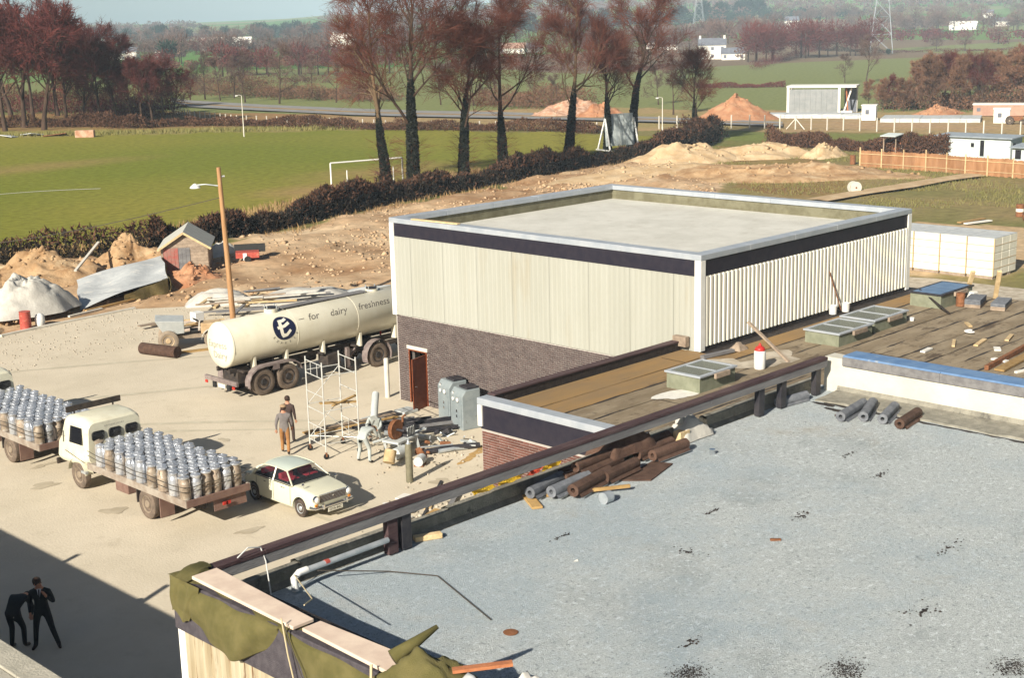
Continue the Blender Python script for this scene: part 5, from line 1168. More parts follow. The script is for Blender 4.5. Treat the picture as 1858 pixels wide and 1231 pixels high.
for i, (x, y, l_, w_, rz_, m, lb) in enumerate(((40.3,20.0,.9,.10,25,'timber_pale','pale wood offcut on the felt beyond the blue coping, nearest the rail'),(40.9,19.4,1.0,.14,10,'timber_pale','pale wood offcut beside the shorter white flake'),(42.1,19.0,.9,.13,15,'timber_pale','pale wood offcut in the middle of the felt roof'),(43.1,20.9,.6,.12,40,'timber_pale','short pale offcut near the grey canister'),(38.9,20.2,.6,.16,5,'paper_white','white flake of board by the blue coping'),(40.4,18.6,.4,.2,30,'paper_white','white flake of board farther along the blue coping'),(39.1,17.9,.5,.2,80,'paper_white','white flake next to the stripped brown trench'))):
    tag(MB().box(-l_/2,l_/2,-w_/2,w_/2,0,0.05,Matrix.Translation((x,y,LZ+0.03)) @ Matrix.Rotation(rad(rz_),4,'Z')).build('offcut', m), lb, 'offcut')
tag(MB().tube([(42.0+0.16*math.cos(k*.5),20.3+0.16*math.sin(k*.5),LZ+0.10) for k in range(10)],0.03,6).build('pipe_bend','plastic_white',None,smooth=True),'white curved pipe offcut lying on the felt roof','pipe offcut')
b = MB(); b.bar((37.8,17.7,LZ+0.10),(45.0,18.35,LZ+0.10),0.12,0.14); tag(b.build('stripped_joist','timber_red' if False else 'rust'),'rusty brown joist laid along the felt roof near its far corner','joist')
b = MB(); b.bar((37.9,17.35,LZ+0.06),(46.0,17.95,LZ+0.06),0.30,0.06); tag(b.build('stripped_board','timber_ochre'),'wide ochre board beside the rusty joist on the felt roof','board')
post_((38.0,16.9,LZ+0.05),(40.0,16.4,LZ+0.05),0.10,'paper_white','white_batten','white batten behind the blue coping at the far right','batten')
tag(MB().box(41.2,42.2,15.9,16.5,LZ+0.02,LZ+0.42).build('packing_box','paper_white',None,bevel=0.01),'white packing box at the right edge of the felt roof','box')
for i, (a, b_, lb) in enumerate((((47.9,23.4,LZ-.1),(47.6,23.0,LZ+1.0),'pale upright board at the far edge of the felt roof, left one'),((48.0,22.3,LZ-.1),(47.4,21.9,LZ+1.15),'pale slanting board at the far edge of the felt roof, right one'))):
    post_(a, b_, 0.16, 'timber_pale', 'board', lb, 'board')

# ================================================================ THE YARD
# scaffold tower
sc = thing('scaffold_tower', 'pale tubular scaffold tower on small wheels in the yard', 'scaffold', (27.95, 37.65, 0.012), rad(-12))
S = 1.28
for i, (x, y) in enumerate(((0,0),(0,-S),(S,0),(S,-S))):
    MB().tube([(x,y,0.24),(x,y,3.42)],0.026,8).build('standard','scaffold_tube',sc,smooth=True)
    wt = MB().lathe([(0.03,-0.02),(0.10,-0.025),(0.10,0.025),(0.03,0.02)],14,Matrix.Translation((x,y,0.10)) @ Matrix.Rotation(rad(90),4,'X')).build('castor','rubber',sc)
    MB().box(x-0.025,x+0.025,y-0.04,y+0.04,0.10,0.25).build('fork','rust',wt)
for z in (0.45,1.05,1.62,2.2,2.85,3.3):
    for (a, b_) in (((0,0),(0,-S)),((S,0),(S,-S))): MB().tube([(*a,z),(*b_,z)],0.016,6).build('rung','scaffold_tube',sc)
    if z in (0.45,1.62,2.85):
        for (a, b_) in (((0,0),(S,0)),((0,-S),(S,-S))): MB().tube([(*a,z+.08),(*b_,z+.08)],0.016,6).build('ledger','scaffold_tube',sc)
for (a, b_) in (((0,0,0.5),(S,0,1.7)),((0,-S,1.7),(S,-S,0.5)),((0,0,1.7),(S,0,2.9)),((0,0,0.55),(S,-S,0.55))): MB().tube([a,b_],0.014,6).build('brace','scaffold_tube',sc)
for (a, b_) in (((0,-0.4),(0,-0.4)),((S,-0.5),(S,-0.5)),((0,-0.9),(0,-0.9))):
    for z in (0.45,2.85): MB().tube([(*a,z),(*a,z+0.45 if z > 2 else z+0.6)],0.012,5).build('strut','scaffold_tube',sc)
tag(MB().bar((28.2,37.3,1.74),(29.4,36.7,1.66),0.2,0.04).build('plank','timber_ochre'),'yellowish plank lying across the scaffold tower','plank')
tag(MB().bar((28.3,36.7,1.74),(29.6,37.0,1.80),0.12,0.04).build('plank','timber_ochre'),'thin brown batten crossing the scaffold tower','plank')

# cabinets, gas cylinder, bollard
for i, (x, y, rz_, lb) in enumerate(((33.62,36.85,-12,'grey switch cabinet with round dials, nearer the brown door'),(33.12,35.62,-12,'grey switch cabinet with round dials, nearer the low brick wall'))):
    t = thing('switch_cabinet', lb, 'cabinet', (x, y, 0.012), rad(rz_), 'switch cabinets by the brick wall')
    pr_ = [(0,0.0),(0,1.28),(0.16,1.50),(0.78,1.50),(0.78,0)]
    MB().loft([[(px,-0.42,pz) for px,pz in pr_],[(px,0.42,pz) for px,pz in pr_]]).build('case','grey_paint',t,bevel=0.03)
    MB().box(-0.02,-0.003,-0.34,0.34,0.12,0.98).build('door','grey_paint',t,bevel=0.012)
    MB().box(0.25,0.78,-0.36,0.20,1.502,1.58).build('top_box','steel_dark',t,bevel=0.02)
    for (yy, zz, r_) in ((0.18,1.12,0.085),(-0.12,1.12,0.10),(0.22,1.32,0.05)):
        MB().tube([(0.0 if zz < 1.3 else 0.04,yy,zz),(-0.035 if zz < 1.3 else 0.0,yy,zz)],r_,16).build('dial','chrome',t,smooth=True)
        MB().tube([(-0.036 if zz < 1.3 else -.002,yy,zz),(-0.042 if zz < 1.3 else -.006,yy,zz)],r_*0.78,16).build('dial_face','plastic_white',t)
    for zz in (0.45,0.65): MB().box(-0.04,-0.021,-0.1,-0.02,zz,zz+0.1).build('handle','chrome',t)
gc = thing('gas_cylinder', 'tall drab green gas cylinder standing on its own by the rubble', 'gas cylinder', (27.95, 32.4, 0.012))
MB().lathe([(0.115,0),(0.118,0.03),(0.118,1.18),(0.10,1.29),(0.05,1.35),(0.035,1.36)],18).build('bottle','gas_green',gc,smooth=40)
MB().lathe([(0.10,1.285),(0.075,1.325),(0.04,1.36),(0.03,1.42),(0.02,1.47),(0.004,1.48)],14).build('cap','galv',gc,smooth=40)
MB().tube([(0.05,-0.03,1.42),(-0.07,0.03,1.42)],0.018,6).build('valve','chrome',gc)
tag(MB().lathe([(0.10,0),(0.10,1.58),(0.08,1.62),(0.004,1.63)],16,Matrix.Translation((34.35,40.95,0.0))).build('bollard','concrete_post',None,smooth=40),'pale round bollard standing at the brick corner of the hall','bollard')

# steel stock on the ground by the door
for k in range(11):
    y = 38.55-0.24*k+R.uniform(-.05,.05); x0 = 30.6+R.uniform(-.35,.35)+0.10*k; ln = R.uniform(2.2,3.4); a = rad(-24+R.uniform(-3,3)); z = 0.06+0.05*(k % 3)
    e = (x0+ln*math.cos(a), y+ln*math.sin(a)+0.0, z+R.uniform(-.01,.03))
    bb = MB(); bb.bar((x0,y,z),e,0.10,0.02); bb.bar((x0,y+0.045,z+0.045),(e[0],e[1]+0.045,e[2]+0.045),0.014,0.09)
    tag(bb.build('steel_angle','steel_dark' if k % 4 else 'timber_grey'),'dark steel angle in the heap before the brown door' if k % 4 else 'paler steel angle in the heap before the brown door','steel bar','steel angles heaped before the door')
for k in range(4):
    x = 30.8+0.75*k; tag(MB().box(x,x+0.68,38.75-0.1*k,39.35-0.1*k,0.02,0.06+0.02*k,None).build('metal_plate','grey_light' if k % 2 else 'steel_dark'),('pale ' if k % 2 else 'dark ')+('sheet metal plate leaning left in the stack near the bollard','sheet metal plate laid by the scaffold side','sheet metal plate in the stack near the door','sheet metal plate nearest the brown door')[k],'plate')
for k in range(6):
    a = (24.6+0.2*k, 41.3-0.22*k, 0.05+0.03*(k%2)); tag(MB().bar((28.9+R.uniform(-.4,.4),39.5-0.13*k,0.05+0.04*(k%3)),(32.4+R.uniform(-.5,.5),38.75-0.13*k+0.15,0.05+0.04*(k%3)),0.14,0.05).build('long_plank','timber_ochre' if k % 2 else 'timber_weathered'),'long plank in the timber lying behind the scaffold tower','plank','planks behind the scaffold tower')
# lifting gear and scrap
hoist = thing('scrap_machine', 'rusty pulley machine on a pale bed plate beside the scaffold, a man bending over it', 'machine', (28.75, 34.75, 0.012), rad(12))
MB().lathe([(0.08,-0.07),(0.34,-0.08),(0.36,-0.05),(0.31,0),(0.36,0.05),(0.34,0.08),(0.08,0.07)],26,Matrix.Translation((0.85,0,0.92)) @ Matrix.Rotation(rad(90),4,'X')).build('pulley','rust',hoist,smooth=35)
MB().tube([(0.85,-0.4,0.92),(0.85,0.4,0.92)],0.05,8).build('axle','steel_dark',hoist)
MB().box(0.5,1.7,-0.36,0.36,0.50,0.58).build('bed_plate','grey_light',hoist,bevel=0.01)
for (x, y) in ((0.6,-.3),(0.6,.3),(1.6,-.3),(1.6,.3)): MB().bar((x,y,0.5),(x+0.08,y*1.2,0.0),0.09,0.09).build('leg','grey_light',hoist)
MB().box(1.15,1.65,-0.25,0.25,0.58,0.95).build('engine','steel_dark',hoist,bevel=0.03); 
for k in range(5): MB().box(1.17+0.09*k,1.20+0.09*k,-0.27,0.27,0.62,0.93).build('cooling_fin','grey_light',hoist)
MB().tube([(1.4,0.1,0.95),(1.4,0.1,1.2),(1.55,0.1,1.25)],0.04,8).build('exhaust','rust',hoist)
MB().tube([(0.2,-0.45,0.28),(0.7,-0.45,0.28)],0.2,14).build('drum','grey_light',hoist,smooth=True)
motor = thing('old_motor', 'small rusty electric motor lying in front of the pulley machine', 'motor', (29.35, 33.45, 0.012), rad(30))
MB().tube([(-0.22,0,0.18),(0.22,0,0.18)],0.17,16).build('casing','sheet_grey',motor,smooth=True); MB().tube([(0.22,0,0.18),(0.42,0,0.18)],[0.17,0.13],12).build('end_bell','rust',motor,smooth=True)
MB().box(-0.2,0.2,-0.16,0.16,0,0.05).build('foot','rust',motor); MB().tube([(0.42,0,0.18),(0.52,0,0.18)],0.03,8).build('shaft','steel_dark',motor)
tag(MB().tube([(28.35,33.9,0.25),(28.55,34.0,0.62)],0.20,14).build('dented_can','timber_pale',None,smooth=True),'dented ochre can under the bed of the pulley machine','can')
for k, (a, b_, r_, m, lb) in enumerate((((29.9,35.9,0.55),(31.3,35.1,0.20),.09,'galv','pale pipe lying across the scrap behind the machine'),((30.2,34.2,0.12),(32.0,33.3,0.12),.10,'steel_dark','dark steel tube beside the gas cylinder'),((30.6,33.9,0.10),(31.6,33.5,0.10),.08,'galv','bright pipe on the ground right of the pulley machine'),((29.6,36.2,0.2),(31.6,35.6,0.35),.05,'grey_light','thin grey pipe in the scrap, farthest from the car'),((29.2,35.6,1.3),(29.9,36.3,1.9),.13,'grey_light','bent grey duct standing up behind the pulley machine'))):
    tag(MB().tube([a, Vector(a).lerp(Vector(b_),.5)+Vector((0,0,0.03)), b_], r_, 12).build('pipe', m, None, smooth=True), lb, 'pipe')
for k in range(26):
    x = 29.9+R.random()*2.6; y = 34.0+R.random()*2.2-0.35*(x-30); s_ = R.uniform(.12,.38); z = 0.02+s_*0.3+R.random()*0.25*(1 if 30.2 < x < 31.8 else 0)
    kind = k % 3
    mm = Matrix.Translation((x,y,z)) @ Euler((R.uniform(-.5,.5),R.uniform(-.5,.5),R.uniform(0,3))).to_matrix().to_4x4()
    if kind == 0: o = MB().box(-s_,s_,-s_*.5,s_*.5,-.02,.02,mm).build('metal_offcut','grey_light'); lb = 'pale metal offcut in the scrap heap by the pulley machine'
    elif kind == 1: o = MB().box(-s_*.5,s_*.5,-s_*.4,s_*.4,-s_*.3,s_*.3,mm).build('metal_lump','rust' if k % 2 else 'steel_dark',bevel=0.02); lb = 'dark metal lump in the scrap heap'
    else: o = MB().tube([mm @ Vector((-s_*1.6,0,0)), mm @ Vector((s_*1.6,0,0))],0.03,6).build('metal_rod','galv'); lb = 'thin metal rod in the scrap heap'
    tag(o, lb, 'scrap', 'scrap heap beside the scaffold')
crate = thing('wooden_crate', 'low ochre wooden crate at the foot of the red brick end wall', 'crate', (26.75+.9, 28.05, 0.012), rad(-10))
for (a, b_) in (((-.55,-.3),(.55,-.3)),((-.55,.3),(.55,.3)),((-.55,-.3),(-.55,.3)),((.55,-.3),(.55,.3))): MB().bar((*a,0.2),(*b_,0.2),0.03,0.36).build('side','timber_ochre',crate)
tag(MB().bar((26.2,28.9,.1),(28.9,30.9,.12),0.16,0.05).build('long_batten','timber_grey'),'grey batten running from the gas cylinder to the crate','batten')
tag(MB().bar((26.0,29.6,.06),(28.6,31.6,.06),0.08,0.04).build('dark_bar','steel_dark'),'dark bar on the ground beside the gas cylinder','bar')
for i, (x, y, l_, w_, rz_, m) in enumerate(((26.9,30.3,.9,.22,40,'timber_pale'),(26.3,29.5,.8,.3,20,'timber_ochre'),(26.1,30.4,.7,.2,70,'grey_light'),(27.3,29.4,.9,.15,55,'timber_pale'),(25.4,29.9,.6,.4,10,'paper_white'),(25.8,31.0,.6,.3,50,'paper_white'),(26.8,31.4,.5,.3,15,'paper_white'),(24.9,30.6,.5,.3,80,'yellow_sheet'),(27.9,28.9,.5,.3,33,'timber_ochre'))):
    tag(MB().box(-l_/2,l_/2,-w_/2,w_/2,0,0.05,Matrix.Translation((x,y,0.02+0.03*(i%3))) @ Matrix.Rotation(rad(rz_),4,'Z')).build('board_scrap', m), 'pale scrap of board in the litter by the red brick wall' if m != 'yellow_sheet' else 'yellow scrap of sheet in the litter by the red brick wall', 'scrap', 'litter by the red brick wall')
n = 500; rx_ = np.concatenate([NR.normal(26.6,1.3,n//2), NR.normal(30.6,1.2,n//2)]); ry_ = np.concatenate([NR.normal(30.0,0.9,n//2), NR.normal(34.4,1.2,n//2)])
ok = (rx_ < 33.5); st_ = stones('rubble', np.stack([rx_, ry_, np.full(n, 0.03)], -1)[ok], (0.015+0.07*NR.uniform(0,1,n)**2.5)[ok], 'rubble', 0.6); st_['kind'] = 'stuff'
for k in range(5):
    splat('oil_stain', (30.6+.45*k, 32.6+.45*k*0.4, ), 0.35, 0.14, 0.014, 'timber_ochre', None, None, 12, rough_=.5)['kind'] = 'structure'

# ---- the builders' end of the yard
pole = thing('timber_pole', 'tall orange timber pole with a lamp arm, behind the tanker', 'pole', (37.75, 56.5, 0))
MB().tube([(0,0,-.2),(-0.12,0.0,4.0),(-0.22,0.05,8.05)],[0.15,0.125,0.10],12).build('shaft','timber_pole',pole,smooth=True)
MB().tube([(-0.2,0.0,7.15),(-0.7,0.5,7.25),(-1.0,0.85,7.22)],0.03,6).build('lamp_arm','galv',pole)
MB().lathe([(0.02,0.10),(0.10,0.06),(0.24,-0.06),(0.26,-0.12),(0.18,-0.14),(0.003,-0.16)],14,Matrix.Translation((-1.05,0.9,7.2))).build('lamp','plastic_white',pole,smooth=40)
MB().tube([(0.05,0,7.6),(-0.15,0.02,7.6)],0.05,6).build('insulator','plastic_white',pole)
cb = []
for k in range(21):
    t = k/20; cb.append((lin(37.5,20.0,t), lin(56.5,82.0,t), lin(6.6,4.6,t)-1.6*math.sin(math.pi*t)))
tag(MB().tube(cb,0.018,5).build('cable','rope_dark'),'slack overhead cable running left from the timber pole','cable')

shed = thing('site_shed', 'small weathered timber shed with a faded red door and pale roof', 'shed', (44.0, 73.05, -0.05), rad(-37))
W_, D_, H1, H2 = 2.75, 4.0, 1.75, 2.62
for s in (0, 1):             # boarded side walls
    for k in range(10): z = 0.175*k; MB().box((W_ if s else -0.03), (W_+0.03 if s else 0.0), 0, D_, z, z+0.168, None).build('side_board','timber_weathered',shed)
for e in (0, 1):
    y = D_ if e else 0
    for k in range(15):
        z = 0.175*k; z1 = z+0.168; m_ = (z+z1)/2; ins = 0 if m_ < H1 else (m_-H1)/(H2-H1)*W_/2
        if W_/2-ins < 0.08: continue
        if e == 0 and z1 < 1.72:
            MB().box(1.72, W_-ins, -0.03, 0, z, z1).build('front_board','timber_weathered',shed); MB().box(0, 0.10, -0.03, 0, z, z1).build('front_board','timber_weathered',shed)
        else: MB().box(ins, W_-ins, y-0.03 if e == 0 else y, y if e == 0 else y+0.03, z, z1).build('gable_board','timber_weathered',shed)
for k in range(4): MB().box(0.12+0.22*k,0.12+0.22*k+0.21,-0.05,-0.02,0.05,1.70).build('door_board','shed_red',shed)
for k in range(3): MB().box(1.01+0.23*k,1.01+0.23*k+0.22,-0.045,-0.02,0.05,1.70).build('door_board','timber_grey',shed)
for s in (-1, 1):
    a0 = (W_/2, H2+0.03); a1 = (W_/2+s*(W_/2+0.22), H1-0.12)
    for k in range(5):
        y0 = -0.25+k*(D_+0.5)/5; y1 = y0+(D_+0.5)/5-0.012
        MB().add([(a0[0],y0,a0[1]),(a1[0],y0,a1[1]),(a1[0],y1,a1[1]),(a0[0],y1,a0[1]),(a0[0],y0,a0[1]+.05),(a1[0],y0,a1[1]+.05),(a1[0],y1,a1[1]+.05),(a0[0],y1,a0[1]+.05)],[(3,2,1,0),(4,5,6,7),(0,1,5,4),(1,2,6,5),(2,3,7,6),(3,0,4,7)]).build('roof_sheet','shed_roof',shed)
    MB().bar((a0[0],-0.27,a0[1]-.03),(a1[0],-0.27,a1[1]-.03),0.04,0.12).build('barge_board','timber_pale',shed)

def heap(name, c, rx, ry, h, m, label, cat, seed=1, rz=0, n=34, rough_=0.5, sharp=1.3, z0=None, clods=140):
    P = []; zb = gz(c[0], c[1])-0.25 if z0 is None else z0
    for i in range(n+1):
        row = []
        for j in range(n*2+1):
            rr_ = i/n; t = 2*math.pi*j/(n*2); x = rr_*math.cos(t); y = rr_*math.sin(t)
            q = fbm(np.array([x*2.2+seed*9]), np.array([y*2.2]), 0.55, seed, 5)[0]; e = 1+0.45*(fbm(np.array([math.cos(t)*1.5+seed]), np.array([math.sin(t)*1.5]), 0.8, seed+3, 2)[0]-0.5)
            z = h*max(0, (1-rr_**sharp))*(1-rough_+2*rough_*q)
            X, Y = x*rx*e, y*ry*e; row.append((c[0]+X*math.cos(rz)-Y*math.sin(rz), c[1]+X*math.sin(rz)+Y*math.cos(rz), zb+0.25*0+z))
        P.append(row)
    o = MB().grid(P).build(name, m, None, smooth=60); 
    if label: tag(o, label, cat)
    if clods:
        i_ = NR.integers(0, n, clods); j_ = NR.integers(0, n*2, clods); pts = np.array([P[a][b_] for a, b_ in zip(i_, j_)], float)
        stones('clods', pts, (.04+.17*NR.uniform(0,1,clods)**2.5)*min(1.5, .6+rx/8), m, 0.7, o)['kind'] = 'stuff'
    return o
heap('earth_heap',(38.6,77.8),5.2,3.4,1.9,'soil','long brown earth bank in front of the dark hedge, left of the shed','earth heap',2,rad(-25))
heap('earth_heap',(44.3,77.0),3.2,2.2,1.9,'soil','brown earth bank close behind the pale sheet, next to the shed','earth heap',3,rad(-25))
heap('earth_heap',(33.5,79.0),5.0,3.0,1.7,'soil','low brown earth bank at the left edge below the hedge','earth heap',4,rad(-15))
heap('brick_heap',(31.0,72.0),3.6,2.6,1.9,'brick_rubble','heap of pinkish brick rubble behind the covered pile at the left edge','rubble heap',5)
stones('brick_bats', np.stack([NR.normal(31.0,1.7,700), NR.normal(71.6,1.5,700), np.zeros(700)], -1)+np.array((0,0,0.0)), NR.uniform(0.08,0.2,700), 'brick_rubble')['kind'] = 'stuff'
bb_ = bpy.data.objects['brick_bats']; 
for v in bb_.data.vertices: 
    d_ = math.hypot((v.co.x-31)/3.6, (v.co.y-72)/2.6); v.co.z += max(0, 1.75*(1-d_**1.3)) if d_ < 1 else 0
cover = heap('tarpaulin_cover',(32.6,67.9),2.7,1.9,1.95,'sheet_pale','pale tarpaulin draped over a pile at the edge of the yard','tarpaulin',6,rad(12),rough_=0.35,sharp=1.7,z0=0.35,clods=0)
drm = thing('red_drum','red oil drum standing in front of the draped pale tarpaulin','drum',(31.25,65.25,0.0))
MB().lathe([(0.28,0),(0.285,0.02),(0.28,0.03),(0.28,0.30),(0.295,0.32),(0.28,0.34),(0.28,0.60),(0.295,0.62),(0.28,0.64),(0.28,0.88),(0.288,0.90),(0.26,0.90),(0.004,0.885)],20).build('drum_shell','drum_red',drm,smooth=35)
tag(MB().lathe([(0.20,0),(0.24,0.1),(0.25,0.4),(0.20,0.6),(0.08,0.68),(0.003,0.69)],14,Matrix.Translation((32.0,65.2,0.0))).build('white_sack','plastic_white',None,smooth=60),'white sack standing against the red drum','sack')
heap('sand_heap',(27.9,66.2),2.4,1.7,1.0,'sand_pale','pale sand heap cut by the left edge beside the red drum','sand heap',8,z0=0.0)
# the big pale sheet held up on poles
A_, B_, C_, D4 = Vector((38.4,73.2,0.55)), Vector((44.2,73.4,1.25)), Vector((41.0,67.6,0.95)), Vector((35.1,66.9,0.15))
P = []
for i in range(25):
    u = i/24; row = []
    for j in range(17):
        v = j/16; p = A_.lerp(B_,u).lerp(D4.lerp(C_,u),v)
        row.append(p+Vector((0.05*math.sin(v*9+u*4), 0, 0.10*math.sin(u*11+v*3)*math.sin(v*3.1)+0.08*math.sin(u*5-v*7)+0.16*math.sin(math.pi*u)*math.sin(math.pi*v))))
    P.append(row)
tag(MB().grid(P).build('polythene_sheet','sheet_grey',None,smooth=60),'large pale grey sheet stretched over the earth in front of the shed','sheet')
P = [[Vector((lin(38.0,41.0,u), lin(67.2,67.55,u)-0.02, 0.02+z*(lin(0.45,0.92,u)))) + Vector((0,0.12*math.sin(u*12+z*3),0)) for z in (0,0.33,0.66,0.98)] for u in np.linspace(0,1,12)]
tag(MB().grid(P).build('canvas_flap','canvas_green',None,smooth=60),'olive canvas flap hanging under the edge of the large pale sheet','canvas')
P = [[Vector((lin(41.02,44.4,u), lin(67.5,73.6,u), 0.05+z*0.9+0.25*u*z)) + Vector((0.10*math.sin(u*10+z*3),0,0)) for z in (0,0.33,0.66,0.98)] for u in np.linspace(0,1,12)]
tag(MB().grid(P).build('canvas_screen','canvas_green',None,smooth=60),'dark olive canvas end wall beside the brown pit','canvas')
heap('earth_heap',(43.5,69.0),2.4,1.8,1.0,'soil_orange','dark red-brown earth heap between the shed and the timber stack','earth heap',12)
for i, (a, b_, m, lb) in enumerate((((35.3,66.6,0.08),(38.6,67.3,0.10),'timber_ochre','ochre plank along the bottom edge of the pale sheet'),((34.0,66.0,0.07),(36.2,66.5,0.07),'concrete_post','pale plank lying on the yard edge beside the draped tarpaulin'),((38.9,74.2,0.9),(42.2,77.2,1.9),'concrete_post','pale pole lying up the earth bank behind the large sheet'))):
    tag(MB().bar(a,b_,0.16,0.09).build('plank',m),lb,'plank')
# red trailer and sheeting right of the shed
tr = thing('red_barrow','small red trailer with a dark raised lid just right of the shed','trailer',(49.2,71.6,gz(49.2,71.6)-.05),rad(-35)); tr.scale = (.8,.8,.72)
MB().box(-0.9,0.9,-0.6,0.6,0.35,0.85).build('body','drum_red',tr,bevel=0.02); MB().box(-1.0,1.4,0.2,0.26,0.86,1.6,rot('X',-25)).build('lid','rubber',tr)
for s in (-1,1): MB().lathe([(0.06,-.06),(0.26,-.07),(0.27,0),(0.26,.07),(0.06,.06)],16,Matrix.Translation((0,s*0.68,0.27)) @ Matrix.Rotation(rad(90),4,'X')).build('wheel','rubber',tr)
MB().box(-0.35,-0.05,-0.66,-0.62,0.2,0.8).build('white_panel','plastic_white',tr)
crumple('sheet_bundle',50.4,76.5,2.6,1.6,0.9,gz(50.4,76.5),'sheet_pale','pale crumpled sheet on the earth behind the shed','sheet',11)
# timber stack behind the tanker
for k in range(22):
    x = 38.2+R.uniform(0,4.6); y = 58.6+R.uniform(0,4.4); a = rad(R.choice((-40,-38,-35,40,-30))); ln = R.uniform(1.6,3.8); z = 0.08+0.09*(k % 8)
    tag(MB().bar((x,y,z),(x+ln*math.cos(a),y+ln*math.sin(a),z+R.uniform(-.03,.12)),R.uniform(.14,.26),0.07).build('stacked_plank',('timber_pale','timber_weathered','timber_grey','sheet_pale')[k % 4]),('pale','weathered','grey','whitish')[k % 4]+' plank in the loose timber stack behind the tanker','plank','timber stack behind the tanker')
for k in range(12):
    x = 34.0+R.uniform(0,3.4); y = 58.0+R.uniform(-1.2,3.4); a = rad(R.uniform(-50,10)); ln = R.uniform(1.0,2.6); z = 0.06+0.08*(k % 5)
    tag(MB().bar((x,y,z),(x+ln*math.cos(a),y+ln*math.sin(a),z+R.uniform(0,.1)),R.uniform(.12,.3),0.05).build('loose_board',('timber_pale','board_pink','timber_weathered')[k % 3]),('pale','pinkish','weathered')[k % 3]+' board in the loose boards behind the dumper','board','loose boards behind the dumper')
crumple('sheeted_stack',44.5,59.2,5.5,3.0,0.8,0.02,'sheet_pale','pale sheeted stack of timber directly behind the tanker','sheeted stack',14,18,rad(-35),0.3)
crumple('sheeted_stack',41.2,62.9,3.6,2.0,0.7,0.02,'sheet_pale','pale sheeted stack between the timber pole and the shed','sheeted stack',15,16,rad(-35),0.3)
crumple('polythene_sheet',48.5,57.2,6.2,2.4,0.5,0.03,'sheet_grey','flat grey-white sheet on the ground beyond the tanker top','sheet',16,18,rad(-35),0.4)
# dark pipe roll and the dumper
rl = MB().tube([(32.08, 55.58, 0.28),(32.64, 53.50, 0.28)],0.27,18).build('pipe_length','felt_roll_brown',None,smooth=True); tag(rl,'dark brown pipe length lying on the yard behind the lorries','pipe')
dm = thing('site_dumper','dusty pale site dumper with a grey skip, beside the dark pipe','dumper',(34.2,55.3,0.012),rad(148))
for (x, y, d_) in ((0.75,0.72,0.95),(0.75,-0.72,0.95),(-1.25,0.6,0.78),(-1.25,-0.6,0.78)): wheel(dm,(x,y,d_/2),d_,0.24,1 if y > 0 else -1,axis='y',rim_m='sand_pale',tyre_m='hub_dusty')
b = MB(); b.box(-1.6,1.0,-0.35,0.35,0.45,0.62); b.build('chassis','hub_dusty',dm)
MB().loft([[(0.0,-0.55,0.75),(0.0,0.55,0.75),(0.0,0.75,1.35),(0.0,-0.75,1.35)],[(0.9,-0.6,0.7),(0.9,0.6,0.7),(1.3,0.8,1.45),(1.3,-0.8,1.45)]]).build('skip','grey_light',dm,bevel=0.02)
MB().box(-1.7,-0.75,-0.42,0.42,0.62,1.12).build('bonnet','sand_pale',dm,bevel=0.06)
for s in (-1,1): MB().grid([[(-1.25+0.5*math.cos(rad(a)),s*0.46,0.39+0.5*math.sin(rad(a))),(-1.25+0.5*math.cos(rad(a)),s*0.76,0.39+0.5*math.sin(rad(a)))] for a in range(0,181,20)]).build('mudguard','sheet_pale',dm,smooth=30)
MB().box(-0.62,-0.25,-0.3,0.3,0.72,0.80).build('seat','rubber',dm); MB().bar((-0.66,0,0.78),(-0.72,0,1.25),0.5,0.05).build('seat_back','sheet_pale',dm)
MB().tube([(-0.8,0.1,1.1),(-0.55,0.1,1.25)],0.02,6).lathe([(0.17,-0.015),(0.19,0),(0.17,0.015)],14,Matrix.Translation((-0.55,0.1,1.26)) @ Matrix.Rotation(rad(-30),4,'Y')).build('steering_wheel','rubber',dm)
tag(MB().bar((33.2,54.3,0.05),(36.0,53.2,0.05),0.25,0.08).build('plank','timber_ochre'),'ochre plank on the ground between the dumper and the tanker','plank')
tag(MB().box(36.3,36.8,57.6,58.1,0.5,0.95).build('white_block','plastic_white',None,bevel=0.02),'white block standing on the loose boards behind the dumper','block')
# loose clods over the bare ground, one mass
N = 22000; cx = NR.uniform(20,128,N); cy = NR.uniform(56,98,N); keepm = inpoly(cx,cy,POLY_SOIL) & (yard_dist_mask(cx,cy) > 0.5) & (fbm(cx,cy,6,5,3) > 0.42)
cx, cy = cx[keepm], cy[keepm]; cz = np.maximum(land_z(cx,cy)+soil_bump(cx,cy)*0.8, -0.02)
stones('earth_clods', np.stack([cx,cy,cz],-1), 0.035+0.20*NR.uniform(0,1,len(cx))**3.5, 'soil_clod', 0.55)['kind'] = 'stuff'
N = 1600; cx = NR.uniform(25,47,N); cy = NR.uniform(57,67,N); ok = inpoly(cx,cy,POLY_YARD)
stones('yard_grit', np.stack([cx,cy,np.full(N,0.02)],-1)[ok], NR.uniform(0.015,0.06,N)[ok], 'rubble')['kind'] = 'stuff'

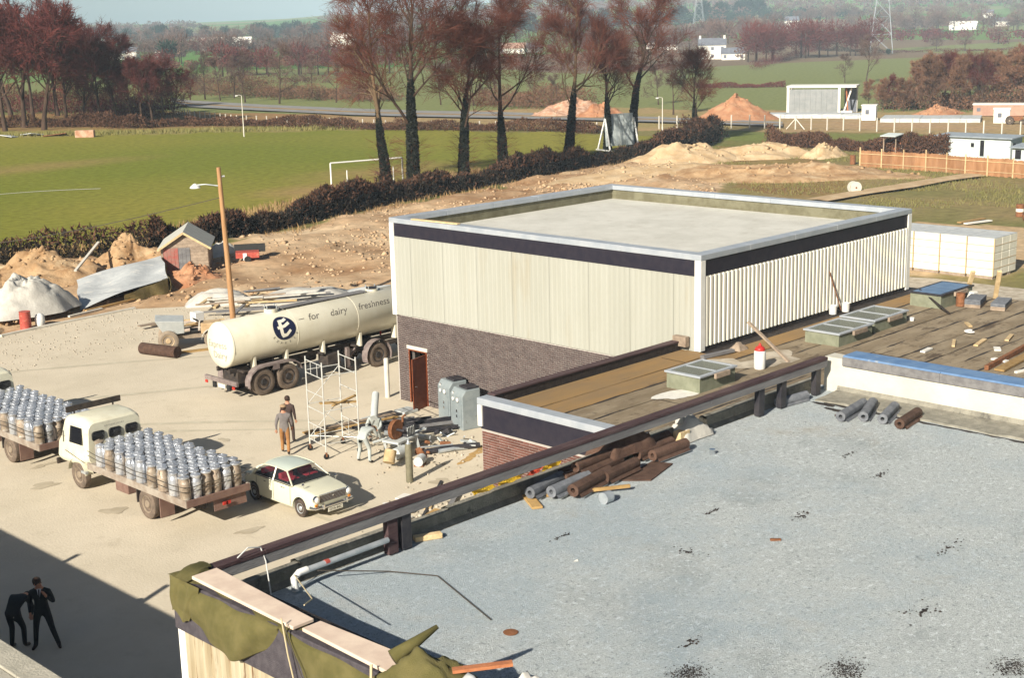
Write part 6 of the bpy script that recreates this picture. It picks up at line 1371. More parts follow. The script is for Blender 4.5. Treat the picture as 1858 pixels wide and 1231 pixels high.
# ---- the packed white blocks beyond the hall
for i in range(6):
    yc = 33.62+1.62*i; t = thing('block_pallet', ('white shrink-packed block stack, at the right-hand end of its row','white block stack, second from the right-hand end of its row','white block stack, third from the right-hand end, beside the ribbed hall','white block stack half behind the hall corner','white block stack hidden mostly by the hall','white block stack farthest behind the hall')[i],'block stack',(72.0,yc,0.16),0,'stacks of white blocks beyond the hall')
    for (z0,z1) in ((0,1.28),(1.295,2.12)):
        for q in range(3): MB().box(q*0.94+0.01,q*0.94+0.93,0.015,1.60,z0,z1).build('block_pack','block_white',t,bevel=0.03)
    for z in (0.42,0.86,1.7): 
        MB().box(-0.012,2.84,0.0,0.014,z,z+0.025).build('strap','strap',t); MB().box(-0.014,-0.001,0,1.61,z,z+0.025).build('strap','strap',t)
    for yv in (0.0,): MB().box(-0.016,-0.002,yv-0.006,yv+0.05,0,2.12).build('strap','strap',t)
    for q in range(3): MB().box(q*0.95,q*0.95+0.35,0.05,1.55,-0.15,-0.005).build('bearer','timber_weathered',t)
    MB().box(0.0,2.82,0.02,1.6,2.125,2.15).build('cover','sheet_grey',t)

# things lying at the far left corner of the pitch
for k, (p, m, lb) in enumerate((((92.99, 192.60, 0.00),'sheet_grey','pale sheet lying at the far left corner of the pitch, leftmost'),((96.22, 192.62, 0.00),'sheet_grey','pale sheet lying beside another at the far left corner of the pitch'),((97.51, 188.13, -0.00),'rust','dark brown sheet at the far left corner of the pitch'))):
    tag(MB().box(-1.6,1.6,-1.0,1.0,0.1,0.2,Matrix.Translation((p[0],p[1],gz(p[0],p[1]))) @ Euler((.15,.1,.6+k)).to_matrix().to_4x4()).build('metal_sheet',m),lb,'sheet')
p = Vector((98.78, 181.73, 0.00)); tag(MB().box(-1.3,1.3,-.6,.6,0,1.0,Matrix.Translation((p.x,p.y,0)) @ Matrix.Rotation(-.7,4,'Z')).build('brick_pile','brick_rubble',None,bevel=.05),'pinkish squared brick pile at the edge of the pitch','brick pile')

for i in range(16):
    x, y = R.uniform(12,34), R.uniform(31,62)
    o = splat('oil_stain', (x,y), R.uniform(.15,.7), R.uniform(.1,.5), 0.0185, 'yard_stain', None, None, 18, rough_=.55); o['kind'] = 'structure'

for p in ((13.57, 10.24, 6.00), (15.03, 8.75, 6.00), (16.56, 7.16, 6.00)):
    n = 700; stones('dark_blotch_specks', np.stack([p[0]+NR.normal(0,.16,n), p[1]+NR.normal(0,.13,n), np.full(n, FZ+0.005)], -1), NR.uniform(.004,.013,n), 'bitumen', .5, fg)['kind'] = 'stuff'  # dark specks scattered to form three blurred dark blotches
# ================================================================ PEOPLE
def person(loc, face, pose, mats, label, scale=1.0, tie=False, cap=None, hair='hair_dark'):
    """one continuous figure grown with a skin modifier over a posed skeleton, facing local +y"""
    J = pose; me = bpy.data.meshes.new('person')
    names = list(J); idx = {n: i for i, n in enumerate(names)}
    edges = [('pelvis','spine'),('spine','chest'),('chest','neck'),('neck','head'),('head','crown')]
    for s in 'lr': edges += [('chest','sh'+s),('sh'+s,'el'+s),('el'+s,'wr'+s),('wr'+s,'pa'+s),('pelvis','hip'+s),('hip'+s,'kn'+s),('kn'+s,'an'+s),('an'+s,'toe'+s)]
    me.from_pydata([J[n] for n in names], [(idx[a], idx[b]) for a, b in edges], [])
    rads = dict(pelvis=(.155,.115), spine=(.145,.105), chest=(.165,.115), neck=(.058,.06), head=(.082,.098), crown=(.062,.078), sh=(.078,.078), el=(.055,.055), wr=(.036,.032), pa=(.042,.024), hip=(.095,.10), kn=(.068,.07), an=(.052,.055), toe=(.045,.035))
    o = bpy.data.objects.new('person', me); COL.objects.link(o)
    sk = o.modifiers.new('skin', 'SKIN'); sk.use_smooth_shade = True
    for n in names:
        v = me.skin_vertices[0].data[idx[n]]; k = n if n in rads else n[:-1]; v.radius = rads[k]; v.use_root = (n == 'pelvis')
    sb = o.modifiers.new('sub', 'SUBSURF'); sb.levels = 2; sb.render_levels = 2
    dg = bpy.context.evaluated_depsgraph_get(); dg.update(); nm = bpy.data.meshes.new_from_object(o.evaluated_get(dg)); o.modifiers.clear()
    bones = [(Vector(J[a]), Vector(J[b]), b) for a, b in edges]
    for m in mats: nm.materials.append(MATS[m])        # 0 skin 1 jacket 2 trousers 3 shoes
    for p in nm.polygons:
        c = p.center; best = None
        for a, b, n in bones:
            d = b-a; t = max(0, min(1, (c-a).dot(d)/max(d.length_squared, 1e-9))); q = (c-(a+d*t)).length/(0.05+rads[n if n in rads else n[:-1]][0])
            if best is None or q < best[0]: best = (q, n, t)
        n = best[1]; mi = 1
        if n in ('head','crown') or n.startswith('pa') or (n == 'neck' and best[2] > 0.6) or (n.startswith('wr') and best[2] > 0.93): mi = 0
        elif n.startswith('kn') or n.startswith('hip'): mi = 2
        elif n.startswith('an'): mi = 2 if best[2] < 0.95 else 3
        elif n.startswith('toe'): mi = 3
        p.material_index = mi; p.use_smooth = True
    bm = bmesh.new(); bm.from_mesh(nm); x = MB()
    for s in 'lr':                                       # fingers, a thumb
        w_, pa = Vector(J['wr'+s]), Vector(J['pa'+s]); d = (pa-w_).normalized(); sd_ = d.cross(Vector((0,0,1))); 
        if sd_.length < 1e-3: sd_ = Vector((1,0,0))
        sd_.normalize(); nrm = sd_.cross(d); sgn = 1 if s == 'r' else -1
        for k, ln in enumerate((0.070,0.080,0.075,0.058)):
            b0 = pa+sd_*(k-1.5)*0.019-d*0.01; x.tube([b0, b0+d*ln*0.5-nrm*0.006, b0+d*ln-nrm*0.028],[0.0095,0.009,0.007],6)
        t0 = w_.lerp(pa, 0.4)+sd_*0.028*sgn; x.tube([t0, t0+d*0.035+sd_*0.022*sgn, t0+d*0.07+sd_*0.026*sgn],[0.011,0.010,0.008],6)
    hd, cr = Vector(J['head']), Vector(J['crown']); up = (cr-hd).normalized(); f_ = Vector(J.get('look', (0,1,0))) if False else LOOK.get(label, Vector((0,1,0))); f_ = (f_-up*f_.dot(up)).normalized(); sx = f_.cross(up)
    x.tube([hd+f_*0.085+up*0.02, hd+f_*0.112-up*0.015, hd+f_*0.09-up*0.03],[0.008,0.015,0.008],6)       # nose
    for s in (-1, 1): x.tube([hd+sx*s*0.078+up*0.03, hd+sx*s*0.094, hd+sx*s*0.08-up*0.035],[0.008,0.014,0.007],6)   # ears
    n0 = len(bm.verts); vs = [bm.verts.new(v) for v in x.v]
    for f in x.f: 
        fc = bm.faces.new([vs[i] for i in f]); fc.material_index = 0; fc.smooth = True
    bm.to_mesh(nm); bm.free(); o.data = nm
    o.location = loc; o.rotation_euler = (0, 0, face); o.scale = (scale,)*3
    tag(o, label, 'person')
    def orient(c): return Matrix.Translation(c) @ Matrix((( sx.x, f_.x, up.x, 0),(sx.y, f_.y, up.y, 0),(sx.z, f_.z, up.z, 0),(0,0,0,1)))
    if cap:
        MB().lathe([(0.098,0.0),(0.112,0.02),(0.108,0.055),(0.07,0.08),(0.004,0.085)],18,orient(hd+up*0.07-f_*0.01)).build('flat_cap', cap, o, smooth=60)
        MB().add([hd+up*0.07+sx*s*0.08+f_*(0.08+k*0.07) for k in (0,1) for s in (-1,1)],[(0,1,3,2)]).build('cap_peak', cap, o)
        MB().lathe([(0.089,-0.06),(0.094,0.0),(0.09,0.04)],14,orient(hd+up*0.03-f_*0.012)).build('hair', hair, o, smooth=60)
    else: MB().lathe([(0.083,-0.05),(0.096,0.0),(0.098,0.05),(0.08,0.095),(0.04,0.12),(0.004,0.125)],18,orient(hd+up*0.035-f_*0.018)).build('hair', hair, o, smooth=60)
    for s in (-1, 1): MB().lathe([(0.010,0),(0.006,0.006),(0.001,0.007)],8,orient(hd+up*0.012+sx*s*0.032+f_*0.094) @ Matrix.Rotation(rad(-90),4,'X')).build('eye','hair_dark',o)
    MB().tube([hd-up*0.052+sx*0.02+f_*0.088, hd-up*0.055+f_*0.094, hd-up*0.052-sx*0.02+f_*0.088],0.005,5).build('mouth','seat_red',o)
    if tie:
        ch, ne = Vector(J['chest']), Vector(J['neck']); sp_ = Vector(J['spine'])
        q = [ne+Vector((-0.05,0.065,-0.01)), ne+Vector((0.05,0.065,-0.01)), ch.lerp(sp_,.55)+Vector((0.0,0.145,0))]
        MB().add(q+[p+Vector((0,-0.03,0)) for p in q],[(0,1,2),(3,5,4),(0,3,4,1),(1,4,5,2),(2,5,3,0)]).build('shirt_front','shirt',o)
        MB().bar(ne+Vector((0,0.075,-0.02)), ch.lerp(sp_,.5)+Vector((0,0.155,0.0)),0.028,0.012).build('tie','rubber',o)
    return o
def base_pose(**k):
    P = dict(pelvis=(0,0,.95),spine=(0,0.01,1.17),chest=(0,0.0,1.38),neck=(0,0.01,1.51),head=(0,0.035,1.63),crown=(0,0.03,1.71),
        shl=(-.19,0,1.40),ell=(-.25,-.03,1.13),wrl=(-.25,.06,.90),pal=(-.25,.09,.83),shr=(.19,0,1.40),elr=(.25,-.03,1.13),wrr=(.25,.06,.90),par=(.25,.09,.83),
        hipl=(-.10,0,.90),knl=(-.11,.02,.49),anl=(-.11,-.02,.075),toel=(-.13,.16,.035),hipr=(.10,0,.90),knr=(.11,.02,.49),anr=(.11,-.02,.075),toer=(.13,.16,.035))
    P.update(k); return P
LOOK = {}
away = -0.79+0.15
person((27.15,38.0,0.012), away, base_pose(knl=(-.10,.17,.50),anl=(-.10,.16,.09),toel=(-.10,.34,.05),knr=(.11,-.02,.49),anr=(.11,-.26,.13),toer=(.11,-.12,.03),ell=(-.27,-.12,1.15),wrl=(-.27,-.08,.92),pal=(-.27,-.05,.85),elr=(.27,.04,1.14),wrr=(.26,.16,.93),par=(.25,.2,.86)),
    ('skin','cloth_grey','cloth_ochre','shoe'),'man in grey jumper, ochre trousers and tan flat cap walking away, nearer the car',1.0,cap='cap_tan')
person((27.95,38.85,0.012), away-0.35, base_pose(knr=(.10,.15,.50),anr=(.10,.16,.09),toer=(.10,.34,.05),knl=(-.11,-.03,.49),anl=(-.11,-.24,.12),toel=(-.11,-.10,.03)),
    ('skin','cloth_dark','cloth_dark','shoe'),'bare-headed man in dark brown jacket and trousers walking beside the scaffold tower',1.0)
lb = 'man in dark suit, white shirt and tie standing with legs apart in the shade'; LOOK[lb] = Vector((-0.8,0.6,-0.2))
person((13.95,29.85,0.012), math.pi-0.79+0.1, base_pose(hipl=(-.11,0,.90),knl=(-.20,.03,.49),anl=(-.30,-.02,.075),toel=(-.36,.14,.035),hipr=(.11,0,.90),knr=(.17,.02,.49),anr=(.22,-.02,.075),toer=(.27,.15,.035),
    head=(.02,.05,1.62),crown=(.03,.04,1.70),ell=(-.30,.05,1.15),wrl=(-.16,.17,1.36),pal=(-.12,.16,1.43),elr=(.27,-.02,1.13),wrr=(.24,.12,.92),par=(.21,.16,.86)),('skin','suit_navy','suit_navy','shoe'),lb,1.04,tie=True)
lb = 'man in dark suit bending forward beside the standing suited man'; LOOK[lb] = Vector((0,0.5,-0.9))
person((13.50,30.35,0.012), -1.0, dict(pelvis=(0,-.12,.93),spine=(0,.05,1.10),chest=(0,.27,1.15),neck=(0,.42,1.13),head=(0,.54,1.07),crown=(0,.61,1.04),
    shl=(-.19,.28,1.14),ell=(-.24,.36,.88),wrl=(-.16,.42,.66),pal=(-.13,.44,.59),shr=(.19,.28,1.14),elr=(.24,.36,.88),wrr=(.16,.42,.66),par=(.13,.44,.59),
    hipl=(-.10,-.10,.90),knl=(-.12,.02,.50),anl=(-.12,-.06,.075),toel=(-.14,.12,.035),hipr=(.10,-.10,.90),knr=(.14,.08,.50),anr=(.15,.04,.075),toer=(.18,.22,.035)),('skin','suit_navy','suit_navy','shoe'),lb,1.04)

lb = 'workman in pale overalls bending over the rusty pulley machine'; LOOK[lb] = Vector((0,0.5,-0.9))
person((28.35,35.15,0.012), -1.25, dict(pelvis=(0,-.14,.92),spine=(0,.06,1.06),chest=(0,.29,1.10),neck=(0,.44,1.07),head=(0,.56,1.01),crown=(0,.63,.98),
    shl=(-.19,.30,1.09),ell=(-.24,.44,.86),wrl=(-.16,.58,.72),pal=(-.13,.64,.69),shr=(.19,.30,1.09),elr=(.24,.44,.86),wrr=(.16,.58,.72),par=(.13,.64,.69),
    hipl=(-.11,-.12,.88),knl=(-.19,.04,.48),anl=(-.24,-.04,.075),toel=(-.28,.13,.035),hipr=(.11,-.12,.88),knr=(.19,.02,.48),anr=(.24,-.08,.075),toer=(.28,.09,.035)),('skin','overall_pale','overall_pale','shoe'),lb,1.02,cap='cap_tan')
lb = 'workman in pale blue-grey overalls crouching behind the pulley machine'; LOOK[lb] = Vector((0,0.8,-0.6))
person((30.2,36.75,0.012), 2.2, dict(pelvis=(0,-.16,.38),spine=(0,-.06,.60),chest=(0,.10,.80),neck=(0,.18,.92),head=(0,.25,1.02),crown=(0,.27,1.09),
    shl=(-.19,.10,.82),ell=(-.26,.26,.62),wrl=(-.16,.44,.52),pal=(-.13,.50,.50),shr=(.19,.10,.82),elr=(.26,.26,.62),wrr=(.16,.44,.52),par=(.13,.50,.50),
    hipl=(-.11,-.12,.36),knl=(-.17,.26,.50),anl=(-.15,-.02,.09),toel=(-.17,.15,.035),hipr=(.11,-.12,.36),knr=(.19,.28,.46),anr=(.16,.02,.09),toer=(.19,.19,.035)),('skin','overall_pale','overall_pale','shoe'),lb,1.02)
# ================================================================ TREES AND HEDGES
def grow(seed, H, r0, lean=(0,0), clear=0.35, spread=1.0, limbs=10, sub=5, subsub=5, twigs=6, tw=0.035, up=0.5, fork=0.0):
    """returns (trunk MB, twig ribbon arrays): a trunk with limbs, and the fine twigs of the crown"""
    q = random.Random(seed); tr = MB(); TW = []
    def branch(p, d, ln, r, depth):
        n = (7,4,3,2)[depth]; pts = [Vector(p)]; dd = Vector(d)
        for k in range(n):
            dd = (dd+Vector((q.gauss(0,(.05,.11,.12,.13)[depth]),q.gauss(0,(.05,.11,.12,.13)[depth]),q.gauss(0,.06)+(0.13*up if depth else 0.03)))).normalized(); pts.append(pts[-1]+dd*ln/n)
        if depth == 0: tr.path = [tuple(p_) for p_ in pts]
        rs = [r*(1-0.80*(k/n)**0.9) if depth else r*(1.2-0.2*min(1,k)-0.9*(k/n)**0.85) for k in range(n+1)]
        if depth < 3: tr.tube(pts, rs, (9,6,4)[depth], caps=False)
        else: TW.extend((pts[k], pts[k+1], max(tw*1.3, r)) for k in range(n))
        cnt = (limbs, sub, subsub, twigs)[depth]
        for c in range(cnt):
            t = (clear+(1-clear)*((c+q.random())/cnt)**0.85) if depth == 0 else 0.22+0.78*(c+q.random())/cnt
            k = min(int(t*n), n-1); bp = pts[k].lerp(pts[k+1], t*n-k); ax = (pts[k+1]-pts[k]).normalized()
            a = q.uniform(0, 6.283)+c*2.4; pr = ax.orthogonal().normalized(); pr = Matrix.Rotation(a, 3, ax) @ pr
            ang = q.uniform(0.55, 1.05) if depth == 0 else q.uniform(0.45, 1.0)
            nd = (ax*math.cos(ang)+pr*math.sin(ang)).normalized()
            if depth == 0: l2 = H*q.uniform(0.25, 0.36)*spread*(1.1-0.62*(t-clear)/(1-clear)); r2 = r*q.uniform(.30,.48)*(1-0.5*t)
            elif depth < 3: l2 = ln*q.uniform(0.42, 0.66)*(1.15-0.45*t); r2 = max(tw*0.8, rs[k]*0.62)
            if depth < 3: branch(bp, nd, l2, r2, depth+1)
            else:
                l2 = q.uniform(0.6, 1.5)*H/16; e = bp+(nd+Vector((0,0,0.25*up)))*l2; TW.append((bp, e, tw))
                TW.append((bp.lerp(e,.4), bp.lerp(e,.4)+(nd+Vector((q.gauss(0,.6),q.gauss(0,.6),q.gauss(.1,.5))))*l2*.55, tw*.8))
    branch((0,0,-0.2), Vector((lean[0],lean[1],1)).normalized(), H*0.93, r0, 0)
    return tr, TW
def ribbons(TW):
    A = np.array([t[0][:] for t in TW]); B = np.array([t[1][:] for t in TW]); w = np.array([t[2] for t in TW])[:, None]
    d = B-A; s = np.cross(d, NR.normal(0, 1, d.shape)); s /= np.maximum(np.linalg.norm(s, axis=1, keepdims=True), 1e-6)
    V = np.stack([A-s*w/2, A+s*w/2, B+s*w*0.2, B-s*w*0.2], 1).reshape(-1, 3)
    return V, np.arange(len(V)).reshape(-1, 4)
def ivy_mesh(seed, h, r, n, path):
    rr_ = np.random.default_rng(seed); z = rr_.uniform(0, 1, n)**1.25*h*(0.8+0.3*rr_.uniform(0,1,n)**2); t = rr_.uniform(0, 6.283, n); lump = 0.7+0.6*fbm(t*1.5, z*1.3, 1.0, seed, 3)
    R_ = (r*0.8*(1-0.30*z/h)+0.15*rr_.uniform(0.3, 1, n)**0.7*(1.15-0.5*z/h)*lump); pth = np.array(path); ox = np.interp(z, pth[:,2], pth[:,0]); oy = np.interp(z, pth[:,2], pth[:,1]); R_ = R_*np.clip(1.12-(z/h)**3*0.75, .3, 1.1); c = np.stack([R_*np.cos(t)+ox, R_*np.sin(t)+oy, z], -1)
    a = rr_.normal(0, 1, (n,3)); b_ = rr_.normal(0, 1, (n,3)); s = rr_.uniform(.07,.17,(n,1)); a = a/np.linalg.norm(a,axis=1,keepdims=True)*s; b_ = b_/np.linalg.norm(b_,axis=1,keepdims=True)*s
    return np.stack([c-a, c-b_, c+a, c+b_], 1).reshape(-1,3), np.arange(4*n).reshape(-1,4)
ELMS = [((81.76, 96.18, 0.00),18.2,.42,(-.05,.03),.30,1.05,9,6.5,'tall bare elm standing nearest the goalposts, its trunk lightly clad in ivy','bark_pale'),
        ((80.90, 91.52, 0.00),19.0,.55,(-.01,.0),.30,1.15,11,9.8,'tallest bare elm with the thickest black ivy, second from the goalposts','bark'),
        ((87.81, 92.32, 0.00),15.4,.42,(.0,.02),.34,1.0,10,8.0,'bare elm with a straight dark trunk, third along from the goalposts','bark'),
        ((93.35, 92.85, -0.00),16.6,.42,(-.02,.0),.36,1.05,9,6.2,'bare elm with a slim forking trunk, fourth along from the goalposts','bark'),
        ((108.35, 98.04, 0.00),17.9,.45,(.03,.0),.30,0.95,9,7.5,'bare elm leaning right with open limbs, left of the sight screen','bark_pale'),
        ((120.57, 102.97, 0.00),13.9,.36,(.0,.0),.34,0.95,9,5.8,'shorter bare elm directly in front of the sight screen','bark'),
        ((124.66, 102.69, 0.00),17.6,.46,(-.02,.0),.36,1.05,10,8.6,'tall bare elm just right of the sight screen','bark'),
        ((134.07, 100.64, 0.00),10.4,.30,(.0,.0),.32,1.15,9,4.2,'smallest bare tree at the right end of the elm row, above the hedge end','bark')]
for i, (p, H, r_, ln, cl, spd, nl, hi_, lb, bk) in enumerate(ELMS):
    t = thing('elm_tree', lb, 'tree', (p[0], p[1], gz(p[0], p[1])-0.1), 0, 'elms along the hedge')
    tr, TW = grow(100+i, H, r_*.82, ln, cl, spd, nl+3, 6, 6, 9, 0.029, 0.6)
    tr.build('trunk', bk, t, smooth=60); V, F = ribbons(TW); np_mesh('crown', V, F, 'twig', t)
    V, F = ivy_mesh(200+i, hi_*1.12, r_*.85, 5200, tr.path); np_mesh('ivy', V, F, 'ivy', t)
    # suckers round the foot
    if i in (0, 1, 2, 3, 4):
        SW = []
        for k in range(160):
            a = R.uniform(0, 6.28); z = R.uniform(0.3, 4.5); c = Vector((r_*math.cos(a), r_*math.sin(a), z)); e = c+Vector((math.cos(a)*R.uniform(.5,1.9), math.sin(a)*R.uniform(.5,1.9), R.uniform(-.2,.9)))
            SW.append((c, e, .025)); SW.append((c.lerp(e,.5), e+Vector((R.gauss(0,.3),R.gauss(0,.3),R.gauss(.1,.2))), .02))
        V, F = ribbons(SW); np_mesh('trunk_shoots', V, F, 'twig', t)

def proto(name, seed, H, r_, m, tw, spd=1.1, cl=0.28, nl=10, sub=6, ss=6, tg=6, bark='bark'):
    tr, TW = grow(seed, H, r_, (0,0), cl, spd, nl, sub, ss, tg, tw, 0.45); V, F = ribbons(TW)
    me1 = tr.mesh('trunk', bark); shade(me1, 60); o = np_mesh('crown', V, F, m); me2 = o.data; bpy.data.objects.remove(o); return (me1, me2, H)
def far_mesh(seed, H, wid, m, n=420, tw=0.30, ever=False):
    rr_ = np.random.default_rng(seed); u = rr_.normal(0, 1, (n,3)); u /= np.linalg.norm(u,axis=1,keepdims=True); rad_ = rr_.uniform(0.15,1,(n,1))**0.5
    k = fbm(u[:,0]*1.6+seed, u[:,1]*1.6+u[:,2], 0.8, seed, 2)[:,None]; c = u*rad_*(0.62+0.75*k)*np.array([wid/2,wid/2,H*0.36])+np.array([0,0,H*0.62])
    d = u*0.7+rr_.normal(0,.5,(n,3)); d[:,2] += 0.35; ln = rr_.uniform(.05,.13,(n,1))*H
    s = np.cross(d, rr_.normal(0,1,(n,3))); s = s/np.linalg.norm(s,axis=1,keepdims=True)*tw
    V = np.stack([c-s*.5, c+s*.5, c+d*ln], 1).reshape(-1,3); F = np.arange(3*n).reshape(-1,3)
    t = MB().tube([(0,0,-.5),(0.1,0,H*.3),(0,0.1,H*.75)],[H*.025,H*.02,H*.008],5)
    for q in range(5): a = q*1.3+seed; t.tube([(0,0,H*(.3+.05*q)),(math.cos(a)*wid*.3,math.sin(a)*wid*.3,H*(.58+.05*q))],[H*.011,H*.004],3)
    tv = np.array(t.v); tf = []
    for f in t.f:
        for q in range(1, len(f)-1): tf.append((f[0],f[q],f[q+1]))
    o = np_mesh('far_tree', np.concatenate([V, tv]), np.concatenate([F, np.array(tf)+len(V)]), m); me = o.data; bpy.data.objects.remove(o)
    me.materials.append(MATS['bark']); mi = np.zeros(len(me.polygons), np.int32); mi[len(F):] = 1; me.polygons.foreach_set('material_index', mi); return me
ORDN = 'leftmost second third fourth fifth sixth seventh eighth ninth tenth eleventh twelfth thirteenth fourteenth fifteenth sixteenth seventeenth eighteenth nineteenth twentieth twenty-first twenty-second twenty-third twenty-fourth twenty-fifth twenty-sixth twenty-seventh twenty-eighth twenty-ninth thirtieth'.split()
def nth(i): return ', '+ORDN[i]+(' of them' if i == 0 else ' from the left')
def bearing(p): return math.atan2(p[0], p[1])
PM = [proto('a',301,16,.38,'twig_maroon',.075,1.35,.20,12), proto('b',302,16,.34,'twig_maroon',.075,1.25,.24,11), proto('c',303,16,.40,'twig_maroon',.075,1.5,.18,13)]
PB = [proto('d',311,10,.16,'twig_brown',.07,1.15,.10,12), proto('e',312,10,.14,'twig_brown',.07,1.2,.06,13)]
PG = [proto('f',321,12,.24,'twig_grey',.06,1.2,.25,9,5,5,4), proto('g',322,12,.22,'twig_grey',.06,1.1,.2,10,5,5,4)]
def plant(pr_, x, y, H, label, group, name='bare_tree', cat='tree', sw=1.0):
    t = thing(name, label, cat, (x, y, gz(x,y)-0.1), R.uniform(0,6.28), group); s = H/pr_[2]; t.scale = (s*sw, s*sw, s)
    for nm, me in (('trunk', pr_[0]), ('crown', pr_[1])):
        o = bpy.data.objects.new(nm, me); COL.objects.link(o); o.parent = t
    return t
LEFT = [((98.52, 205.68, 0.00),17.5),((103.73, 209.80, 0.00),19.0),((102.88, 201.82, 0.00),17.5),((101.93, 218.47, 0.00),18),((109.88, 207.65, 0.00),15),((112.53, 207.54, 0.00),12.0),((112.62, 202.11, 0.00),13.5),((116.78, 204.22, 0.00),11.5),((116.45, 199.57, 0.00),9.5),((117.43, 197.56, 0.00),9.5),((116.92, 193.44, -0.00),10.0),((119.12, 194.12, 0.00),9.5),((121.28, 194.99, 0.00),8.0),((117.06, 233.26, 0.00),17),((122.54, 234.66, 0.00),17),((127.21, 231.27, 0.00),15),((118.25, 244.04, 0.00),18),((131.61, 232.17, 0.00),13)]
LEFT.sort(key=lambda e: bearing(e[0]))
for i, (p, H) in enumerate(LEFT): plant(PM[i % 3], p[0], p[1], H, 'maroon tree in the clump beyond the pitch'+nth(i), 'maroon trees left of the road', sw=1.0)
RIGHT = [((199.57, 107.23, 0.00),9.5),((195.90, 102.69, 0.00),10.2),((205.95, 105.92, 0.00),10.5),((197.42, 99.17, 0.00),9.8),((207.47, 102.23, 0.00),10.4),((198.89, 95.77, 0.00),10.2),((211.45, 99.76, 0.00),10.0),((202.61, 93.47, 0.00),10.6),((210.45, 94.99, 0.00),10.8),((203.95, 90.32, 0.00),10.8),((214.95, 114.54, 0.00),8.5),((216.65, 110.18, 0.00),10),((218.22, 106.12, 0.00),10),((222.42, 103.64, 0.00),10),((192.99, 109.41, 0.00),6.0),((193.71, 107.76, 0.00),6.8),((192.09, 105.19, 0.00),6.5),((201.50, 116.74, 0.00),5.5),((220.40, 100.54, 0.00),11),((210.43, 109.87, 0.00),10),((213.47, 106.15, 0.00),10.5),((217.67, 103.47, 0.00),10.5)]
RIGHT.sort(key=lambda e: bearing(e[0]))
for i, (p, H) in enumerate(RIGHT): plant((PB+PM[:1])[i % 3], p[0], p[1], H*.74, 'bare reddish-brown tree in the thicket at the right edge'+nth(i), 'thicket at the right edge', sw=1.0)
MID = [((163.88, 235.70, -0.00),9.0,0,'bare dark tree standing right behind the lamp post beside the road'),((164.37, 224.87, 0.00),11.0,1,'bare rounded tree beyond the road, right of the lamp post'),((183.17, 238.88, 0.00),8.0,0,'round bare tree beyond the road, left of the elms'),
       ((164.05, 255.98, 0.00),7.5,1,'greyish bare bush at the left start of the road'),((168.08, 256.47, 0.00),9.0,0,'greyish bare tree in the brushwood left of the lamp post'),((166.80, 248.80, 0.00),8.5,1,'greyish bare tree in the brushwood just left of the lamp post'),((173.48, 253.48, 0.00),8.0,0,'greyish bare tree in the brushwood behind the lamp post'),
       ((171.60, 216.16, -0.00),8.0,1,'bare tree beyond the road behind the first elm'),((178.63, 217.93, 0.00),9.5,0,'bare tree beyond the road behind the left elm crowns'),((179.72, 169.66, 0.00),7.0,0,'bare tree in the scrub between the elms, left one'),((176.05, 162.95, 0.00),5.5,1,'bare bush in the scrub between the elms, right one'),
       ((171.59, 133.07, 0.00),7.5,0,'bare spreading tree behind the smallest elm'),((190.62, 151.07, 0.00),6.5,1,'bare bush left of the smallest elm beyond the fence'),((181.59, 181.87, 0.00),6.5,1,'bare scrub tree behind the fourth elm'),((174.96, 189.62, 0.00),7.0,0,'bare scrub tree behind the third elm'),((175.07, 180.97, 0.00),6.0,1,'bare scrub tree between the third and fourth elms'),
       ((268.74, 161.53, 0.00),6.0,1,'small dark ivy-topped tree on the green slope above the unfinished building'),((269.96, 157.00, 0.00),9.0,0,'thin bare tree on the green slope right of the ivy-topped tree')]
for p, H, k, lb in MID: plant(PG[k], p[0], p[1], H, lb, 'trees beyond the road')
# hedges: masses of leaf and twig sized faces
def hedge(pts, h, w, n, m, name, label, top=None):
    pts = [Vector((p[0], p[1], 0)) for p in pts]; L_ = [(pts[i+1]-pts[i]).length for i in range(len(pts)-1)]; tot = sum(L_)
    u = NR.uniform(0, tot, n); X = np.zeros(n); Y = np.zeros(n); acc = 0; nxy = np.zeros((n,2))
    for i, l_ in enumerate(L_):
        k = (u >= acc) & (u <= acc+l_); t = (u[k]-acc)/l_; X[k] = pts[i].x+(pts[i+1].x-pts[i].x)*t; Y[k] = pts[i].y+(pts[i+1].y-pts[i].y)*t
        d = (pts[i+1]-pts[i]).normalized(); nxy[k] = (-d.y, d.x); acc += l_
    off = NR.normal(0, 0.38, n).clip(-1, 1)*w/2; lump = np.clip(0.05+1.75*fbm(u, off*0.4, 3.2, 17, 4), .22, 1.7)
    X += nxy[:,0]*off; Y += nxy[:,1]*off; hh = h*lump*np.sqrt(np.maximum(0.04, 1-(off/(w/2))**2)); z = NR.uniform(0,1,n)**0.75*hh
    zb = land_z(X, Y); c = np.stack([X, Y, zb+z], -1); a = NR.normal(0,1,(n,3)); a[:,2] = np.abs(a[:,2])*1.3+0.2; a = a/np.linalg.norm(a,axis=1,keepdims=True)*NR.uniform(.15,.50,(n,1))*min(1.0, h/2+.2)
    s = np.cross(a, NR.normal(0,1,(n,3))); s = s/np.linalg.norm(s,axis=1,keepdims=True)*NR.uniform(.03,.11,(n,1))
    V = np.stack([c-s, c+s, c+a], 1).reshape(-1,3); o = np_mesh(name, V, np.arange(3*n).reshape(-1,3), m); tag(o, label, 'hedge')
    if top:
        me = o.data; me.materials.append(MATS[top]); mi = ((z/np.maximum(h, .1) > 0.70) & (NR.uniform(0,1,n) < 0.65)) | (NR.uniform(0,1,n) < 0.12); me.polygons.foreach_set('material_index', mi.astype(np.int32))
    return o
hedge(HEDGE[:4], 1.9, 2.0, 24000, 'hedge_dark', 'hedge', 'dark hedge along the near side of the pitch, from the left edge to the shed', 'hedge_brown')
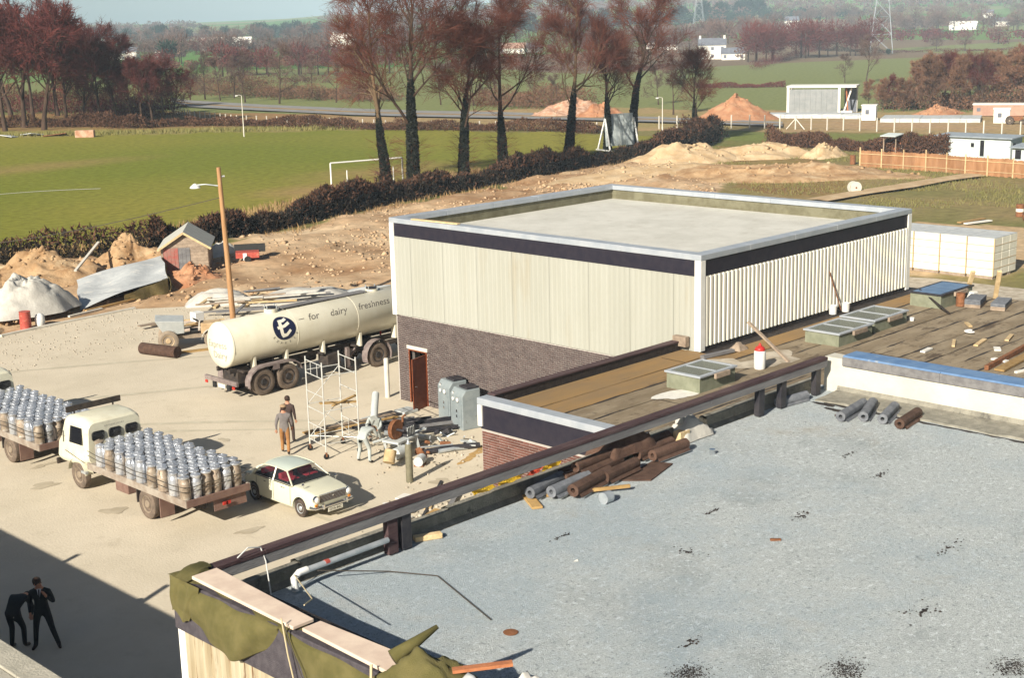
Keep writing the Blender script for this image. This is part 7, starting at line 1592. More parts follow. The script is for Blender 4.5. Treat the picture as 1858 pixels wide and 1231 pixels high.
hedge(HEDGE[3:6], 1.7, 2.2, 22000, 'hedge_dark', 'hedge', 'dark hedge with brown top between the shed and the first elms', 'hedge_brown')
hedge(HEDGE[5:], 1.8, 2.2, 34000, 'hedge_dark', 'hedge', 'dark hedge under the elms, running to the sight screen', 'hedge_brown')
hedge([(126,96),(131,98),(136,101),(141,103)], 2.6, 4.0, 14000, 'hedge_dark', 'hedge', 'dark bushy hedge end below the smallest bare tree', 'hedge_brown')
hedge([(135.82, 91.41, 0.00), (134.58, 85.07, 0.00), (133.86, 78.37, 0.00), (133.97, 73.17, 0.00), (133.03, 67.67, 0.00)], 1.5, 2.4, 16000, 'hedge_brown', 'hedge', 'low brown hedge running behind the paling fence to the pale hut')
hedge([(100.22, 216.79, 0.00), (108.47, 205.37, 0.00), (112.32, 190.32, 0.00), (119.63, 187.97, 0.00)], 1.7, 4.0, 12000, 'hedge_brown', 'hedge', 'brown hedge under the maroon trees at the far left of the pitch')
hedge([(119.63, 187.97, 0.00), (125.16, 176.79, -0.00), (128.40, 160.75, 0.00), (129.48, 149.71, 0.00)], 1.2, 5.0, 14000, 'hedge_brown', 'hedge', 'low reddish-brown hedge between pitch and road, behind the lamp post')
hedge([(129.48, 149.71, 0.00), (134.73, 139.41, -0.00), (138.38, 128.15, 0.00), (138.72, 119.60, 0.00)], 1.2, 5.0, 10000, 'hedge_brown', 'hedge', 'low reddish-brown hedge beyond the pitch behind the elms')
for i, (pp_, h) in enumerate((([(177.47, 280.18, 0.00),(182.08, 267.05, 0.00),(178.11, 241.02, 0.00)],3.2),([(178.11, 241.02, 0.00),(180.91, 222.45, 0.00),(178.21, 208.98, 0.00)],2.6),([(177.47, 183.44, 0.00),(176.77, 168.86, 0.00),(173.92, 153.51, 0.00)],3.0))):
    hedge(pp_, h, 14.0, 12000, 'twig_brown', 'brushwood', ('brown brushwood beyond the left part of the road','brown brushwood beyond the road left of the elms','brown brushwood beyond the road between the elms')[i])
# grass tufts, one mass each
def tufts(name, poly, n, h, w, m, mask=None):
    xs = [p[0] for p in poly]; ys = [p[1] for p in poly]; X = NR.uniform(min(xs),max(xs),n); Y = NR.uniform(min(ys),max(ys),n); k = inpoly(X,Y,poly)
    if mask: k &= mask(X, Y)
    X, Y = X[k], Y[k]; o = blades(name, np.stack([X,Y,land_z(X,Y)-0.03],-1), NR.uniform(h*.5,h,len(X)), np.full(len(X), w), m); o['kind'] = 'stuff'
tufts('hedge_foot_grass', [(10,90),(37,82.5),(48,77),(60,80),(74,85),(97,88),(128,93),(128,96),(97,91),(74,88),(60,83.5),(48,80.5),(37,86),(10,95)], 16000, 0.55, 0.04, 'dry_grass')
tufts('rough_grass', [(10,94),(37,87),(48,82),(60,85),(74,90),(97,93),(97,100),(74,97),(60,92),(48,88),(37,92),(10,101)], 26000, 0.75, 0.05, 'dry_grass')
tufts('long_grass', [(131,151),(92,192),(40,250),(44,256),(96,197.5),(136,155)], 26000, 0.8, 0.09, 'rough_grass')
tufts('dry_grass', [(129.13, 94.75, 0.00)[:2], (133.09, 87.72, 0.00)[:2], (128.90, 57.62, 0.00)[:2], (94.46, 41.98, 0.00)[:2], (90.97, 49.48, 0.00)[:2], (97.35, 59.87, 0.00)[:2], (97.00, 70.55, 0.00)[:2]], 30000, 0.35, 0.035, 'rough_grass', lambda x, y: fbm(x, y, 6, 88, 3) > 0.48)

for pp_, lb in (([(119.33, 259.79, 0.00),(126.36, 251.54, 0.00),(129.63, 236.62, 0.00)],'maroon undergrowth beneath the left end of the tree clump'),([(123.09, 226.75, 0.00),(126.10, 217.00, 0.00),(131.05, 209.49, 0.00)],'maroon undergrowth beneath the right end of the left tree clump')):
    hedge(pp_, 4.5, 16.0, 16000, 'twig_maroon', 'undergrowth', lb, 'twig_brown')
hedge([(197.55, 112.01, 0.00),(199.11, 101.65, 0.00),(206.70, 90.35, 0.00)], 3.0, 14.0, 14000, 'twig_brown', 'undergrowth', 'reddish-brown undergrowth of the thicket at the right edge')
# ================================================================ THE FAR GROUND
def fence(name, label, pts, sp, h, wires=3, m='concrete_post', w=0.13, braces=()):
    t = thing(name, label, 'fence', (0,0,0)); pts = [Vector((p[0],p[1],0)) for p in pts]; me = MB().box(-w/2,w/2,-w/2,w/2,-0.2,h).mesh('post', m); k = 0; ends = []
    for a, b_ in zip(pts[:-1], pts[1:]):
        n = max(1, round((b_-a).length/sp))
        for i in range(n):
            p = a.lerp(b_, i/n); o = bpy.data.objects.new('post', me); COL.objects.link(o); o.parent = t; o.location = (p.x, p.y, gz(p.x,p.y)); ends.append(Vector(o.location)); k += 1
            if k in braces:
                for s in (-1, 1): q = p+(b_-a).normalized()*1.3*s; MB().bar((q.x,q.y,gz(q.x,q.y)),(p.x,p.y,o.location.z+h*.8),0.1,0.1).build('brace',m,t)
    wb = MB()
    for z in np.linspace(0.25, h-0.1, wires): wb.tube([e+Vector((0,0,z)) for e in ends], 0.008, 3, caps=False)
    o = wb.build('wire', 'wire', t); o['kind'] = 'stuff'; return t
fence('post_fence','concrete post and wire fence along the far grass at the right',[(148.12, 117.29, 0.00),(155.16, 107.53, 0.00),(156.96, 91.99, 0.00),(158.14, 80.58, 0.00),(158.96, 67.31, 0.00)],2.35,1.75,4,braces=(9,))
fence('post_fence','short white roadside posts on the left part of the road',[(137.30, 219.38, 0.00),(132.29, 206.80, 0.00),(127.94, 186.64, 0.00),(130.37, 171.22, 0.00),(131.54, 154.50, 0.00)],2.3,1.15,2)
fence('post_fence','white roadside posts glimpsed between the elms',[(131.54, 154.50, 0.00),(137.64, 137.98, 0.00),(144.62, 116.01, 0.00)],2.6,1.1,2)
def lamp_post(p, h, lb):
    t = thing('lamp_post', lb, 'lamp post', (p[0],p[1],gz(p[0],p[1])), 0, 'lamp posts by the far road')
    MB().tube([(0,0,0),(0,0,0.9)],0.10,8).build('base','concrete_post',t); MB().tube([(0,0,.9),(0,0,h)],[.075,.045],8).build('column','concrete_post',t,smooth=True)
    MB().tube([(0,0,h),(-.25,.2,h+.1),(-.45,.4,h+.05)],0.035,6).build('arm','concrete_post',t); MB().lathe([(.05,.06),(.22,0),(.2,-.10),(.004,-.14)],10,Matrix.Translation((-.5,.45,h+.02))).build('lantern','plastic_white',t)
lamp_post((111.09, 160.57, 0.00),5.6,'pale lamp post at the far side of the pitch, left of the elms'); lamp_post((141.82, 111.77, 0.00),4.6,'pale lamp post between the tall elm and the smallest bare tree')
g1, g2 = Vector((78.04, 99.60, 0.00)), Vector((82.95, 98.41, 2.44)); g2.z = 0; gd = (g2-g1).normalized()*7.32; bk = Vector((gd.y,-gd.x,0)).normalized()*-1.6
goal = thing('goal', 'white football goal frame left of the elms', 'goal', g1)
MB().tube([(0,0,0),(0,0,2.44)],.075,8).build('goal_post','goal_white',goal,smooth=True); MB().tube([tuple(gd),tuple(gd+Vector((0,0,2.44)))],.075,8).build('goal_post','goal_white',goal,smooth=True)
MB().tube([(0,0,2.44),tuple(gd+Vector((0,0,2.44)))],.07,8).build('crossbar','goal_white',goal,smooth=True)
for q in (Vector((0,0,0)), gd):
    e = q+gd.normalized()*(1.3 if q.length < 1 else -1.3)-bk*0.4; MB().tube([tuple(e),tuple(e+Vector((0,0,1.75)))],.05,6).build('net_stanchion','goal_white',goal)
ss0, ss1 = Vector((119.98, 102.64, 0.00)), Vector((123.73, 101.52, 0.00)); sdv = (ss1-ss0); sdv.z = 0; ssn = Vector((-sdv.y, sdv.x, 0)).normalized()
scr = thing('sight_screen','white cricket sight screen on A-shaped legs behind the short elm','sight screen',ss0)
su = sdv.normalized()
n = 6
for k in range(n): a = su*(sdv.length*k/n+.02); b_ = su*(sdv.length*(k+1)/n-.02); MB().add([tuple(a+Vector((0,0,.5))),tuple(b_+Vector((0,0,.5))),tuple(b_+Vector((0,0,4.1))+ssn*.4),tuple(a+Vector((0,0,4.1))+ssn*.4)]+[tuple(v+ssn*.05) for v in (a+Vector((0,0,.5)),b_+Vector((0,0,.5)),b_+Vector((0,0,4.1))+ssn*.4,a+Vector((0,0,4.1))+ssn*.4)],[(0,1,2,3),(7,6,5,4),(0,4,5,1),(1,5,6,2),(2,6,7,3),(3,7,4,0)]).build('board','hut_pale',scr)
for q in (0.0, sdv.length):
    for s in (-1.3, 1.3): MB().bar(tuple(su*q+ssn*s-su*.3),tuple(su*q+Vector((0,0,3.6))+ssn*.2),.14,.14).build('leg','goal_white',scr)
    MB().bar(tuple(su*q+ssn*-1.6-su*.3+Vector((0,0,.1))),tuple(su*q+ssn*1.6-su*.3+Vector((0,0,.1))),.14,.14).build('foot_beam','goal_white',scr)
# paling fence, huts, odds and ends right of the hall
pf = thing('paling_fence','orange woven paling fence in front of the pale hut','fence',(0,0,0))
fp = [Vector((119.61, 69.97, 0.00)), Vector((119.44, 61.78, -0.00)), Vector((118.70, 57.72, 0.00)), Vector((118.41, 51.61, 0.00))]; acc = []
for a, b_ in zip(fp[:-1], fp[1:]):
    n = max(1, round((b_-a).length/1.15))
    for k in range(n): acc.append((a.lerp(b_,k/n), a.lerp(b_,(k+1)/n)))
for k, (a, b_) in enumerate(acc):
    z = gz(a.x,a.y); h = 1.62+R.uniform(-.06,.06); q = MB(); n = 9
    for s in range(n): c0 = a.lerp(b_,(s+.06)/n); c1 = a.lerp(b_,(s+.94)/n); q.bar((c0.x,c0.y,z+h/2),(c1.x,c1.y,z+h/2),0.025,h+R.uniform(-.12,.06))
    o = q.build('paling_panel','paling',pf); o['kind'] = 'stuff'
    if k % 2 == 0: MB().tube([(a.x,a.y,z-.2),(a.x+R.uniform(-.04,.04),a.y,z+h+R.uniform(.12,.32))],0.07,7).build('post','timber_pale',pf)
for z in (.4,1.3): MB().tube([tuple(v+Vector((-.05,0,z+gz(v.x,v.y)))) for v in fp],0.03,5).build('rail','timber_pale',pf)
h0, h1 = Vector((133.49, 69.20, 0.00)), Vector((133.50, 61.29, 0.00)); hd_ = (h1-h0); hd_.z = 0; ha = math.atan2(hd_.y, hd_.x)
hut = thing('site_hut','pale blue-grey flat-roofed hut with small windows behind the paling fence','hut',(h0.x,h0.y,gz(h0.x,h0.y)),ha); W_ = hd_.length
n = 10
for k in range(n): z = 0.2*k; MB().box(0,W_,-0.02,0.02,z,z+0.192).build('side_board','hut_pale',hut); MB().box(W_-.02,W_+.02,0.02,2.6,z,z+0.192).build('end_board','hut_pale',hut); MB().box(-.02,.02,.02,2.6,z,z+.192).build('end_board','hut_pale',hut)
MB().box(-.02,W_,2.6,2.64,0,2.0).build('back_wall','hut_pale',hut)
MB().box(-.2,W_+.3,-.25,2.9,2.0,2.12,rot('X',2)).build('roof','hut_roof',hut)
for x, w_ in ((W_*.15,.42),(W_*.47,.42)): f = MB().box(x,x+w_,-.045,-.021,1.0,1.5).build('window','hut_pale',hut); MB().box(x+.04,x+w_-.04,-.06,-.046,1.04,1.46).build('pane','dark_void',f)
MB().box(W_*.60,W_*.60+.42,-.04,-.021,.15,1.75).build('doorway','dark_void',hut); MB().box(W_*.72,W_*.72+.6,-.05,-.021,.1,1.8).build('door','hut_pale',hut)
MB().box(W_+.021,W_+.04,.5,1.1,.9,1.5).build('window','dark_void',hut)
hb_ = Vector((132.11, 60.42, 0.00)); hut2 = thing('site_hut','lower lean-to hut at the right edge beside the pale hut','hut',(hb_.x,hb_.y,gz(hb_.x,hb_.y)),ha)
MB().box(0,4.5,0,2.4,0,1.3).build('wall','hut_pale',hut2); MB().box(-.2,4.7,-.25,2.6,1.32,1.42,rot('X',4)).build('roof','hut_roof',hut2); MB().box(.3,.9,-.03,-.003,.2,1.1).build('opening','dark_void',hut2); MB().box(1.5,3.2,-.03,-.003,.2,.7).build('panel','timber_red',hut2)
lp_ = Vector((132.39, 74.68, 0.00)); lt = thing('open_shelter','small open shelter with a pale sloping roof behind the paling fence','shelter',(lp_.x,lp_.y,gz(lp_.x,lp_.y)),ha)
for x in (0,1.4):
    for y in (0,1.2): MB().bar((x,y,0),(x,y,1.9 if y == 0 else 2.1),.09,.09).build('post','timber_weathered',lt)
MB().box(-.2,1.6,-.3,1.5,1.9,1.98,rot('X',6)).build('roof','hut_pale',lt); MB().box(0,1.4,1.18,1.22,0,1.7).build('back_panel','timber_red',lt)
rl_ = Vector((101.35, 59.72, 0.00)); rz_ = math.atan2(-rl_.y,-rl_.x)+0.5; reel = thing('cable_reel','pale wooden cable reel standing on edge beside the sandy path','cable reel',(rl_.x,rl_.y,gz(rl_.x,rl_.y)),rz_)
for x in (-.28,.28): MB().tube([(x-.03,0,.5),(x+.03,0,.5)],.5,24).build('flange','concrete_post',reel)
MB().tube([(-.25,0,.5),(.25,0,.5)],.26,16).build('core','timber_weathered',reel,smooth=True); MB().tube([(.30,0,.5),(.33,0,.5)],.08,10).build('hub','rust',reel)
def oildrum(p, m, lb, bands=None):
    t = thing('oil_drum', lb, 'drum', (p[0],p[1],gz(p[0],p[1])))
    MB().lathe([(.28,0),(.285,.02),(.28,.04),(.28,.30),(.295,.32),(.28,.34),(.28,.60),(.295,.62),(.28,.64),(.285,.89),(.26,.90),(.004,.89)],18).build('shell',m,t,smooth=35)
    if bands: MB().tube([(0,0,.36),(0,0,.58)],.284,18).build('band',bands,t)
oildrum((121.49, 71.88, 0.00),'rust','rusty drum left of the paling fence'); oildrum((96.06, 43.12, 0.00),'rust','rusty drum with a pale band on the grass at the right edge','far_white')
tag(MB().tube([(93.95, 41.69, 0.28), (93.39, 41.04, 0.28)],.28,14).build('oil_drum','rust',None,smooth=True),'rusty drum lying beside the banded drum at the right edge','drum')
for k, (a, b_, lb) in enumerate((((90.28, 44.86, 0.10),(93.23, 44.47, 0.10),'brownish plank on the grass above the white blocks'),((89.93, 44.20, 0.12),(92.35, 43.55, 0.12),'whitish plank on the grass above the white blocks'))): tag(MB().bar(a,b_,.35,.08).build('plank','timber_ochre' if k == 0 else 'paper_white'),lb,'plank')
heap('spoil_heap',(115.52, 88.27, 0.00),7,4.0,2.2,'sand_pale','pale sandy spoil heap at the hedge end','spoil heap',21,rad(-30))
heap('spoil_heap',(123.13, 84.58, -0.00),8,3.6,1.7,'sand_pale','pale sandy spoil heap in the middle of the far bank','spoil heap',22,rad(-40))
heap('spoil_heap',(126.80, 78.32, -0.00),3.6,2.4,1.5,'sand_pale','small pale spoil heap left of the paling fence','spoil heap',23)
heap('earth_bank',(108.33, 72.54, -0.00),15,6,1.6,'soil','broad brown earth bank sloping down to the cable reel','earth bank',24,rad(-55))
heap('earth_bank',(103.63, 81.80, -0.00),14,4,1.0,'sand_pale','long pale earth bank behind the back of the ribbed hall','earth bank',25,rad(-20))
heap('spoil_heap',(167.88, 118.78, 0.00),7.5,6,3.4,'soil_orange','cone-shaped orange spoil heap left of the unfinished building','spoil heap',26,0,26,.3,1.1)
heap('spoil_heap',(164.89, 147.88, 0.00),9,5,2.6,'brick_rubble','pinkish spoil heap among the elms beyond the road','spoil heap',27)
heap('spoil_heap',(162.90, 140.41, 0.00),6,4,2.2,'soil_orange','reddish spoil heap behind the sight screen','spoil heap',28)
heap('spoil_heap',(187.67, 97.48, 0.00),7,3,1.4,'soil_orange','low orange spoil heap below the right-hand thicket','spoil heap',29)
bl, br = Vector((180.78, 118.59, 0.00)), Vector((184.04, 111.31, 0.00)); bd = br-bl; bd.z = 0; ba = math.atan2(bd.y,bd.x); bW = bd.length
ub = thing('unfinished_building','unfinished block with a white frame and grey infill panel beyond the fence','building',(bl.x,bl.y,gz(bl.x,bl.y)-.1),ba)
MB().box(.35,bW-.35,.05,.2,.2,3.7).build('infill_panel','far_grey',ub)
for k in range(9): MB().box(.36+k*(bW-.72)/9,.36+(k+1)*(bW-.72)/9-.03,.0,.05,.22,3.68).build('panel_strip','far_grey',ub)
for x in (0,bW-.35): MB().box(x,x+.36,-.05,.4,0,3.95).build('column','far_white',ub)
MB().box(-.05,bW+2.3,-.1,4.5,3.96,4.25).build('roof_slab','far_white',ub); MB().box(bW+1.7,bW+2.1,3.6,4.2,0,3.95).build('column','far_white',ub); MB().box(0,.3,4,4.3,0,3.95).build('column','far_white',ub)
MB().box(bW+.2,bW+2.0,3.4,3.5,0.1,3.9).build('back_wall','far_slate',ub); MB().bar((bW+.4,.6,.1),(bW+1.5,.9,3.8),.12,.2).build('ladder','far_white',ub); MB().bar((bW+1.1,.5,.1),(bW+.7,1.0,3.8),.12,.2).build('prop','timber_red',ub); MB().box(bW+.1,bW+1.8,-.1,1.0,-.0,.5).build('step','far_white',ub)
def slab(name, c, l_, w_, h, lb, m='sheet_grey', rz=None, cat='slab'):
    t = thing(name, lb, cat, (c[0],c[1],gz(c[0],c[1])), ba if rz is None else rz); n = max(2, int(l_/2.4))
    for k in range(n): MB().box(-l_/2+k*l_/n,-l_/2+(k+1)*l_/n-.04,-w_/2,w_/2,0,h+R.uniform(0,.05)).build('slab_bay',m,t)
    return t
slab('concrete_slab',(175.53, 110.33, 0.00),13.5,4.0,.55,'pale concrete slab in front of the unfinished building'); slab('concrete_slab',(176.73, 92.58, 0.00),13,7,.5,'long pale concrete slab right of the white cabin'); slab('concrete_slab',(177.26, 103.96, 0.00),4,4,.45,'short pale slab beside the white cabin')
def cabin(c, l_, w_, h, lb, m='far_white', roofm='far_white', win=2):
    t = thing('site_cabin', lb, 'cabin', (c[0],c[1],gz(c[0],c[1])), ba); MB().box(-l_/2,l_/2,-w_/2,w_/2,0.1,h).build('wall',m,t); MB().box(-l_/2-.1,l_/2+.1,-w_/2-.1,w_/2+.1,h+.002,h+.14).build('roof',roofm,t)
    for k in range(win): x = lin(-l_/2+.5,l_/2-.9,k/max(1,win-1)); MB().box(x,x+.5,-w_/2-.03,-w_/2-.003,h*.45,h*.75).build('window','far_slate',t)
    return t
cabin((173.16, 100.07, 0.00),1.9,1.9,2.1,'small white cabin between the two concrete slabs',win=1); cabin((176.16, 82.29, 0.00),2.0,1.8,1.9,'white cabin in front of the brown block at the right edge',win=1)
cabin((189.67, 87.61, 0.00),9.5,3,1.6,'long brown block with a white top at the right edge','far_brick','far_white',3)
dg_ = thing('site_tractor','rusty tractor parked beside the white cabin at the right edge','tractor',(Vector((175.18, 79.95, 0.00)).x,Vector((175.18, 79.95, 0.00)).y,0),ba)
MB().box(-.9,.9,-.35,.35,.5,1.1).build('body','rust',dg_,bevel=.05)
for x, d_ in ((-.7,1.1),(.8,.7)):
    for s in (-1,1): wheel(dg_,(x,s*.6,d_/2),d_,.25,s,axis='y')
# white farmhouse and the other far buildings
def house(x, y, w_, d_, h, rz, m, roofm, lb, wins=3, floors=2, chim=2, name='house', cat='house'):
    z = gz(x,y)-.3; t = thing(name, lb, cat, (x,y,z), rz); MB().box(-w_/2,w_/2,-d_/2,d_/2,0,h).build('wall',m,t); rh = d_*.42
    MB().loft([[(-w_/2-.2,-d_/2-.25,h),(-w_/2-.2,d_/2+.25,h),(-w_/2-.2,0,h+rh)],[(w_/2+.2,-d_/2-.25,h),(w_/2+.2,d_/2+.25,h),(w_/2+.2,0,h+rh)]]).build('roof',roofm,t)
    for k in range(chim): cx = (-w_/2+.5) if k == 0 else (w_/2-.5); MB().box(cx-.35,cx+.35,-.35,.35,h+rh*.6,h+rh+.9).build('chimney',m,t)
    for fl in range(floors):
        for k in range(wins):
            wx = lin(-w_/2+w_*.14,w_/2-w_*.14,k/max(1,wins-1)); wz = .9+fl*2.6
            if wz+1.1 > h: continue
            o = MB().box(wx-.5,wx+.5,-d_/2-.05,-d_/2-.003,wz,wz+1.15).build('window','far_slate',t)
    return t
W0 = (411.28, 301.61, 0.00); fa = -math.pi/4-0.12
house(W0[0],W0[1],9.6,6,5.2,fa,'far_white','far_slate','white two-storey farmhouse with a slate roof on the far slope',3,2,2)
Q = Vector((406.15, 288.86, 0.00)); t_ = house(Q.x,Q.y,8.0,5,2.4,fa,'far_white','far_slate','low slate-roofed outbuilding attached right of the white farmhouse',2,1,0,'outbuilding','outbuilding')
for i, (p, w_, d_, h, m, rf, lb, wn, fl) in enumerate((
    ((379.0, 658.8),11,6,3.6,'far_white','far_slate','white bungalow, leftmost of the far houses at the left',3,1),((390.5, 663.6),9,6,4.2,'far_white','far_slate','white house right of the leftmost far bungalow',3,1),((387.3, 688.6),8,6,3.6,'far_white','far_brick','small white house half behind the maroon trees',2,1),
    ((421.0, 680.3),6,6,4.8,'far_white','far_slate','white gabled house left of the long white barn',2,2),((432.5, 684.8),8,6,4.0,'far_brick','far_brick','reddish house beside the white gabled house',2,1),((551.4, 810.2),34,12,4.2,'far_white','far_white','long white barn roof on the far left slope',4,1),
    ((564.6, 700.9),14,8,6.0,'far_white','far_white','white house just left of the elm crowns',3,2),((458.1, 447.0),12,6,2.6,'far_white','far_brick','low reddish-roofed farm building between the elms',2,1),((469.6, 449.4),14,6,2.2,'far_white','far_slate','low white farm building between the elms',3,1),
    ((504.8, 393.5),6,5,2.6,'far_white','far_slate','small white shed left of the farmhouse',1,1),((516.5, 410.9),8,6,3.0,'far_white','far_slate','white cottage behind the tall elm right of the sight screen',2,1),((804.7, 403.1),16,7,2.6,'far_white','far_white','white bungalow high on the right-hand slope',3,1),((868.2, 409.6),9,6,3.2,'far_white','far_slate','small white house high at the right edge',2,1),((820.6, 535.7),9,7,5.5,'far_white','far_slate','white house glimpsed above the maroon tree cluster',2,2),((1035.7, 499.8),9,6,4,'far_white','far_slate','distant white house near the top right corner',2,1),((1103.7, 1015.8),12,8,5,'far_white','far_slate','distant white house on the hazy hill between elms',2,2))):
    house(p[0],p[1],w_,d_,h,fa+R.uniform(-.5,.5),m,rf,lb,wn,fl,1 if i in (0,1,3,6) else 0)
def pylon(x, y, H, lb):
    t = thing('pylon', lb, 'pylon', (x,y,gz(x,y)), 0.5, 'electricity pylons'); b0, b1 = H*.085, H*.02
    def cr(z, s, u): k = lin(b0,b1,min(1,z/(H*.62))) if z < H*.62 else lin(b1,b1*.5,(z-H*.62)/(H*.38)); return Vector((s*k,u*k,z))
    zs = [0,H*.14,H*.27,H*.38,H*.48,H*.56,H*.63,H*.70,H*.77,H*.84,H*.91,H]
    for s in (-1,1):
        for u in (-1,1): MB().tube([cr(z,s,u) for z in zs],0.12,4).build('leg','pylon',t)
    b = MB(); 
    for za, zb in zip(zs[:-1],zs[1:]):
        for (s,u),(s2,u2) in (((-1,-1),(1,-1)),((1,-1),(1,1)),((1,1),(-1,1)),((-1,1),(-1,-1))): b.tube([cr(za,s,u),cr(zb,s2,u2)],.07,3,False); b.tube([cr(za,s2,u2),cr(zb,s,u)],.07,3,False); b.tube([cr(zb,s,u),cr(zb,s2,u2)],.07,3,False)
    o = b.build('lattice','pylon',t); o['kind'] = 'stuff'
    for z, w_ in ((H*.66,6.5),(H*.79,8.0),(H*.92,5.5)):
        for s in (-1,1): MB().tube([(s*.4,0,z),(s*w_,0,z+.3)],.12,4).tube([(s*.4,0,z+2),(s*w_,0,z+.3)],.08,4).build('cross_arm','pylon',t); MB().tube([(s*w_,0,z+.3),(s*w_,0,z-2.5)],.12,6).build('insulator','far_slate',t)
    return t
pp1 = (473.6, 269.7); pylon(pp1[0],pp1[1],50,'near lattice pylon rising above the right-hand green field'); pp2 = (800.8, 598.9); pylon(pp2[0],pp2[1],48,'distant lattice pylon behind the white farmhouse')
# trees of the far fields, each one its own object
FM = {'maroon':[far_mesh(500+k,12,11,'twig_maroon',760,.26) for k in range(3)],'grey':[far_mesh(510+k,12,11,'twig_grey',640,.30) for k in range(3)],'ever':[far_mesh(520+k,12,9,'evergreen',700,.7) for k in range(2)]}
def far_tree(x, y, H, kind, label, group, w_=1.0):
    o = bpy.data.objects.new('far_tree', R.choice(FM[kind])); COL.objects.link(o); s = H/12; o.location = (x,y,gz(x,y)-.3); o.scale = (s*w_,s*w_,s); o.rotation_euler = (0,0,R.uniform(0,6.28)); tag(o,label,'tree',group)
def rowt(a, b_, n, H, kind, label, group, jit=6, w_=1.0):
    ps = sorted([(lin(a[0],b_[0],(k+R.random()*.8)/n)+R.gauss(0,jit), lin(a[1],b_[1],(k+R.random()*.8)/n)+R.gauss(0,jit)) for k in range(n)], key=bearing)
    for k, p in enumerate(ps): far_tree(p[0], p[1], H*R.uniform(.75,1.2), kind if R.random() < .85 else 'grey', label+nth(k), group, w_*R.uniform(.85,1.15))
G = 'bare trees of the far valley'
rowt((372.2, 261.7),(439.0, 278.7),13,11.5,'maroon','bare maroon tree in the cluster right of the white farmhouse','maroon cluster by the farmhouse',5)
rowt((440.1, 277.0),(448.5, 263.1),8,12,'maroon','bare maroon tree in the row just left of the near pylon','maroon row by the pylon',5)
rowt((435.5, 352.1),(479.4, 360.8),8,12,'grey','bare greyish tree behind the white farmhouse, on its left','trees behind the farmhouse',10)
rowt((560.9, 418.8),(630.7, 424.0),10,13,'grey','bare greyish tree on the slope behind the white farmhouse','trees up behind the farmhouse',14)
for p, H, k, lb in (((496.3, 259.3),6.5,'grey','lone bare tree in the middle of the right-hand green field, left one'),((501.0, 250.1),7.5,'grey','lone bare tree in the middle of the right-hand green field, right one'),((578.5, 273.7),9,'grey','lone bare tree high on the right-hand green field'),((453.1, 255.2),2.6,'ever','small dark bush at the foot of the near pylon'),((317.4, 509.2),11,'ever','dark narrow tree beside the far white houses'),((356.0, 543.8),12,'maroon','dark bare tree in front of the long white barn')):
    far_tree(p[0],p[1],H,k,lb,None)
for a, b_, n, H, kd, lb in (((251.3, 397.2),(274.6, 330.9),22,9.5,'maroon','bare maroon tree in the field hedges beyond the road'),((338.2, 543.4),(376.0, 467.6),22,12,'grey','bare greyish tree in the middle distance left of the elms'),((362.7, 713.1),(484.0, 758.8),12,11,'grey','bare greyish tree among the far left houses'),((589.7, 987.3),(676.8, 802.8),26,15,'grey','bluish bare tree along the far left ridge'),((731.6, 1309.5),(854.1, 1045.5),30,17,'ever','bluish evergreen on the hazy left ridge'),
    ((777.2, 453.9),(749.3, 333.2),18,11,'grey','bare greyish tree along the top of the right-hand field'),((912.9, 613.7),(1005.1, 446.9),24,13,'grey','hazy bare tree on the upper right slope'),((402.3, 389.5),(483.7, 387.9),14,10,'grey','bare greyish tree in the valley seen between the elms'),((715.7, 698.4),(1078.9, 725.3),28,15,'ever','bluish tree on the hazy hill in the middle'),((442.9, 542.1),(550.1, 524.4),14,12,'grey','bare greyish tree far behind the elm crowns')):
    rowt(a,b_,n,H,kd,lb,lb.split(' tree')[0]+' trees: '+lb.split(' ',3)[-1],9)
# the wooded ridges that read as one mass
def wood(name, a, b_, depth, n, H, m):
    k = n//70; t = NR.uniform(0,1,k); X = lin(a[0],b_[0],t)+NR.normal(0,depth,k); Y = lin(a[1],b_[1],t)+NR.normal(0,depth,k); keepm = fbm(X,Y,170,91,3) > .44; X, Y = X[keepm], Y[keepm]; k = len(X)
    u = NR.normal(0,1,(k,70,3)); u /= np.linalg.norm(u,axis=2,keepdims=True); sz = NR.uniform(.55,1.1,(k,1,1))*H
    c = np.stack([X,Y,land_z(X,Y)],-1)[:,None,:]+u*NR.uniform(.5,1,(k,70,1))*sz*np.array([.5,.5,.38])+np.array([0,0,1.0])*sz*.5
    c = c.reshape(-1,3); n = len(c); d = NR.normal(0,1,(n,3)); d /= np.linalg.norm(d,axis=1,keepdims=True); d *= H*.10; s = np.cross(d,NR.normal(0,1,(n,3))); s = s/np.linalg.norm(s,axis=1,keepdims=True)*H*.07
    o = np_mesh(name, np.stack([c-s,c+s,c+d],1).reshape(-1,3), np.arange(3*n).reshape(-1,3), m); o['kind'] = 'stuff'
wood('far_woodland',(790.6, 1727.7),(1344.2, 1342.8),110,52000,14,'twig_grey'); wood('far_woodland',(1193.3, 1210.8),(1374.8, 600.0),150,60000,14,'twig_grey'); wood('far_woodland',(1627.2, 1625.5),(2016.3, 880.1),160,42000,15,'evergreen')
wood('valley_scrub',(295.9, 475.4),(341.3, 392.3),16,9000,5,'twig_brown'); wood('valley_scrub',(406.3, 642.3),(517.3, 500.8),24,12000,7,'twig_grey'); wood('valley_scrub',(512.8, 858.5),(630.1, 724.3),30,14000,9,'twig_grey'); wood('valley_scrub',(339.6, 339.2),(408.1, 322.2),18,8000,5,'twig_brown')
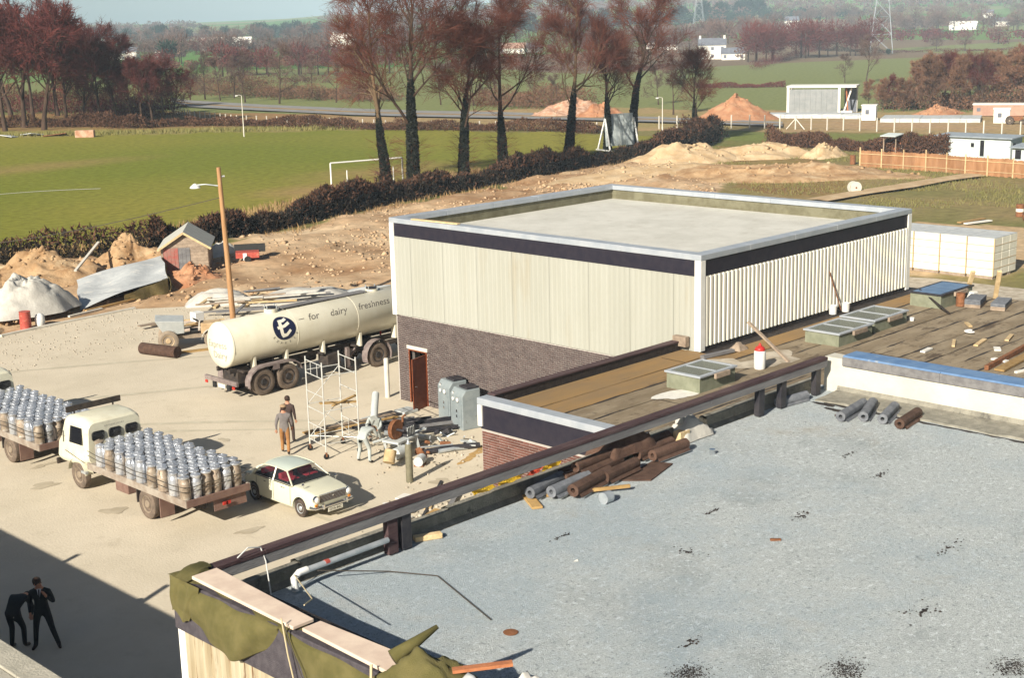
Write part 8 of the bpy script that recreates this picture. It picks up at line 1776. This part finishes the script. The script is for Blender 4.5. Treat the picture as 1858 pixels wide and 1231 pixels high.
wood('valley_scrub',(627.5, 428.8),(639.6, 284.4),26,12000,6,'twig_maroon'); wood('valley_scrub',(706.4, 557.7),(895.5, 398.2),34,16000,9,'twig_grey'); wood('valley_scrub',(813.6, 812.7),(1020.2, 631.8),45,18000,11,'evergreen'); wood('valley_scrub',(601.8, 1095.6),(780.5, 911.5),35,16000,11,'evergreen')
# hedgerows between the far fields
for i, (a, b_, h, lb) in enumerate((((322.94, 223.19, 0.00),(508.55, 319.96, 0.00),2.2,'dark hedgerow climbing the slope right of the farmhouse'),((508.55, 319.96, 0.00),(476.91, 271.24, 0.00),1.6,'dark hedgerow running level to the near pylon'),((476.91, 271.24, 0.00),(512.41, 227.45, -0.00),1.0,'thin hedgerow across the right-hand green field'),((239.06, 179.83, 0.00),(248.70, 163.55, 0.00),1.0,'low broken hedgerow at the foot of the green slope'),((214.58, 338.34, 0.00),(234.61, 288.15, 0.00),2.4,'maroon hedgerow across the field beyond the road'),((335.70, 483.02, -0.00),(353.94, 414.09, 0.00),2.4,'hedgerow in the middle distance left of the elms'),((831.52, 489.65, 0.00),(920.35, 409.26, 0.00),2.4,'hedgerow along the upper edge of the right-hand field'),((303.31, 294.04, 0.00),(326.97, 246.01, 0.00),2.0,'hedgerow in the valley between the elms'))):
    hedge([a, b_], h, 4.5, 5000, 'twig_maroon' if i != 1 else 'hedge_dark', 'hedgerow', lb)
# valley air
hz = MB().box(GX[0]-20, GX[-1]+20, GY[0]-20, GY[-1]+20, float(ZZ.min())-1.0, 135).build('haze', None); hz['kind'] = 'stuff'
hm_ = bpy.data.materials.new('haze_air'); hm_.use_nodes = True; nn = hm_.node_tree.nodes; nn.remove(nn['Principled BSDF'])
pv = nn.new('ShaderNodeVolumePrincipled'); pv.inputs['Color'].default_value = (0.60,0.79,1.0,1); pv.inputs['Density'].default_value = 0.000165; pv.inputs['Anisotropy'].default_value = -0.45
hm_.node_tree.links.new(pv.outputs[0], nn['Material Output'].inputs['Volume']); hz.data.materials.append(hm_)
